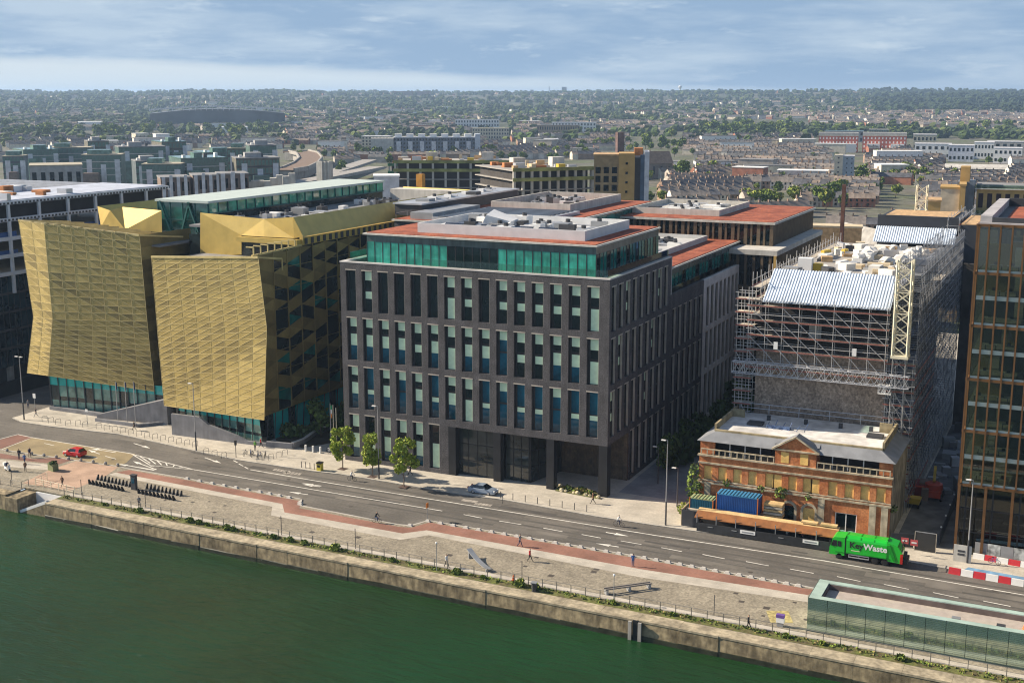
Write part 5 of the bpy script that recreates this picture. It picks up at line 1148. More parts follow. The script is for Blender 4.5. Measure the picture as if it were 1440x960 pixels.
for x0, x1, yt, d, l, m in ((1288, 1340, 202, 1240, 'white school block with square windows right of the coral apartments', white), (1336, 1372, 204, 1200, 'blue shaded white school hall', mat('shade_white', (.5, .54, .62), .8)), (1372, 1400, 200, 1260, 'white angular school wing', white), (1400, 1440, 208, 1180, 'long white school range at the picture edge', white), (1285, 1318, 189, 1420, 'cream office behind the white school', mat('cream_office', (.5, .48, .38), .8)), (1390, 1450, 199, 1350, 'grey strip office with ribbon windows at the picture edge', greyt)):
    block('school_building' if 'school' in l else 'office_block', l, 'building', x0, x1, yt, d, 18, m, lilac, 2, 6, glass_d, frac=.5, hf=.4)
o = thing('warehouse', 'low warehouse with a long pale rounded roof', 'warehouse', pd(1332, 980), facing(1370)); w = 46; MB().box(0, w, 0, 20, 0, 6).build('wall', mat('ware_wall', (.2, .21, .23), .8), o); b = MB()
for k in range(6): a0, a1 = math.pi*k/6, math.pi*(k+1)/6; b.poly([(0, 10-10.5*math.cos(a0), 6+3*math.sin(a0)), (w, 10-10.5*math.cos(a0), 6+3*math.sin(a0)), (w, 10-10.5*math.cos(a1), 6+3*math.sin(a1)), (0, 10-10.5*math.cos(a1), 6+3*math.sin(a1))])
b.build('roof', pale_concrete, o)
o, w, h = block('apartment_block', 'ochre apartments with stacked balconies at the right edge', 'apartments', 1380, 1470, 262, 360, 14, mat('ochre_render', (.46, .34, .16), .85), grey_roof, 5, 7, mat('purple_glass', (.04, .03, .04), .2), frac=.55)
for k in range(5): MB().box(-.5, w, -1.8, -.1, h-.9-k*(h/5.2), h-.65-k*(h/5.2)).build('balcony', pale_concrete, o); MB().box(-.5, w, -1.8, -1.75, h-.65-k*(h/5.2), h+.35-k*(h/5.2)).build('balcony_rail', balu, o)
MB().box(-5, -.6, -2, 8, 0, h+1).build('stair_tower', mat('grey_blue_tower', (.14, .17, .21), .7), o); MB().box(-4.4, -2, -1.5, 4, h+1, h+5).build('lift_head', ochre, o)
block('brick_box', 'blank cream end block with ochre corner before the ochre apartments', 'apartments', 1329, 1357, 263, 350, 10, mat('cream_block', (.55, .48, .36), .85), ochre, 0); block('brick_box', 'ochre pier beside the blank cream end block', 'apartments', 1356, 1364, 259, 349, 10, ochre, ochre, 0); block('brick_box', 'small ochre cube below the cream end block', 'apartments', 1308, 1330, 281, 338, 8, ochre, wood, 0)
def gable(name, label, cat, x0, x1, y, d, ln, he, hr, wall, roof, yaw, group=None):
    p, q = pd(x0, d), pd(x1, d); w = (q-p).length; o = thing(name, label, cat, p, math.atan2(q.y-p.y, q.x-p.x)+yaw, group)
    b = MB(); b.box(0, w, 0, ln, 0, he); b.poly([(0, 0, he), (w, 0, he), (w/2, 0, hr)]); b.poly([(w, ln, he), (0, ln, he), (w/2, ln, hr)]); b.build('wall', wall, o)
    b = MB(); b.hexa([(-.4, -.4, he-.3), (w/2, -.4, hr-.1), (w/2, ln+.4, hr-.1), (-.4, ln+.4, he-.3), (-.4, -.4, he), (w/2, -.4, hr+.2), (w/2, ln+.4, hr+.2), (-.4, ln+.4, he)]); b.hexa([(w/2, -.4, hr-.1), (w+.4, -.4, he-.3), (w+.4, ln+.4, he-.3), (w/2, ln+.4, hr-.1), (w/2, -.4, hr+.2), (w+.4, -.4, he), (w+.4, ln+.4, he), (w/2, ln+.4, hr+.2)]); b.build('roof', roof, o)
    MB().box(w*.55, w*.85, -.08, 0, he*.55, he*.85).build('window', glass_d, o); return o
fel = mat('felt_roof', (.17, .17, .165), .9, var=.2); cement = mat('cement_roof', (.3, .29, .27), .9, var=.2); sltb = mat('blue_slate', (.16, .19, .24), .6, var=.15)
gable('warehouse', 'grey gabled warehouse beyond the hoarded storey', 'warehouse', 1243, 1274, 290, 420, 30, 10, 16, greyt, cement, .5); gable('shed', 'low dark shed left of the grey warehouse', 'shed', 1205, 1240, 300, 400, 20, 4, 9, cement, fel, .45)
gable('pavilion_hall', 'green roofed hall by the piling rig', 'hall', 1143, 1185, 300, 400, 22, 4.5, 10, greyt, mat('green_slate', (.13, .17, .15), .7), -.2); gable('pavilion_hall', 'blue slate hall right of the piling rig', 'hall', 1184, 1212, 300, 420, 26, 6, 12, greyt, sltb, .4); gable('shed', 'pale cement roofed shed behind the finned office', 'shed', 1120, 1150, 290, 470, 18, 5, 9, greyt, cement, .2)
block('site_building', 'low orange site hut row with red and white fence beyond the bag roof', 'site hut', 1150, 1220, 318, 330, 6, wood, tan, 1, 8, white, frac=.5)
# distance
stad = mat('stadium_dark', (.12, .14, .17), .6, var=.3, sc=.02)
o = thing('stadium', 'wide dark stadium stand under a thin white roof rim', 'stadium', pd(212, 2300), facing(300)); w = 232
b = MB()
for k in range(18):
    t0, t1 = k/18, (k+1)/18; z = lambda t: 26+8*math.sin(math.pi*t); b.hexa([(w*t0, 0, 0), (w*t1, 0, 0), (w*t1, 90, 0), (w*t0, 90, 0), (w*t0, -14, z(t0)), (w*t1, -14, z(t1)), (w*t1, 90, z(t1)), (w*t0, 90, z(t0))])
b.build('stand', stad, o); b = MB()
for k in range(24): x = w*k/24; b.bar((x, -16, 32+6*math.sin(math.pi*k/24)), (x+9, -16, 33+6*math.sin(math.pi*(k+1)/24)), 2, 2.5); b.bar((x, -16, 31), (x, -16, 38+4*math.sin(math.pi*k/24)), 1, 1)
b.build('roof_rim', lilac, o)
def far(x, ytop, d, w, name, label, cat, m, ybase=None):
    p = pd(x, d); z = terrain(p.x, p.y); tag(MB().box(-w/2, w/2, -w/2, w/2, -5, max(4, zy(x, ytop, d)-z)).build(name, m, None, loc=(p.x, p.y, z), rz=facing(x)), label, cat)
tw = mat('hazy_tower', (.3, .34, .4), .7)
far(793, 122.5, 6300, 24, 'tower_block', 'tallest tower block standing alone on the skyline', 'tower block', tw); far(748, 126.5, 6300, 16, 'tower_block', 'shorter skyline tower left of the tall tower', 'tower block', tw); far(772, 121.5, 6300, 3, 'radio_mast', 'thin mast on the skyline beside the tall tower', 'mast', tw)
far(700, 130, 6100, 30, 'office_block', 'small reddish block on the skyline right of the brick range', 'building', redb)
p = pd(955, 6200); z = terrain(p.x, p.y); o = thing('water_tower', 'white mushroom water tower on the skyline', 'water tower', (p.x, p.y, z)); hh = zy(955, 120.5, 6200)-z; MB().lathe([(3.5, 0), (2.8, hh*.55)], 10).build('shaft', white, o); MB().lathe([(2.8, hh*.55), (8, hh*.75), (8.5, hh*.9), (5, hh)], 12).build('tank', white, o)
p = pd(528, 6200); z = terrain(p.x, p.y); o = thing('water_tower', 'small dark water tower on the left skyline', 'water tower', (p.x, p.y, z)); hh = zy(528, 126, 6200)-z; MB().lathe([(3, 0), (3, hh*.6)], 8).build('shaft', tw, o); MB().lathe([(3, hh*.6), (10, hh*.85), (10, hh)], 10).build('tank', tw, o)
p = pd(552, 5600); z = terrain(p.x, p.y); tag(MB().box(0, 170, 0, 30, -4, zy(575, 128.5, 5600)-z).build('long_building', mat('hazy_brick', (.24, .15, .12), .9), None, loc=(p.x, p.y, z), rz=facing(575)), 'long reddish building on the skyline', 'building')
for (x, y, d, w, l) in ((1085, 139, 5200, 36, 'white building low on the right hillside'), (1385, 155, 3600, 26, 'pale house group at the foot of the right wood'), (370, 152, 3300, 30, 'small white building left of the pines'), (130, 171, 2300, 46, 'white flats above the left tree belt'), (330, 178, 2050, 40, 'bright white roofed hall below the stadium'), (908, 142, 4600, 40, 'pale building on the middle hillside')):
    far(x, y, d, w, 'pale_building', l, 'building', white)
# ------------------------------------------------------------------ houses, trees, far town, haze
hw = [mat('house_wall_%d' % i, c, .9, var=.2, sc=.3, rand=.18) for i, c in enumerate(((.66, .6, .48), (.32, .14, .09), (.42, .38, .33), (.7, .66, .58), (.3, .2, .14)))]
hr = [mat('house_roof_%d' % i, c, .9, var=.3, sc=.4, rand=.2) for i, c in enumerate(((.2, .175, .155), (.13, .13, .13), (.25, .2, .16), (.085, .088, .1)))]
pot = mat('chimney_brick', (.22, .16, .125), .9)
def house_mesh(wi, ri, w=5.6, d=8.6, e=5.2, r=8.0, ext=0):
    b = MB(); b.box(0, w, 0, d, 0, e, 0); b.add([(0, 0, e), (0, d, e), (0, d/2, r)], [(0, 2, 1)], 0); b.add([(w, 0, e), (w, d, e), (w, d/2, r)], [(0, 1, 2)], 0)
    b.poly([(-.05, -.35, e-.2), (w+.05, -.35, e-.2), (w+.05, d/2, r+.1), (-.05, d/2, r+.1)], 1); b.poly([(w+.05, d+.35, e-.2), (-.05, d+.35, e-.2), (-.05, d/2, r+.1), (w+.05, d/2, r+.1)], 1)
    b.box(-.25, .35, d/2-.55, d/2+.55, r-1, r+1.1, 2)
    for u in (.9, 3.4): b.box(u, u+1.1, -.06, 0, 3.1, 4.5, 3)
    b.box(.9, 2.2, -.06, 0, .8, 2.3, 3); b.box(3.6, 4.5, -.06, 0, 0, 2.1, 2)
    if ext: b.box(.2, w*.55, d, d+4.5, 0, 3.2, 0); b.box(.1, w*.55+.1, d, d+4.6, 3.2, 3.4, 1)
    return b.mesh('terraced_house', [hw[wi], hr[ri], pot, glass_d])
HM = [house_mesh(i % 5, (i*3) % 4, 5.6, 8.2+.3*(i % 3), 5+.3*(i % 2), 7.7+.3*(i % 3), i % 2) for i in range(12)]
STREETS = ['cream', 'red brick', 'grey rendered', 'white fronted', 'brown brick']
EXC = [(505, 672, 188, 221), (838, 905, 214, 285), (880, 958, 184, 226), (942, 975, 218, 258), (1140, 1290, 180, 216), (1280, 1440, 185, 226), (1165, 1215, 215, 262), (1322, 1420, 226, 252), (1055, 1122, 272, 302), (0, 400, 213, 300), (395, 445, 205, 262), (400, 470, 222, 275), (470, 540, 236, 275), (540, 840, 226, 300), (658, 720, 170, 200), (1225, 1285, 260, 320), (1135, 1225, 292, 330), (0, 400, 184, 196), (985, 1135, 168, 193), (160, 390, 150, 180)]
def blocked(x, y): return any(a < x < c and e < y < f for a, c, e, f in EXC)
cand = []
hr_ = random.Random(21)
def rows(d0, d1, x0, x1, step, dens, yawf):
    d = d0
    while d < d1:
        x = x0+hr_.uniform(0, 25)
        while x < x1:
            n = hr_.randint(5, 13); yaw = facing(x)+yawf(x, d)+hr_.uniform(-.06, .06); p = pd(x, d+hr_.uniform(-4, 4)); k = hr_.randrange(5); rr = hr_.randrange(12)
            if hr_.random() < dens:
                for i in range(n):
                    q = p+Vector((math.cos(yaw), math.sin(yaw), 0))*5.6*i; q.z = terrain(q.x, q.y) if d > 1750 else 0
                    X, Y_, w = px(q)
                    if x0-10 < X < x1+10 and not blocked(X, Y_): cand.append((q.length, q, yaw, (rr+(hr_.random() < .2)) % 12, hr_.random() < .5))
            x += n*5.6*1750/d+hr_.uniform(4, 26)
        d += step*hr_.uniform(.85, 1.15)
def yw(x, d): return .32*math.sin(x*.012+d*.004)+(.25 if (int(x/170)+int(d/190)) % 3 == 0 else 0)
rows(560, 1000, 930, 1452, 24, .93, yw); rows(1000, 1800, 830, 1452, 36, .85, yw); rows(760, 1800, 380, 880, 38, .7, yw); rows(1050, 1800, -12, 420, 40, .7, yw)
cand.sort(key=lambda c: c[0])
TH = []
for d, q, yaw, k, fl in cand[:300]:
    o = inst('terraced_house', HM[k], None, q, yaw)
    tag(o, 'small terraced house with chimney in the rows beyond the offices', 'house', 'terraced houses in the town rows')
rest = MB(); hmats = hw+hr+[pot]
def simple_house(b, q, yaw, wi, ri, w, dd, e, r):
    c, s = math.cos(yaw), math.sin(yaw); T = lambda x, y, z: (q.x+x*c-y*s, q.y+x*s+y*c, q.z+z)
    b.add([T(0, 0, -2), T(w, 0, -2), T(w, dd, -2), T(0, dd, -2), T(0, 0, e), T(w, 0, e), T(w, dd, e), T(0, dd, e), T(0, dd/2, r), T(w, dd/2, r)], [(0, 1, 5, 4), (1, 2, 6, 9, 5), (3, 0, 4, 8, 7)], wi)
    b.add([T(0, -.3, e-.1), T(w, -.3, e-.1), T(w, dd/2, r), T(0, dd/2, r), T(w, dd+.3, e-.1), T(0, dd+.3, e-.1)], [(0, 1, 2, 3), (2, 4, 5, 3)], 5+ri)
    b.add([T(.0, dd/2-.6, r-.6), T(.8, dd/2-.6, r-.6), T(.8, dd/2-.6, r+1.4), T(0, dd/2-.6, r+1.4), T(.8, dd/2+.6, r-.6), T(.8, dd/2+.6, r+1.4), T(0, dd/2+.6, r+1.4)], [(0, 1, 2, 3), (1, 4, 5, 2), (3, 2, 5, 6)], 9)
for d, q, yaw, k, fl in cand[300:]: simple_house(rest, q, yaw, k % 5, (k*3) % 4, 5.6, 8.4, 5.2, 7.9)
far_n = 0
while far_n < 4200:
    x = U(-15, 1455); d = 1800*(6200/1800)**U(0, 1)
    p = pd(x, d); p.z = terrain(p.x, p.y); X, Y_, w = px(p)
    if blocked(X, Y_) or wob(p.x*1.6+700, p.y*1.3) < -.35: continue
    if d > 3600 and wob(p.x*.9, p.y*2.2+300) < .25: continue
    yaw = facing(x)+U(-.5, .5); n = rnd.choice((1, 1, 2, 4)); k = rnd.choice((0, 3, 3, 0, 2, 4, 1, 2)); ri = rnd.choice((0, 1, 2, 3, 0, 2))
    simple_house(rest, p, yaw, k, ri, 7*n, U(8, 12), U(4.5, 7), U(7.5, 10)); far_n += 1
k = 0
while k < 75:       # flat roofed works and schools scattered through the town
    x = U(0, 1440); d = 850*(3800/850)**U(0, 1); p = pd(x, d); p.z = terrain(p.x, p.y) if d > 1750 else 0; X, Y_, w = px(p)
    if blocked(X, Y_): continue
    a = facing(x)+U(-.4, .4); c, s = math.cos(a), math.sin(a); w, dd, h = U(14, 42), U(10, 20), U(5, 13); T = lambda u, v, z: (p.x+u*c-v*s, p.y+u*s+v*c, p.z+z)
    rest.hexa([T(0, 0, -2), T(w, 0, -2), T(w, dd, -2), T(0, dd, -2), T(0, 0, h), T(w, 0, h), T(w, dd, h), T(0, dd, h)], rnd.choice((0, 3, 3, 10, 10, 2, 1)))
    rest.hexa([T(-.3, -.3, h), T(w+.3, -.3, h), T(w+.3, dd+.3, h), T(-.3, dd+.3, h), T(-.3, -.3, h+.5), T(w+.3, -.3, h+.5), T(w+.3, dd+.3, h+.5), T(-.3, dd+.3, h+.5)], rnd.choice((11, 11, 6, 10))); k += 1
struct(rest.build('distant_houses', hmats+[white, grey_roof]), 'stuff')
# ---- trees
bark = mat('tree_bark', (.11, .085, .06), .9)
tv = []
for i in range(8):
    b = MB(); r = U(3.6, 4.8); hgt = U(8, 11); sp = [(U(-1.6, 1.6), U(-1.6, 1.6), hgt*U(.5, .85), r*U(.5, .75)) for _ in range(6)] + [(0, 0, hgt*.6, r*.9)]
    for x, y, z, q in sp: b.leaves((x, y, z), q, 60, 1.25, (0, 1, 1, 2) if i % 4 else (0, 3, 1, 0), .85, .45)
    b.tube((0, 0, 0), (0, 0, hgt*.6), .3, 5, 4, .12); tv.append(b.mesh('tree', gv+[bark]))
spots = []
def belt(n, x0, x1, y0, y1, s0, s1, label, group, kinds=range(8)):
    for _ in range(n):
        x, y = U(x0, x1), U(y0, y1); p = at(x, y, 0)
        if p.length > 1750: p.z = terrain(p.x, p.y)
        k = U(s0, s1); spots.append((p.length/k, p, rnd.choice([tv[i] for i in kinds]), k, k*U(.85, 1.15), U(0, 6.3), label, group))
belt(46, 0, 390, 183, 197, 1.3, 1.9, 'leafy tree in the long belt above the green apartments', 'trees of the left belt')
belt(44, 985, 1130, 180, 193, 1.4, 2.0, 'dense tree in the belt left of the coral apartments', 'trees of the right belt')
belt(14, 560, 700, 217, 226, .7, 1.1, 'tree along the dark line below the white slab', 'trees below the white slab')
belt(10, 508, 560, 214, 224, .8, 1.1, 'tree at the foot of the cream flats', 'trees by the cream flats')
belt(16, 690, 830, 214, 228, .7, 1.2, 'tree among the roofs left of the yellow tower', 'trees left of the yellow tower')
belt(26, 1200, 1310, 243, 258, .7, 1.0, 'tree in the green strip right of the small tower block', 'trees by the small tower block')
belt(12, 1040, 1120, 283, 291, .7, .95, 'yellow green tree behind the finned office roof', 'yellow green trees behind the finned office', (0, 4))
belt(14, 1125, 1185, 276, 296, .8, 1.05, 'bright green tree right of the finned office roof', 'green trees by the finned office')
belt(10, 940, 1040, 215, 250, .6, .9, 'small tree among the terraces right of the church', 'trees right of the church')
belt(30, 1130, 1440, 182, 190, 1.2, 1.7, 'tree in the hedge line behind the white school', 'trees behind the school')
belt(8, 420, 500, 205, 250, .7, 1.1, 'tree beside the rail curve', 'trees by the rail curve')
belt(60, 880, 1400, 212, 290, .45, .8, 'small garden tree between the terraces', 'garden trees in the terraces')
belt(20, 390, 900, 190, 216, .8, 1.3, 'tree between middle distance houses', 'middle distance trees')
belt(26, 832, 960, 192, 214, .8, 1.3, 'tree in the green ground round the brown roofed church', 'trees round the church')
belt(22, 1128, 1245, 252, 284, .5, .85, 'tree among the sheds right of the finned office', 'trees among the sheds')
belt(26, 940, 1440, 205, 262, .5, .9, 'taller tree standing over the terraced roofs', 'taller terrace trees')
belt(16, 1290, 1440, 245, 275, .5, .8, 'tree behind the ochre apartments', 'trees behind the ochre apartments')
belt(18, 400, 560, 196, 236, .7, 1.1, 'tree near the road bridge deck', 'trees near the bridge deck')
p = at(958, 253, 0)
o = thing('tree', 'broad dark green tree right of the yellow tower', 'tree', p); b = MB()
for _ in range(9): b.leaves((U(-4, 4), U(-4, 4), U(5, 11)), U(3, 4.4), 130, 1.1, (1, 2, 1, 0), .9, .4)
b.build('crown', gv, o); MB().tube((0, 0, 0), (0, 0, 8), .5, 6, 0, .2).build('trunk', bark, o)
spots.sort(key=lambda q: q[0]); extra = MB()
for i, (_, p, me, k, kz, a, label, group) in enumerate(spots):
    if i < 285: o = inst('tree', me, None, p, a); o.scale = (k, k, kz); tag(o, label, 'tree', group); continue
    c, s = math.cos(a)*k, math.sin(a)*k; base_ = len(extra.v)
    extra.v += [(p.x+v.co.x*c-v.co.y*s, p.y+v.co.x*s+v.co.y*c, p.z+v.co.z*kz) for v in me.vertices]
    extra.f += [[base_+j for j in f.vertices] for f in me.polygons]; extra.m += [f.material_index for f in me.polygons]
struct(extra.build('background_trees', gv+[bark]), 'stuff')
wood_b = MB(); far_g = [mat('far_leaf_%d' % i, c, .95, var=.3, sc=.01) for i, c in enumerate(((.05, .085, .022), (.032, .055, .02), (.09, .12, .03), (.022, .04, .018)))]
n = 0
while n < 13500:
    x = U(-20, 1460); d = 1500*(8200/1500)**(U(0, 1)**.85); p = pd(x, d); p.z = terrain(p.x, p.y) if d > 1750 else 0
    dens = .5+.5*wob(p.x*.7+100, p.y*.8)
    X, Y_, w = px(p)
    if d < 1800 and (blocked(X, Y_) or U(0, 1) < .6): continue
    dark_wood = 1225 < x < 1450 and 3300 < d < 6500
    if d < 5500 and not dark_wood and U(0, 1) > .25+dens: continue
    s = U(4, 8)*(1.25 if d > 4000 else 1)*(1.3 if dark_wood else 1); m = rnd.choice((0, 1, 1, 2)) if not dark_wood else rnd.choice((1, 3, 3))
    k = rnd.choice((1, 1, 1, 2, 3)) if d > 2500 else 1
    for j in range(k): wood_b.blob((p.x+U(-9, 9)*(j > 0), p.y+U(-9, 9)*(j > 0), p.z+s*.75), s, 5, 4, m, .3, U(.8, 1.1)*(1.35 if dark_wood else 1))
    n += k
struct(wood_b.build('distant_woodland', far_g), 'stuff')
# ---- haze
hz = bpy.data.materials.new('air'); hz.use_nodes = True; t = hz.node_tree; t.nodes.remove(t.nodes['Principled BSDF'])
v = t.nodes.new('ShaderNodeVolumePrincipled'); v.inputs['Color'].default_value = (.5, .71, 1, 1); v.inputs['Density'].default_value = HAZE = 9e-5; v.inputs['Anisotropy'].default_value = .2
t.links.new(v.outputs[0], t.nodes['Material Output'].inputs['Volume'])
struct(MB().box(-14500, 14500, -400, 14500, WATER-5, 112).build('haze', hz), 'stuff')
# ------------------------------------------------------------------ street life
def grown(name, joints, edges, mats, pick, sub=1):
    """one continuous skinned body"""
    me = bpy.data.meshes.new(name); me.from_pydata([j[:3] for j in joints], edges, []); o = bpy.data.objects.new(name, me); COL.objects.link(o)
    m = o.modifiers.new('s', 'SKIN'); sv = me.skin_vertices[0].data
    for i, j in enumerate(joints): sv[i].radius = (j[3], j[4] if len(j) > 4 else j[3])
    sv[0].use_root = True
    o.modifiers.new('d', 'SUBSURF').levels = sub
    dg = bpy.context.evaluated_depsgraph_get(); r = bpy.data.meshes.new_from_object(o.evaluated_get(dg)); bpy.data.objects.remove(o)
    r.materials.clear()
    for mm in mats: r.materials.append(mm)
    for p in r.polygons: p.material_index = pick(p.center); p.use_smooth = True
    r.name = name; return r
skin = mat('skin', (.5, .3, .2), .6); hairs = [mat('hair_dark', (.03, .02, .015), .6), mat('hair_fair', (.35, .22, .08), .6)]
cloth = {k: mat('cloth_'+k, c, .9, var=.1) for k, c in dict(black=(.02, .02, .024), navy=(.02, .03, .08), red=(.5, .03, .03), white=(.7, .7, .68), blue=(.05, .12, .32), grey=(.2, .2, .2), green=(.12, .3, .05), brown=(.14, .07, .04), jean=(.06, .1, .2), orange=(.6, .2, .04), pink=(.55, .2, .2)).items()}
# joints: pelvis, chest, neck, head base, crown, then arms and legs
def human(pose):
    if pose == 'walk': legs = [((.1, .12, .5), (.1, -.02, .06), (.1, .15, .03)), ((-.1, .22, .5), (-.1, .5, .12), (-.1, .6, .02))][::1]; legs = [((.1, -.16, .52), (.1, -.34, .09), (.1, -.2-.3, .04)), ((-.1, .03, .5), (-.1, .36, .13), (-.1, .27, .03))]; arms = [((.24, .12, 1.15), (.24, .0, .92)), ((-.24, -.1, 1.15), (-.24, -.3, .95))]; lean = 0
    elif pose == 'stand': legs = [((.1, -.02, .5), (.1, 0, .08), (.1, -.14, .03)), ((-.1, -.02, .5), (-.1, 0, .08), (-.1, -.14, .03))]; arms = [((.25, .02, 1.13), (.22, -.2, 1.05)), ((-.25, .02, 1.13), (-.22, -.1, .9))]; lean = 0
    else: legs = [((.1, -.4, .72), (.11, -.2, .32), (.11, -.34, .28)), ((-.1, -.42, .86), (-.11, -.3, .46), (-.11, -.44, .42))]; arms = [((.26, -.32, 1.14), (.22, -.56, 1.0)), ((-.26, -.32, 1.14), (-.22, -.56, 1.0))]; lean = .22
    J = [(0, 0, .95, .15, .11), (0, -lean*.5, 1.2, .16, .11), (0, -lean, 1.42, .16, .09), (0, -lean-.02, 1.52, .055), (0, -lean-.04, 1.62, .085, .1), (0, -lean-.03, 1.75, .075, .085)]; E_ = [(0, 1), (1, 2), (2, 3), (3, 4), (4, 5)]
    for s, (el, ha) in zip((1, -1), arms):
        n = len(J); J += [(s*.2, -lean, 1.4, .065), (*el, .05), (*ha, .04), (ha[0], ha[1]-.06, ha[2]-.05, .035)]; E_ += [(2, n), (n, n+1), (n+1, n+2), (n+2, n+3)]
    for s, (kn, an, to) in zip((1, -1), legs):
        n = len(J); J += [(s*.1, 0, .88, .09), (*kn, .065), (*an, .045), (*to, .04)]; E_ += [(0, n), (n, n+1), (n+1, n+2), (n+2, n+3)]
    return J, E_, lean
PB = {}
def body_mesh(pose, top, low, hair):
    key = (pose, top, low, hair)
    if key in PB: return PB[key]
    J, E_, lean = human(pose)
    def pick(c):
        if c.z > 1.7 or (c.z > 1.58 and c.y > -lean): return 3
        if c.z > 1.5: return 0
        if c.z > .93 and abs(c.x) < .19: return 1
        if c.z > 1.06: return 1
        if abs(c.x) > .17 and c.z > .8: return 0
        return 2 if c.z > .09 or pose == 'ride' else 4
    PB[key] = grown('person', J, E_, [skin, cloth[top], cloth[low], hairs[hair], cloth['black']], pick); return PB[key]
def person(p, pose, face, top, low, label, hair=0, z=.12, size=1.02, group=None):
    q = at(p[0], p[1], z); o = inst('person', body_mesh(pose, top, low, hair), None, q, R(face)); o.scale = (size,)*3; return tag(o, label, 'person', group)
# face: 0 looks towards the river (-Y), 90 to +X
person((745, 789), 'walk', 90, 'red', 'black', 'person in a red top walking on the cobbles near the wave bench'); person((731, 768), 'walk', 80, 'grey', 'navy', 'person in grey on the edge of the red cycle path'); person((890, 796), 'stand', 200, 'blue', 'jean', 'person in a blue dress like coat beside the cycle path', 0)
person((628, 797), 'walk', 70, 'white', 'black', 'person in a white top by the quay railing'); person((834, 708), 'walk', 270, 'brown', 'black', 'person in brown striding along the pavement by the boulder bed'); person((1052, 884), 'walk', 90, 'black', 'black', 'person in black walking beside the railing near the pavilion')
person((27, 645), 'stand', 10, 'black', 'navy', 'person in dark clothes at the left edge of the maroon strip'); person((42, 643), 'walk', 60, 'navy', 'brown', 'person walking towards the red car on the granite strip'); person((35, 652), 'walk', 20, 'blue', 'navy', 'person in blue at the corner of the pink paving'); person((36, 663), 'stand', 30, 'brown', 'black', 'person in brown on the cobbles left of the planter box'); person((88, 684), 'walk', 0, 'brown', 'black', 'person on the pink paving by the step railing')
person((51, 586), 'walk', 300, 'black', 'grey', 'person crossing the corner pavement left of the gold bank'); person((40, 574), 'stand', 30, 'grey', 'navy', 'person waiting by the lamp post at the side street'); person((189, 605), 'walk', 280, 'black', 'black', 'person in black beside the low plinth wall under the flagpoles')
person((359, 633), 'stand', 10, 'green', 'black', 'person in a green jacket beside the parked bicycles'); person((367, 629), 'walk', 100, 'red', 'black', 'person in dark red beside the one in green'); person((469, 633), 'stand', 10, 'navy', 'navy', 'person in navy under the flags by the dark brick office'); person((196, 713), 'stand', 20, 'grey', 'black', 'person standing at the quay railing below the bike dock'); person((577, 668), 'walk', 270, 'black', 'black', 'person in black in the shade of the third pavement tree')
person((1106, 759), 'stand', 90, 'white', 'jean', 'person in white inside the hoarding walkway', z=.12); person((1128, 762), 'stand', 90, 'pink', 'navy', 'person in pink inside the hoarding walkway')
tyre = mat('tyre', (.015, .015, .016), .8); chrome = mat('bike_metal', (.3, .3, .31), .35, metal=.7)
def ring(b, c, r, t, n=14, mi=0):
    pts = [Vector((c[0], c[1]+r*math.cos(2*math.pi*i/n), c[2]+r*math.sin(2*math.pi*i/n))) for i in range(n+1)]; return b.path(pts, t, 4, mi)
BM = dict(wheel=None)
def bicycle(loc, face, label, frame_m, group=None, cat='bicycle', name='bicycle'):
    o = thing(name, label, cat, loc, R(face), group)
    if not BM['wheel']:
        b = MB(); ring(b, (0, 0, 0), .33, .025)
        for k in range(6): a = math.pi*k/6; b.tube((0, .32*math.cos(a), .32*math.sin(a)), (0, -.32*math.cos(a), -.32*math.sin(a)), .006, 3)
        BM['wheel'] = b.mesh('wheel', tyre); BM['saddle'] = MB().box(-.07, .07, -.13, .13, -.03, .03).mesh('saddle', tyre); BM['bars'] = MB().tube((-.28, 0, 0), (.28, 0, 0), .018, 5).tube((0, 0, 0), (0, .05, -.25), .02, 5).mesh('handlebar', chrome)
    for y in (-.52, .52): inst('wheel', BM['wheel'], o, (0, y, .35))
    b = MB(); k = [(0, .52, .35), (0, .12, .33), (0, .22, .85), (0, -.4, .8), (0, -.52, .35)]
    for a, c in ((0, 1), (0, 2), (1, 2), (1, 3), (2, 3), (3, 4)): b.tube(k[a], k[c], .025, 5)
    b.build('frame', frame_m, o); inst('saddle', BM['saddle'], o, (0, .24, .92)); inst('handlebar', BM['bars'], o, (0, -.46, 1.05)); return o
def cyclist(p, face, top, low, label, z=0.0, fm=chrome):
    q = at(*p, z); bicycle(q, face, 'bicycle under the '+label, fm); c, s = math.cos(R(face)), math.sin(R(face)); y = .22
    o = inst('person', body_mesh('ride', top, low, 0), None, (q.x-y*s, q.y+y*c, q.z-.0), R(face)); tag(o, label, 'person')
cyclist((495, 676), 88, 'white', 'black', 'cyclist in white on the road left of the office trees'); cyclist((530, 735), 88, 'black', 'jean', 'cyclist in black on the red cycle path', .126); cyclist((870, 740), 90, 'white', 'navy', 'cyclist in a white top on the road before the hoarding')
bq = at(345, 640, .12)
for i in range(6): bicycle(bq+Vector((i*.75, .5*(i % 2), 0)), 20+U(-15, 15), 'parked bicycle in the cluster on the pavement before the gold bank', (chrome, cloth['blue'], cloth['black'])[i % 3], 'bicycles parked before the gold bank')
for i, p in enumerate(((462, 636), (466, 637))): bicycle(at(*p, .12), 60+40*i, 'bicycle leaning near the flagpoles', cloth['white'], 'bicycles by the flagpoles')
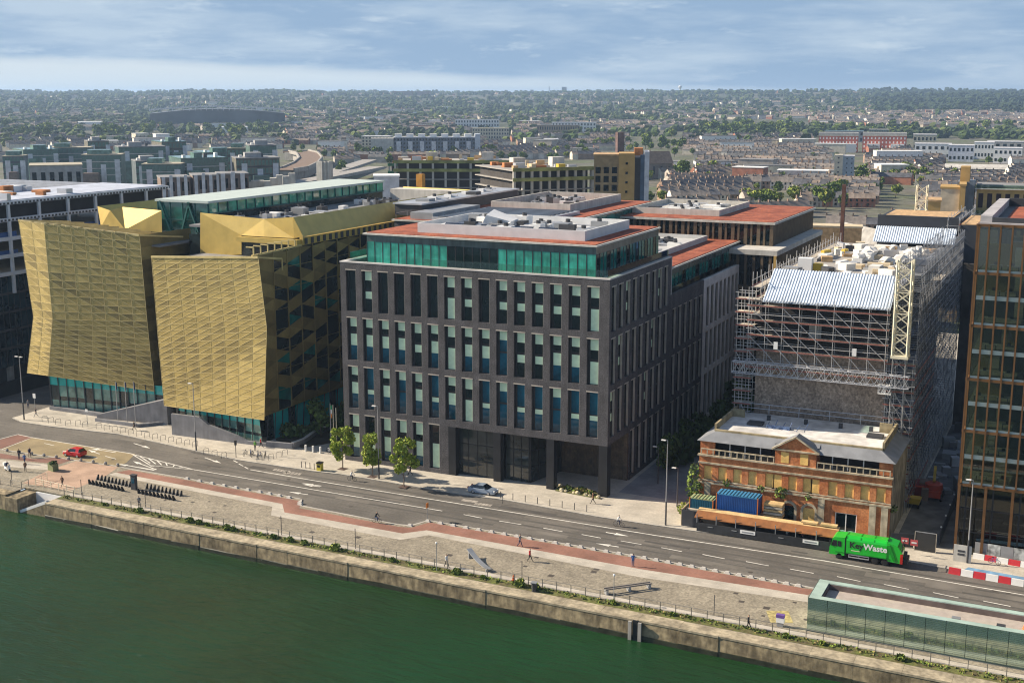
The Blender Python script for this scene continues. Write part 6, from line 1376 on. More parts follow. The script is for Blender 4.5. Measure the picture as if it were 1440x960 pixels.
# ---- vehicles
glassv = mat('car_glass', (.012, .016, .02), .06, spec=.8); rimm = mat('wheel_rim', (.5, .5, .52), .35, metal=.6); lampw = mat('headlight_lens', (.7, .72, .72), .15); lampr = mat('tail_light_lens', (.45, .02, .015), .25); trim = mat('black_trim', (.02, .02, .022), .6)
def wheel(o, x, y, r=.32, w=.2):
    s = 1 if y > 0 else -1
    wh = MB().lathe([(r*.7, -w/2), (r, -w/2+.03), (r, w/2-.03), (r*.7, w/2)], 14, axis='y').build('wheel', tyre, o, loc=(x, y, r)); MB().lathe([(r*.62, -.02), (r*.58, .02), (r*.15, .03)], 12, axis='y').build('rim', rimm, wh, loc=(0, s*(w/2), 0))
def car(name, label, loc, face, paint, prof, wid, wb, group=None):
    """prof: stations along the length (x, floor, belt, roof, half-width scale); nose at +x"""
    o = thing(name, label, 'car', loc, face, group); b = MB(); rows_ = []
    for x, fl, be, ro, ws in prof:
        h = wid/2*ws; g = ro > be+.12; rt = h*(.74 if g else .97)
        rows_.append([(x, -h*.93, fl), (x, -h, fl+.2), (x, -h, be-.05), (x, -h*.95, be), (x, -rt, max(ro-.04, be+.004)), (x, -rt*.8, max(ro, be+.02)), (x, rt*.8, max(ro, be+.02)), (x, rt, max(ro-.04, be+.004)), (x, h*.95, be), (x, h, be-.05), (x, h, fl+.2), (x, h*.93, fl)])
    n = 12
    for r_ in rows_: b.v += r_
    for i in range(len(rows_)-1):
        ga, gb = prof[i][3] > prof[i][2]+.12, prof[i+1][3] > prof[i+1][2]+.12
        for k in range(n-1):
            mi = 0
            if k in (3, 7) and ga and gb and i % 4 != 3: mi = 1
            if k in (4, 5, 6) and ga != gb: mi = 1
            if k in (3, 7) and ga != gb: mi = 1
            b.f.append((i*n+k, (i+1)*n+k, (i+1)*n+k+1, i*n+k+1)); b.m.append(mi)
    b.f.append(tuple(range(n))); b.m.append(0); b.f.append(tuple(range((len(rows_)-1)*n+n-1, (len(rows_)-1)*n-1, -1))); b.m.append(0)
    b.build('body', [paint, glassv], o)
    for x in (-wb/2, wb/2):
        for s in (-1, 1): wheel(o, x, s*(wid/2-.1))
    xf, xr = prof[-1][0], prof[0][0]
    for s in (-1, 1):
        MB().box(xf-.25, xf-.02, s*wid*.36-.16, s*wid*.36+.16, .62, .76).build('headlight', lampw, o); MB().box(xr+.0, xr+.16, s*wid*.37-.14, s*wid*.37+.14, .72, .95).build('tail_light', lampr, o); MB().box(.55, .75, s*(wid/2+.08)-.08, s*(wid/2+.08)+.08, .95, 1.08).build('mirror', paint, o)
    MB().box(xf-.03, xf+.03, -.3, .3, .4, .52).build('number_plate', white, o); MB().box(xf-.06, xf+.02, -wid*.34, wid*.34, .25, .38).build('bumper', trim, o); return o
silver = mat('silver_paint', (.3, .37, .46), .3, metal=.2, var=.04, coat=.5); redp = mat('red_paint', (.55, .012, .02), .3, var=.05, coat=.6)
sal = [(-2.3, .3, .72, .74, .82), (-2.2, .25, .85, .88, .93), (-1.75, .22, .92, .98, .98), (-1.7, .22, .92, 1.0, .98), (-1.0, .2, .93, 1.42, 1), (-.1, .2, .92, 1.48, 1), (.35, .2, .92, 1.44, 1), (1.15, .2, .9, .93, 1), (1.9, .22, .78, .8, .97), (2.2, .28, .66, .68, .9), (2.3, .34, .55, .57, .8)]
hat = [(-1.98, .32, .8, .84, .86), (-1.9, .25, .92, .95, .95), (-1.82, .22, .95, 1.0, .97), (-1.5, .2, .95, 1.44, 1), (-.9, .2, .94, 1.5, 1), (-.1, .2, .93, 1.5, 1), (.3, .2, .93, 1.44, 1), (1.0, .2, .92, .95, 1), (1.6, .22, .82, .85, .97), (1.88, .28, .68, .7, .88), (1.96, .34, .56, .58, .78)]
q = (at(657, 693, 0)+at(694, 700, 0))/2; car('parked_car', 'silver saloon car parked at the kerb before the office entrance', (q.x, q.y+.95, .122), 0, silver, sal, 1.78, 2.65)
q = (at(87, 641, 0)+at(116, 643, 0))/2; car('parked_car', 'bright red hatchback on the buff road surface at the left', (q.x, q.y+.6, .005), math.pi+.05, redp, hat, 1.7, 2.45)
# green refuse lorry
gp = mat('lorry_green', (.012, .46, .03), .32, var=.06, coat=.5); gp2 = mat('lorry_green_dark', (.008, .27, .02), .4)
a, c = at(1172, 787, 0), at(1276, 803, 0); LL = 9.3
t = thing('refuse_lorry', 'bright green refuse lorry with KeyWaste lettering on the road', 'lorry', (-28.95, 158.5, .0))     # nose at -X, near side at y=0
b = MB()
pr = [(0, .55), (.0, 1.5), (.12, 1.75), (.35, 2.75), (.6, 2.95), (1.95, 3.05), (1.95, .55)]
for s in (0, 1): b.poly([(x, .05 if s == 0 else 2.45, z) for x, z in (pr if s == 0 else pr[::-1])])
for i in range(len(pr)): p, q = pr[i], pr[(i+1) % len(pr)]; b.poly([(p[0], .05, p[1]), (p[0], 2.45, p[1]), (q[0], 2.45, q[1]), (q[0], .05, q[1])])
b.build('cab', gp, t)
b = MB(); b.poly([(.2, .02, 1.75), (.95, .02, 1.75), (.95, .02, 2.55), (.42, .02, 2.55)]); b.build('side_window', glassv, t); MB().poly([(1.05, .02, 1.75), (1.5, .02, 1.75), (1.5, .02, 2.5), (1.05, .02, 2.5)]).build('side_window', glassv, t)
MB().poly([(.13, .2, 1.72), (.36, .2, 2.7), (.36, 2.3, 2.7), (.13, 2.3, 1.72)][::-1]).build('windscreen', glassv, t); MB().box(-.06, .0, .2, 2.3, .5, .95).build('bumper', gp2, t); MB().box(-.02, .1, -.1, .03, 1.9, 2.5).build('mirror', trim, t)
for y in (.25, 1.9): MB().box(-.09, -.05, y, y+.35, .65, .85).build('headlight', lampw, t)
b = MB(); L0, L1 = 2.15, 7.3   # compactor body with rounded shoulders
sec = [(.02, .95), (0, 1.05), (0, 2.75), (.1, 3.0), (.35, 3.2), (.7, 3.3), (1.8, 3.3), (2.15, 3.2), (2.4, 3.0), (2.5, 2.75), (2.5, 1.05), (2.48, .95)]
for i in range(len(sec)): p, q = sec[i], sec[(i+1) % len(sec)]; b.poly([(L0, p[0], p[1]), (L1, p[0], p[1]), (L1, q[0], q[1]), (L0, q[0], q[1])][::-1])
b.poly([(L0, y, z) for y, z in sec]); b.poly([(L1, y, z) for y, z in sec[::-1]]); b.build('body', gp, t)
b = MB()
for x in (L0, 3.9, 5.6, L1-.1): b.box(x, x+.09, .68, 1.82, 3.3, 3.34); b.bar((x+.05, .09, 3.03), (x+.05, .36, 3.23), .09, .05)
b.box(L0, L1, -.03, 0, 1.0, 1.12); b.build('rib', gp2, t)
b = MB(); tg = [(7.3, .95), (7.5, .7), (9.0, .6), (9.3, 1.1), (9.2, 2.1), (8.6, 2.9), (7.3, 3.2)]
for s in (0, 1): b.poly([(x, .06 if s == 0 else 2.44, z) for x, z in (tg if s == 0 else tg[::-1])])
for i in range(len(tg)): p, q = tg[i], tg[(i+1) % len(tg)]; b.poly([(p[0], .06, p[1]), (p[0], 2.44, p[1]), (q[0], 2.44, q[1]), (q[0], .06, q[1])])
b.build('tailgate', gp, t); b = MB(); b.bar((7.5, .02, 2.9), (8.3, .02, .9), .08, .35); b.build('tailgate_arm', gp2, t)
MB().box(9.0, 9.34, .0, .12, .6, 1.9).build('rear_marker', lampr, t); b = MB(); b.tube((9.2, .1, 2.2), (9.2, .1, 3.2), .05, 5); b.tube((9.2, 2.3, 2.2), (9.2, 2.3, 3.2), .05, 5); b.tube((9.2, .1, 3.2), (9.2, 2.3, 3.2), .05, 5); b.box(9.3, 9.9, .2, 2.3, .7, 1.2); b.box(9.4, 9.8, .3, .8, 1.2, 2.2); b.build('bin_lift', trim, t)
b = MB(); b.box(.6, 8.8, .5, 2.0, .5, .95); b.box(1.95, 2.15, .1, 2.4, .6, 2.9); b.build('chassis', trim, t)
b = MB(); b.box(2.5, 5.1, .02, .08, .45, .57); b.box(2.5, 5.1, .02, .08, .8, .92); [b.box(x, x+.06, .08, .14, .45, .92) for x in (2.5, 3.8, 5.04)]; b.build('side_guard', steel, t)
for x in (1.3, 5.9, 7.15): wheel(t, x, .2, .48, .3); wheel(t, x, 2.3, .48, .3)
for x in (1.3, 5.9, 7.15): MB().hexa([(x-.62, .02, .95), (x+.62, .02, .95), (x+.62, .4, .95), (x-.62, .4, .95), (x-.5, .02, 1.06), (x+.5, .02, 1.06), (x+.5, .4, 1.06), (x-.5, .4, 1.06)]).build('mudguard', gp2, t)
def text(s, size, m, parent, loc, rx=math.pi/2, rz=0, bold=.0, name='lettering', shear=0):
    cu = bpy.data.curves.new('lettering', 'FONT'); cu.body = s; cu.size = size; cu.extrude = .006; cu.offset = bold; cu.shear = shear; cu.resolution_u = 3
    o = bpy.data.objects.new('lettering', cu); COL.objects.link(o); bpy.context.view_layer.update()
    me = bpy.data.meshes.new_from_object(o.evaluated_get(bpy.context.evaluated_depsgraph_get())); w = o.dimensions.x; bpy.data.objects.remove(o)
    me.materials.clear(); me.materials.append(m); r = inst(name, me, parent, loc); r.rotation_euler = (rx, 0, rz); return r, w
_, w1 = text('Key', 1.12, cloth['black'], t, (2.55, -.02, 1.85), bold=.025); text('Waste', 1.12, white, t, (2.62+w1, -.02, 1.85), bold=.03)
MB().box(2.8, 3.9, -.02, -.005, 1.42, 1.5).build('small_lettering', cream, t)
# scooter and rider at the left edge
sq = at(11, 662, .12); o = thing('motor_scooter', 'white motor scooter with a dark rider at the left edge of the quay', 'scooter', sq, R(75))
for y in (-.62, .6): MB().lathe([(.14, -.06), (.25, -.05), (.25, .05), (.14, .06)], 12).build('wheel', tyre, o, loc=(0, y, .25)).rotation_euler = (0, math.pi/2, 0)
b = MB(); b.hexa([(-.2, -.1, .3), (.2, -.1, .3), (.2, .8, .35), (-.2, .8, .35), (-.16, .05, .7), (.16, .05, .7), (.16, .85, .78), (-.16, .85, .78)]); b.hexa([(-.22, -.62, .35), (.22, -.62, .35), (.22, -.5, .3), (-.22, -.5, .3), (-.18, -.42, 1.0), (.18, -.42, 1.0), (.18, -.34, 1.0), (-.18, -.34, 1.0)]); b.box(-.18, .18, -.5, .0, .25, .32); b.build('body', white, o)
MB().box(-.16, .16, .05, .8, .78, .86).build('seat', tyre, o); MB().tube((-.35, -.4, 1.05), (.35, -.4, 1.05), .025, 5).build('handlebar', chrome, o); MB().box(-.25, .25, .6, 1.05, .86, 1.3).build('top_box', white, o)
r_ = inst('person', body_mesh('ride', 'navy', 'black', 0), None, (sq.x-.3*math.sin(R(75)), sq.y+.3*math.cos(R(75)), sq.z-.06), R(75)); tag(r_, 'person in navy riding the white scooter', 'person')
bicycle(at(1398, 793, .12), 70, 'blue framed bicycle behind the red and white road barriers', cloth['blue'])
# ---- lamps, poles, flags
polem = mat('lamp_steel', (.36, .36, .36), .5, metal=.4, var=.05); polek = mat('dark_pole', (.06, .06, .065), .6)
def lamp(p, ytop, label, arm=1, m=polem, dark_low=True):
    q = at(*p, .12); r = _ray(p[0], ytop); h = EYE+r.z*math.hypot(q.x, q.y)/math.hypot(r.x, r.y)-.12
    o = thing('street_lamp', label, 'street lamp', q); MB().tube((0, 0, 0), (0, 0, h), .11, 8, 0, .06).build('column', m, o)
    if dark_low: MB().tube((0, 0, 0), (0, 0, h*.28), .135, 8, 0, .12).build('base_sleeve', polek, o)
    for s in ((-1,) if arm == 1 else (-1, 1)): MB().bar((0, 0, h), (s*.9, -.25, h+.08), .09, .07).build('arm', m, o); MB().box(s*.55-.32, s*.55+.32, -.32, -.02, h-.02, h+.1).build('lamp_head', white, o)
    return o
lamp((533, 673), 571, 'tall grey street lamp before the dark brick office beside the second tree'); lamp((936, 738), 619, 'tall grey street lamp on the pavement left of the containers'); lamp((276, 633), 539, 'tall grey street lamp in front of the right gold facade'); lamp((1360, 791), 674, 'tall grey street lamp in front of the bronze mullioned office'); lamp((34, 590), 501, 'street lamp at the corner of the side street', 2)
for p, yt, l in (((952, 712), 658, 'dark post left of the teal container'), ((925, 680), 628, 'dark post in the shaded passage')): lamp(p, yt, l, 1, polek, False)
def post(p, ytop, label, name='post', cat='post', m=polek, r=.05, z=.12, head=None, group=None):
    q = at(*p, z); ry = _ray(p[0], ytop); h = EYE+ry.z*math.hypot(q.x, q.y)/math.hypot(ry.x, ry.y)-z
    o = thing(name, label, cat, q, 0, group); MB().tube((0, 0, 0), (0, 0, h), r, 6).build('pole', m, o)
    if head: head(o, h)
    return o
thin = 'thin quay posts'
for p, yt, l in (((115, 697), 674, 'first thin post on the cobbles by the step railing'), ((205, 714), 691, 'thin post below the bike dock'), ((396, 752), 725, 'thin post beside the bend of the granite strip'), ((500, 771), 743, 'thin post on the cobbles left of the wave bench'), ((734, 817), 788, 'thin post near the red topped walker'), ((1004, 865), 836, 'thin post on the cobbles left of the pavilion'), ((17, 681), 660, 'thin post beside the scooter')): post(p, yt, l, group=thin)
def lampball(o, h): MB().blob((0, 0, h+.08), .16, 8, 5, 0, 0).build('lamp_head', white, o)
for p, yt, l in (((614, 802), 764, 'slim light post with a white head near the white topped person'), ((863, 847), 809, 'slim light post with a white head by the slatted bench')): post(p, yt, l, 'light_post', 'light post', grey, head=lampball)
def flagh(cols):
    def f(o, h):
        for i, c_ in enumerate(cols): MB().hexa([(.06, .1*i, h-2.2-.0), (.5, .1*i, h-2.5), (.5, .1*i+.03, h-2.5), (.06, .1*i+.03, h-2.2), (.06, .1*i, h-.2), (.45, .1*i+.1, h-.5), (.45, .1*i+.13, h-.5), (.06, .1*i+.03, h-.2)]).build('flag', c_, o)
    return f
fgm = [mat('flag_'+k, c, .8) for k, c in (('green', (.02, .3, .12)), ('white', (.7, .7, .68)), ('orange', (.65, .22, .03)))]
def tri(o, h):
    for i in range(3): MB().box(.05, .3, -.02+.04*i, .02+.04*i, h-.3-.75*(i+1), h-.3-.75*i).build('flag_stripe', fgm[i], o)
post((466, 632), 567, 'flagpole with an Irish tricolour hanging beside the dark brick office', 'flagpole', 'flagpole', polem, .07, head=tri); post((470, 634), 569, 'bare pale flagpole in the middle of the group by the dark brick office', 'flagpole', 'flagpole', cream, .07); post((474, 636), 573, 'bare pale flagpole right of the group by the dark brick office', 'flagpole', 'flagpole', cream, .07)
for p, l in (((166, 593), 'left flagpole before the left gold facade'), ((179, 595), 'middle flagpole before the left gold facade'), ((191, 596), 'right flagpole before the left gold facade')): post(p, 536, l, 'flagpole', 'flagpole', polem, .07, head=(lambda o, h: MB().box(.05, .3, 0, .04, h-1.6, h-.2).build('flag', cloth['navy'], o)))
def signh(o, h): MB().box(-.35, .35, -.06, -.02, h-.9, h).build('sign_plate', white, o)
post((50, 580), 553, 'pale sign on a pole at the corner pavement', 'road_sign', 'sign', grey, .05, head=signh); post((123, 596), 575, 'small white sign on a pole before the left gold facade', 'road_sign', 'sign', grey, .05, head=lambda o, h: MB().box(-.3, .3, -.06, -.02, h-.5, h).build('sign_plate', white, o))
post((601, 731), 707, 'road sign seen edge on at the kerb of the cycle path', 'road_sign', 'sign', grey, .05, head=lambda o, h: MB().box(-.05, .05, -.3, .3, h-.7, h).build('sign_plate', cloth['orange'], o)); post((332, 643), 619, 'pedestrian signal post beside the parked bicycles', 'signal_post', 'signal', polek, .06, head=lambda o, h: MB().box(-.15, .15, -.15, .15, h-.8, h).build('signal_head', black, o)); post((707, 668+40), 697, 'thin steel post by the silver car', group=thin)
# ---- hoops, bollards, stones
hoop_m = MB().path([(-.5, 0, 0), (-.5, 0, .85), (-.35, 0, .98), (.35, 0, .98), (.5, 0, .85), (.5, 0, 0)], .035, 5).mesh('bike_hoop', polek); G1 = 'steel hoops along the pavement edge'
for i in range(13): q = at(138+i*.0, 600, .12).lerp(at(138, 600, .12), 0); p = (139+i*11.3, 602+i*2.15); tag(inst('bike_hoop', hoop_m, None, at(*p, .12), R(70)), 'dark steel hoop in the long row before the gold bank', 'hoop', G1)
for p in ((63, 592), (72, 594), (82, 596), (96, 598), (110, 598), (120, 600), (290, 638), (302, 641), (315, 644), (365, 648), (381, 646), (392, 643), (401, 640)): tag(inst('bike_hoop', hoop_m, None, at(*p, .12), R(70)), 'single steel hoop on the pale pavement before the gold bank', 'hoop', 'scattered pavement hoops')
bol = MB().tube((0, 0, 0), (0, 0, 1.05), .06, 7).mesh('bollard', polek); G2 = 'slim bollards along the office kerb'
for i in range(8): tag(inst('bollard', bol, None, at(704+i*17.3, 700+i*2.75, .12)), 'slim dark bollard at the kerb before the office columns', 'bollard', G2)
for i in range(4): tag(inst('bollard', bol, None, at(424+i*6, 657+i, .12)), 'slim bollard near the yellow bin', 'bollard', 'bollards by the yellow bin')
pb = MB().tube((0, 0, 0), (0, 0, 1.1), .17, 10).mesh('bollard', white)
for i in range(3): tag(inst('bollard', pb, None, at(430+i*10.3, 634+i*1.4, .12)), 'stout white bollard at the shaded path between the gold bank and the office', 'bollard', 'stout white bollards')
st = MB().hexa([(-.45, -.22, 0), (.45, -.22, 0), (.45, .22, 0), (-.45, .22, 0), (-.2, -.14, .3), (.28, -.14, .3), (.28, .14, .3), (-.2, .14, .3)]).mesh('kerb_block', pale_concrete); G3 = 'wedge stones along the cycle path kerb'
line = [(265, 672.5), (300, 679), (367, 691), (422, 701.5)]; sp_ = []
for (x0, y0), (x1, y1), n in ((line[0], line[1], 2), (line[1], line[2], 4), (line[2], line[3], 4), ((424, 706), (424, 711), 2), ((603, 732), (907, 783.5), 17), ((907, 783.5), (1140, 825.5), 14)):
    for i in range(n): sp_.append((x0+(x1-x0)*i/n, y0+(y1-y0)*i/n))
sp_.append((578, 738))
for p in sp_: q = at(*p, .12); tag(inst('kerb_block', st, None, (q.x, q.y-.35, .125)), 'low wedge stone in the row between cycle path and road', 'kerb block', G3)
ds = MB().blob((0, 0, .25), .3, 7, 4, 0, .05).mesh('kerb_block', concrete)
for i in range(10): tag(inst('kerb_block', ds, None, at(10+i*17.3, 634.5+i*2.3, .12)), 'round stone at the edge of the buff road surface by the red car', 'kerb block', 'round stones by the buff surface')
# bike dock: two double rows of black docking points and a kiosk
dk = MB().hexa([(-.08, -.3, 0), (.08, -.3, 0), (.08, .3, 0), (-.08, .3, 0), (-.06, .12, .8), (.06, .12, .8), (.06, .36, .8), (-.06, .36, .8)]).mesh('bike_dock', black); G4 = 'empty bike docks in rows on the cobbles'
for (x0, y0, x1, y1, n, rz) in ((137, 674, 182, 684, 10, 0), (127, 680, 173, 690, 10, 180), (206, 687, 254, 697, 10, 0), (196, 693, 245, 703, 10, 180)):
    for i in range(n): tag(inst('bike_dock', dk, None, at(x0+(x1-x0)*i/(n-1), y0+(y1-y0)*i/(n-1), .12), R(rz-8)), 'black bike docking point in the rows beside the kiosk on the cobbles', 'bike dock', G4)
o = thing('kiosk', 'dark upright terminal kiosk between the bike docks', 'kiosk', at(189, 688, .12)); MB().box(-.45, .45, -.25, .25, 0, 2.3).build('cabinet', dark, o); MB().box(-.3, .3, -.28, -.25, 1.1, 1.9).build('screen', glass_b, o); MB().box(-.5, .5, -.35, .35, 2.3, 2.42).build('cap', polek, o)
# benches
o = thing('wave_bench', 'silver curved bench like a sagging plank on the cobbles', 'bench', at(688, 804, .12), math.atan2(at(659, 782, .12).y-at(688, 804, .12).y, at(659, 782, .12).x-at(688, 804, .12).x)); b = MB(); n = 12
for i in range(n):
    f = lambda t: .45+.75*(1-t)**2.2-.12*math.sin(math.pi*t); t0, t1 = i/n, (i+1)/n; b.hexa([(6*t0, -.35, f(1-t0)-.1), (6*t1, -.35, f(1-t1)-.1), (6*t1, .35, f(1-t1)-.1), (6*t0, .35, f(1-t0)-.1), (6*t0, -.35, f(1-t0)), (6*t1, -.35, f(1-t1)), (6*t1, .35, f(1-t1)), (6*t0, .35, f(1-t0))])
b.build('seat', mat('zinc', (.34, .36, .38), .45, metal=.5), o)
for x in (.4, 5.6): MB().box(x-.1, x+.1, -.3, .3, 0, .3 if x < 1 else .85).build('support', grey, o)
a, c = at(850, 835, .12), at(915, 826, .12); o = thing('slatted_bench', 'long grey slatted bench frame on the cobbles left of the pavilion', 'bench', a, math.atan2(c.y-a.y, c.x-a.x)); ln = (c-a).length
for y in (-.35, .15): MB().box(0, ln, y, y+.2, .6, .75).build('slat', mat('weathered_slat', (.2, .18, .16), .85), o)
for x in (.1, ln*.5, ln-.4): MB().box(x, x+.3, -.35, .35, 0, .6).build('leg', grey, o)
# bins, planter, box
o = thing('litter_bin', 'yellow and black litter bin on the pavement left of the first tree', 'bin', at(450, 661, .12)); MB().box(-.4, .4, -.4, .4, 0, 1.2).build('body', mat('yellow_panel', (.5, .42, .04), .6), o); MB().box(-.45, .45, -.45, .45, 1.2, 1.4).build('lid', black, o); MB().box(-.25, .25, -.42, -.4, .6, 1.0).build('panel', black, o)
o = thing('planter_box', 'green sided planter box on the edge of the pink paving', 'planter', at(75, 661, .12), R(-15)); MB().box(-.8, .8, -.5, .5, 0, 1.2).build('box', mat('mossy_green', (.17, .19, .09), .85), o); MB().leaves((0, 0, 1.3), .7, 60, .3, (1, 2), .4).build('plants', gv, o)
o = thing('litter_bin', 'dark open litter bin on the cobbles beside the railing shrubs', 'bin', at(751, 831, .12), R(10)); MB().lathe([(.3, 0), (.36, 1.0), (.3, 1.02)], 10).build('body', dark, o); MB().box(-.36, .36, -.36, .36, 1.1, 1.2).build('lid', grey, o); MB().box(-.04, .04, .2, .28, .9, 1.1).build('hinge', dark, o)
o = thing('traffic_cone', 'orange traffic cone on the cobbles left of the dark bin', 'cone', at(722, 816, .12)); MB().lathe([(.22, .05), (.05, .75)], 10).build('cone', mat('cone_plastic', (.6, .13, .03), .6), o); MB().box(-.25, .25, -.25, .25, 0, .05).build('foot', black, o)
o = thing('life_buoy_box', 'purple and white box on a stand beside the pavilion', 'box', at(1097, 880, .12)); MB().box(-.35, .35, -.2, .2, 0, .5).build('stand', grey, o); MB().box(-.45, .45, -.25, .25, .5, 1.4).build('cabinet', white, o); MB().box(-.47, .47, -.27, .27, 1.1, 1.45).build('lid', mat('purple_lid', (.15, .08, .3), .6), o)
tag(MB().box(-1.3, 1.3, -1.8, 1.6, 0, .006).build('yellow_paint_patch', mat('yellow_patch', (.36, .3, .13), .9, var=.4, sc=2), None, loc=at(1096, 866, .1205), rz=.4), 'worn yellow paint patch on the cobbles left of the pavilion', 'paint patch')
# ---- street trees
gs = [mat('spring_leaf_%d' % i, c, .7, var=.25, sc=2) for i, c in enumerate(((.27, .34, .03), (.19, .27, .03), (.12, .19, .025), (.34, .37, .05)))]
bk = mat('young_bark', (.16, .12, .09), .9)
def street_tree(p, ytop, w, label, seed):
    random.seed(seed); q = at(*p, .12); ry = _ray(p[0], ytop); h = EYE+ry.z*math.hypot(q.x, q.y)/math.hypot(ry.x, ry.y)-.12
    o = thing('street_tree', label, 'tree', q); b = MB(); b.tube((0, 0, 0), (.05, 0, h*.45), .1, 7, 0, .07); b.tube((.05, 0, h*.45), (0, 0, h*.9), .07, 6, 0, .02)
    c_ = MB()
    for k in range(24):
        z = h*U(.3, .95); r = w*.55*(1-abs((z/h-.55)/.62)**2.2)*U(.5, 1.05); a = U(0, 6.3); x, y = r*math.cos(a), r*math.sin(a)
        b.tube((0, 0, z-h*.1), (x, y, z), .035, 4, 0, .01); c_.leaves((x, y, z), U(.5, .9), 120, .27, (0, 0, 3, 1), 1, .1)
    b.build('trunk', bk, o); c_.build('crown', gs, o)
    MB().poly([(-.7, -.7, .008), (.7, -.7, .008), (.7, .7, .008), (-.7, .7, .008)]).build('tree_pit', mat('tree_pit', (.09, .06, .05), .9), o)
street_tree((482, 659), 601, 3.0, 'first young street tree with bright leaves left of the dark brick office', 1); street_tree((524, 670), 610, 1.9, 'narrow young street tree beside the tall lamp', 2); street_tree((568, 684), 616, 3.2, 'third and fullest young street tree before the office', 3)
# planting in the shaded passages
def bush_row(n, x0, x1, y0, y1, s0, s1, label, group, mis=(1, 2, 2)):
    ms = [MB().leaves((0, 0, .8), 1, 110, .4, mis, .9, .2).mesh('shrub', gv) for _ in range(3)]
    for _ in range(n): o = inst('shrub', rnd.choice(ms), None, (U(x0, x1), U(y0, y1), .12), U(0, 6)); s = U(s0, s1); o.scale = (s, s, s*U(.8, 1.5)); tag(o, label, 'shrub', group)
bush_row(30, -62.5, -58, 184, 236, 1.0, 2.4, 'dark shrub in the shaded passage beside the office wing', 'shrubs of the shaded passage'); bush_row(24, -127.5, -114, 174.5, 195, .8, 1.7, 'shrub in the raised bed between the gold bank and the office', 'shrubs of the raised bed')
for i, (x, y, l) in enumerate(((-59.5, 183, 'slim dark tree at the mouth of the shaded passage'), (-60.5, 196, 'dark tree halfway down the shaded passage'), (-122, 178, 'small tree in the raised bed before the gold bank side'), (-116.5, 188, 'dark tree deep between gold bank and office'))):
    o = thing('tree', l, 'tree', (x, y, .12)); b = MB(); [b.leaves((U(-1, 1), U(-1, 1), U(2.2, 6)), U(.8, 1.4), 90, .45, (1, 2, 2), 1, .2) for _ in range(8)]; b.build('crown', gv, o); MB().tube((0, 0, 0), (0, 0, 5), .12, 6, 0, .05).build('trunk', bark, o)
pts = [at(397, 626, .12), at(412, 631, .12), at(428, 625, .12), at(443, 614, .12), at(466, 605, .12)]; o = thing('curved_wall', 'low curved grey stone wall of the raised bed beside the gold bank', 'wall', pts[0]); b = MB()
b.bar(at(375, 628, .12)-pts[0]+Vector((0, 0, .5)), pts[1]-pts[0]+Vector((0, 0, .5)), .5, 1.0)
for a, c in zip(pts[1:], pts[2:]): b.bar(a-pts[0]+Vector((0, 0, .55)), c-pts[0]+Vector((0, 0, .55)), .5, 1.1)
b.build('stone', slate, o); cp_ = MB()
for a, c in zip(pts[1:], pts[2:]): cp_.bar(a-pts[0]+Vector((0, 0, 1.14)), c-pts[0]+Vector((0, 0, 1.14)), .6, .08)
cp_.build('coping', pale_concrete, o)
struct(MB().prism([(-128.5, 173.5), (-121.5, 171.5), (-113, 186), (-112, 200), (-128.5, 200)], .1, .45).build('planting_soil', mat('bed_soil', (.06, .05, .035), .95)))
o = thing('low_wall', 'low pale stone wall end beside the person in black before the gold bank', 'wall', at(135, 592, .12)); e = at(192, 600, .12)-at(135, 592, .12); MB().bar((0, 0, .3), e+Vector((0, 0, .3)), .5, .6).build('stone', slate, o); MB().bar(e+Vector((0, 0, .3)), e+Vector((3.5, 4, .3)), .8, .5).build('return', slate, o)
# boulder bed between the columns
bp_ = [at(781, 690, .12), at(786, 682, .12), at(838, 691, .12), at(845, 702, .12)]; ctr_ = sum(bp_, Vector())/4
o = thing('boulder_bed', 'planting bed of dry grasses between the office columns', 'planting', ctr_); MB().prism([((p-ctr_).x, (p-ctr_).y) for p in bp_], 0, .12).build('soil', weeds, o); b = MB()
for _ in range(9): f = U(.1, .9); q = bp_[0].lerp(bp_[3], f).lerp(bp_[1].lerp(bp_[2], f), U(.2, .8))-ctr_; b.leaves((q.x, q.y, .4), .6, 40, .25, (0, 1, 2, 3), .8, .1)
b.build('grasses', gv[:3]+[mat('dry_grass', (.22, .17, .06), .9)], o)
rock = [MB().blob((0, 0, .3), .55, 8, 5, 0, .18, .75).mesh('boulder', mat('boulder_%d' % i, (.52, .46, .3), .9, var=.2)) for i in range(3)]
for i in range(11): f = (i+.5)/11; q = bp_[0].lerp(bp_[3], f).lerp(bp_[1].lerp(bp_[2], f), .12 if i % 3 else .85); oo = inst('boulder', rock[i % 3], None, q, U(0, 6)); oo.scale = (U(.45, .85),)*3; tag(oo, 'pale boulder edging the planting bed between the office columns', 'boulder', 'boulders of the office planting bed')
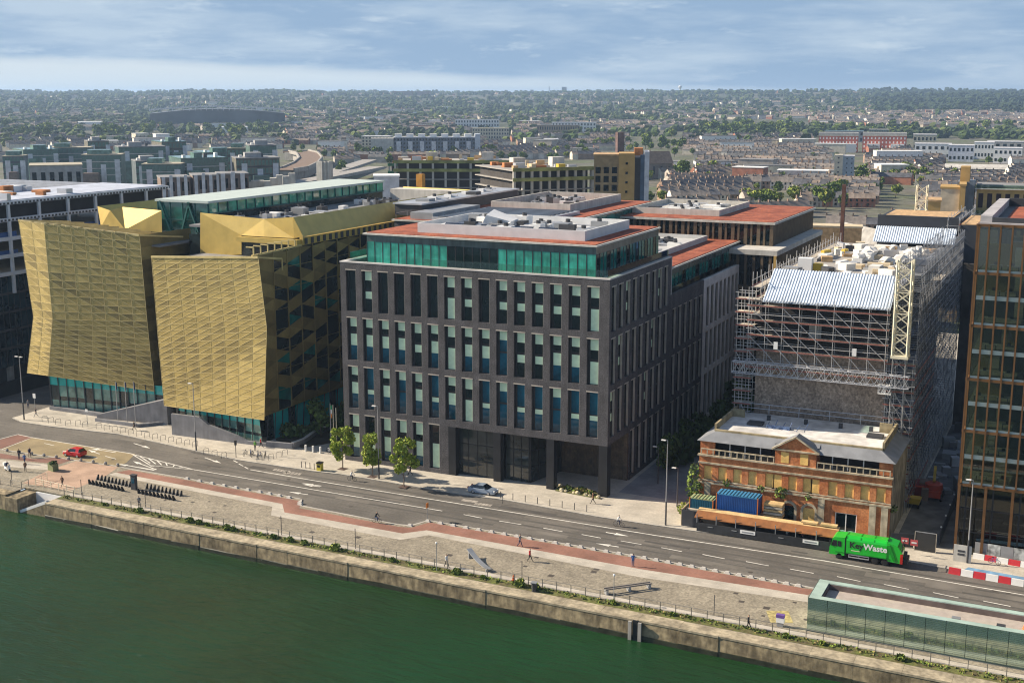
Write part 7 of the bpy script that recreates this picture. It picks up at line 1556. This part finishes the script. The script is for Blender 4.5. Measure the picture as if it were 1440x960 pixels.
# weeds and shrubs on the quay wall
for (x, y, s, l) in ((142, 712, .5, 'left end'), (195, 721, .9, 'below the bike dock'), (259, 737, 1.0, 'large cluster left'), (273, 739, .8, 'right of the large cluster'), (284, 742, .6, 'trailing the cluster'), (312, 747, 1.0, 'big round'), (322, 748, .8, 'beside the big round one'), (378, 760, .8, 'single'), (400, 765, .9, 'yellowish'), (420, 769, .8, 'grey green'), (465, 777, 1.2, 'bright tall'), (545, 793, .7, 'small bright'), (634, 812, 1.0, 'below the white topped person'), (672, 819, .6, 'low'), (726, 828, 1.2, 'broad'), (748, 833, .9, 'beside the dark bin'), (858, 853, .7, 'near the slatted bench'), (1263, 934, .9, 'before the pavilion'), (1103, 899, .7, 'by the purple box'), (940, 872, .5, 'by the ladder slot'), (1155, 908, .6, 'at the pavilion corner')):
    q = at(x, y, .12); rr = s*.62; y_ = rail_y(q.x)-.8
    tag(MB().leaves((0, 0, rr*.5), rr, int(120*s)+30, .22, (0, 1, 1, 3), .75, .1).build('shrub', gv, None, loc=(q.x, y_, .12)), l+' green shrub growing out of the quay wall top', 'shrub', 'shrubs on the quay wall')
b = MB()
for _ in range(900): x = U(-139, 12); b.leaves((x, rail_y(x)-U(.1, 1.2), .2), .22, 3, .2, (0, 1, 2, 3), .7, .0)
struct(b.build('quay_weeds', gv[:3]+[mat('dry_weed', (.26, .21, .08), .95)]), 'stuff')
# ---- right end: road works barriers, fences, yard
rw = [mat('barrier_red', (.5, .03, .04), .55), mat('barrier_white', (.72, .72, .7), .55)]
def barrier(p, q, n, label, group, first=0):
    a, c = at(*p, 0), at(*q, 0); d = (c-a)/n; ang = math.atan2(d.y, d.x); l = d.length
    for i in range(n):
        o = inst('water_barrier', MB().hexa([(0, -.25, 0), (l-.04, -.25, 0), (l-.04, .25, 0), (0, .25, 0), (.02, -.12, .8), (l-.06, -.12, .8), (l-.06, .12, .8), (.02, .12, .8)]).mesh('water_barrier', rw[(i+first) % 2]), None, a+d*i, ang); tag(o, ('red' if (i+first) % 2 == 0 else 'white')+' '+label, 'barrier', group)
barrier((1334, 805), (1440, 824), 6, 'plastic road barrier in the front line beside the road works', 'front road barriers'); barrier((1368, 785), (1452, 800), 5, 'plastic road barrier in the rear line before the glazed office', 'rear road barriers', 1)
q = [xy(p, .128) for p in ((1362, 797), (1440, 811), (1440, 820), (1350, 803))]; struct(MB().poly([(*p, .128) for p in q][::-1]).build('blue_surface', mat('blue_surface', (.16, .3, .45), .8, var=.25, sc=.8)))
o = thing('site_sign', 'pale grey site sign board with dark blocks of lettering before the glazed office', 'sign', at(1340, 788, .12)); wd_ = (at(1365, 792, .12)-at(1340, 788, .12)).length; MB().box(0, wd_, 0, .08, 0, 2.3).build('board', pale_concrete, o)
for k in range(2): MB().box(.5, wd_*.62, -.03, -.005, 1.35-.45*k, 1.62-.45*k).build('lettering_block', dark, o)
o = thing('site_fence', 'grey printed hoarding panels before the glazed office', 'fence', at(1370, 781, .12)); e = at(1462, 796, .12)-at(1370, 781, .12); n = 5
for k in range(n): p0, p1 = e*(k/n), e*((k+.97)/n); MB().bar(p0+Vector((0, 0, 1.0)), p1+Vector((0, 0, 1.0)), .06, 1.9).build('panel', (grey, mat('print_panel', (.35, .37, .36), .7, var=.6, sc=1.4))[k % 2], o)
o = thing('site_gate', 'dark mesh gate panel at the site road beside the glazed office', 'gate', at(1285, 773, .12)); w_ = (at(1316, 776, .12)-at(1285, 773, .12)).length; MB().box(0, w_, 0, .06, .1, 2.6).build('mesh_panel', mat('gate_dark', (.035, .035, .035), .8), o)
for x in (0, w_-.08): MB().box(x, x+.08, -.03, .09, 0, 2.7).build('post', plank, o)
MB().box(0, w_, -.02, .08, 2.6, 2.7).build('top_rail', grey, o)
o = thing('site_fence', 'dark sheeted fence behind the refuse lorry at the site entrance', 'fence', at(1252, 768, .12)); e = at(1284, 770, .12)-at(1252, 768, .12); MB().bar((0, 0, 1), e+Vector((0, 0, 1)), .06, 1.9).build('panel', dark, o)
for p, l in (((1267, 763), 'red and white notice on the site entrance fence'), ((1280, 766), 'smaller red and white notice on the site entrance fence')): o = thing('site_notice', l, 'sign', at(*p, 1.6)); MB().box(0, .95, -.05, 0, 0, .8).build('board', mat('notice_red', (.55, .1, .1), .6), o); MB().box(.15, .8, -.07, -.05, .3, .5).build('text_bar', white, o)
tele = mat('machine_red', (.5, .06, .02), .5); q = at(1312, 700, .12)
o = thing('boom_lift', 'red boom lift parked in the shaded site road', 'machine', q); MB().box(-1.2, 1.2, -1.6, 1.6, .5, 1.5).build('chassis', tele, o); MB().lathe([(1.3, 1.5), (1.3, 2.3), (.9, 2.5)], 12).build('turret', tele, o); MB().bar((0, 0, 2.6), (-.2, 2.5, 4.2), .4, .4).build('boom', ye, o)
for x in (-1.2, 1.2):
    for y in (-1.1, 1.1): MB().lathe([(.3, -.18), (.5, -.15), (.5, .15), (.3, .18)], 12).build('wheel', tyre, o, loc=(x, y, .5)).rotation_euler = (0, math.pi/2, 0)
o = thing('site_skip', 'dark red skip in the shaded site road beside the brick building', 'skip', at(1276, 697, .12)); MB().hexa([(0, 0, 0), (2.4, 0, 0), (2.4, 3, 0), (0, 3, 0), (-.3, -.3, 1.9), (2.7, -.3, 1.9), (2.7, 3.3, 1.9), (-.3, 3.3, 1.9)]).build('body', mat('skip_red', (.22, .02, .02), .6), o); MB().box(-.3, 2.7, -.34, -.28, 1.7, 1.95).build('rim', tele, o)
o = thing('dumper', 'yellow dumper in front of the dark red skip', 'machine', at(1276, 714, .12)); MB().hexa([(0, 0, .7), (1.6, 0, .7), (1.6, 1.5, .7), (0, 1.5, .7), (-.2, -.4, 1.7), (1.8, -.4, 1.7), (1.8, 1.6, 1.5), (-.2, 1.6, 1.5)]).build('tub', ye, o); MB().box(.2, 1.4, 1.5, 2.8, .5, 1.2).build('engine', ye, o)
for x in (.1, 1.5):
    for y in (.4, 2.3): MB().lathe([(.25, -.15), (.45, -.13), (.45, .13), (.25, .15)], 12).build('wheel', tyre, o, loc=(x, y, .45)).rotation_euler = (0, math.pi/2, 0)
r = random.Random(31); sm_ = [MB().box(-.5, .5, -.5, .5, 0, 1).mesh('material_stack', m) for m in (plank, steel, dark, grey, brownw)]
for k in range(26): o = inst('material_stack', r.choice(sm_), None, (r.uniform(-21, -16), r.uniform(186, 232), .12), r.uniform(0, .4)); o.scale = (r.uniform(.8, 2.6), r.uniform(.8, 3), r.uniform(.3, 2.2)); tag(o, 'stack of building material along the dark site road', 'materials', 'material stacks in the site road')
struct(MB().box(-22, -14.5, 168, 300, .12, .127).build('site_road', mat('site_road', (.14, .14, .14), .9, var=.3, sc=.4)))
o = thing('site_fence', 'long low mesh fence with white lights along the site road', 'fence', (-16.3, 169, .12))
for k in range(14): MB().box(-.04, .04, k*2.6, k*2.6+2.5, .1, 1.9).build('panel', dark, o)
for k in range(6): MB().blob((-.1, 2+k*5.2, 2.0), .14, 6, 4, 0, 0).build('lamp', white, o)
tag(MB().box(-22, -14, 0, 1, 0, 30).build('rear_building', mat('site_backdrop', (.06, .055, .05), .9, var=.4, sc=.3), None, loc=(0, 236, 0)), 'dark unfinished floors closing the end of the site road', 'building site')
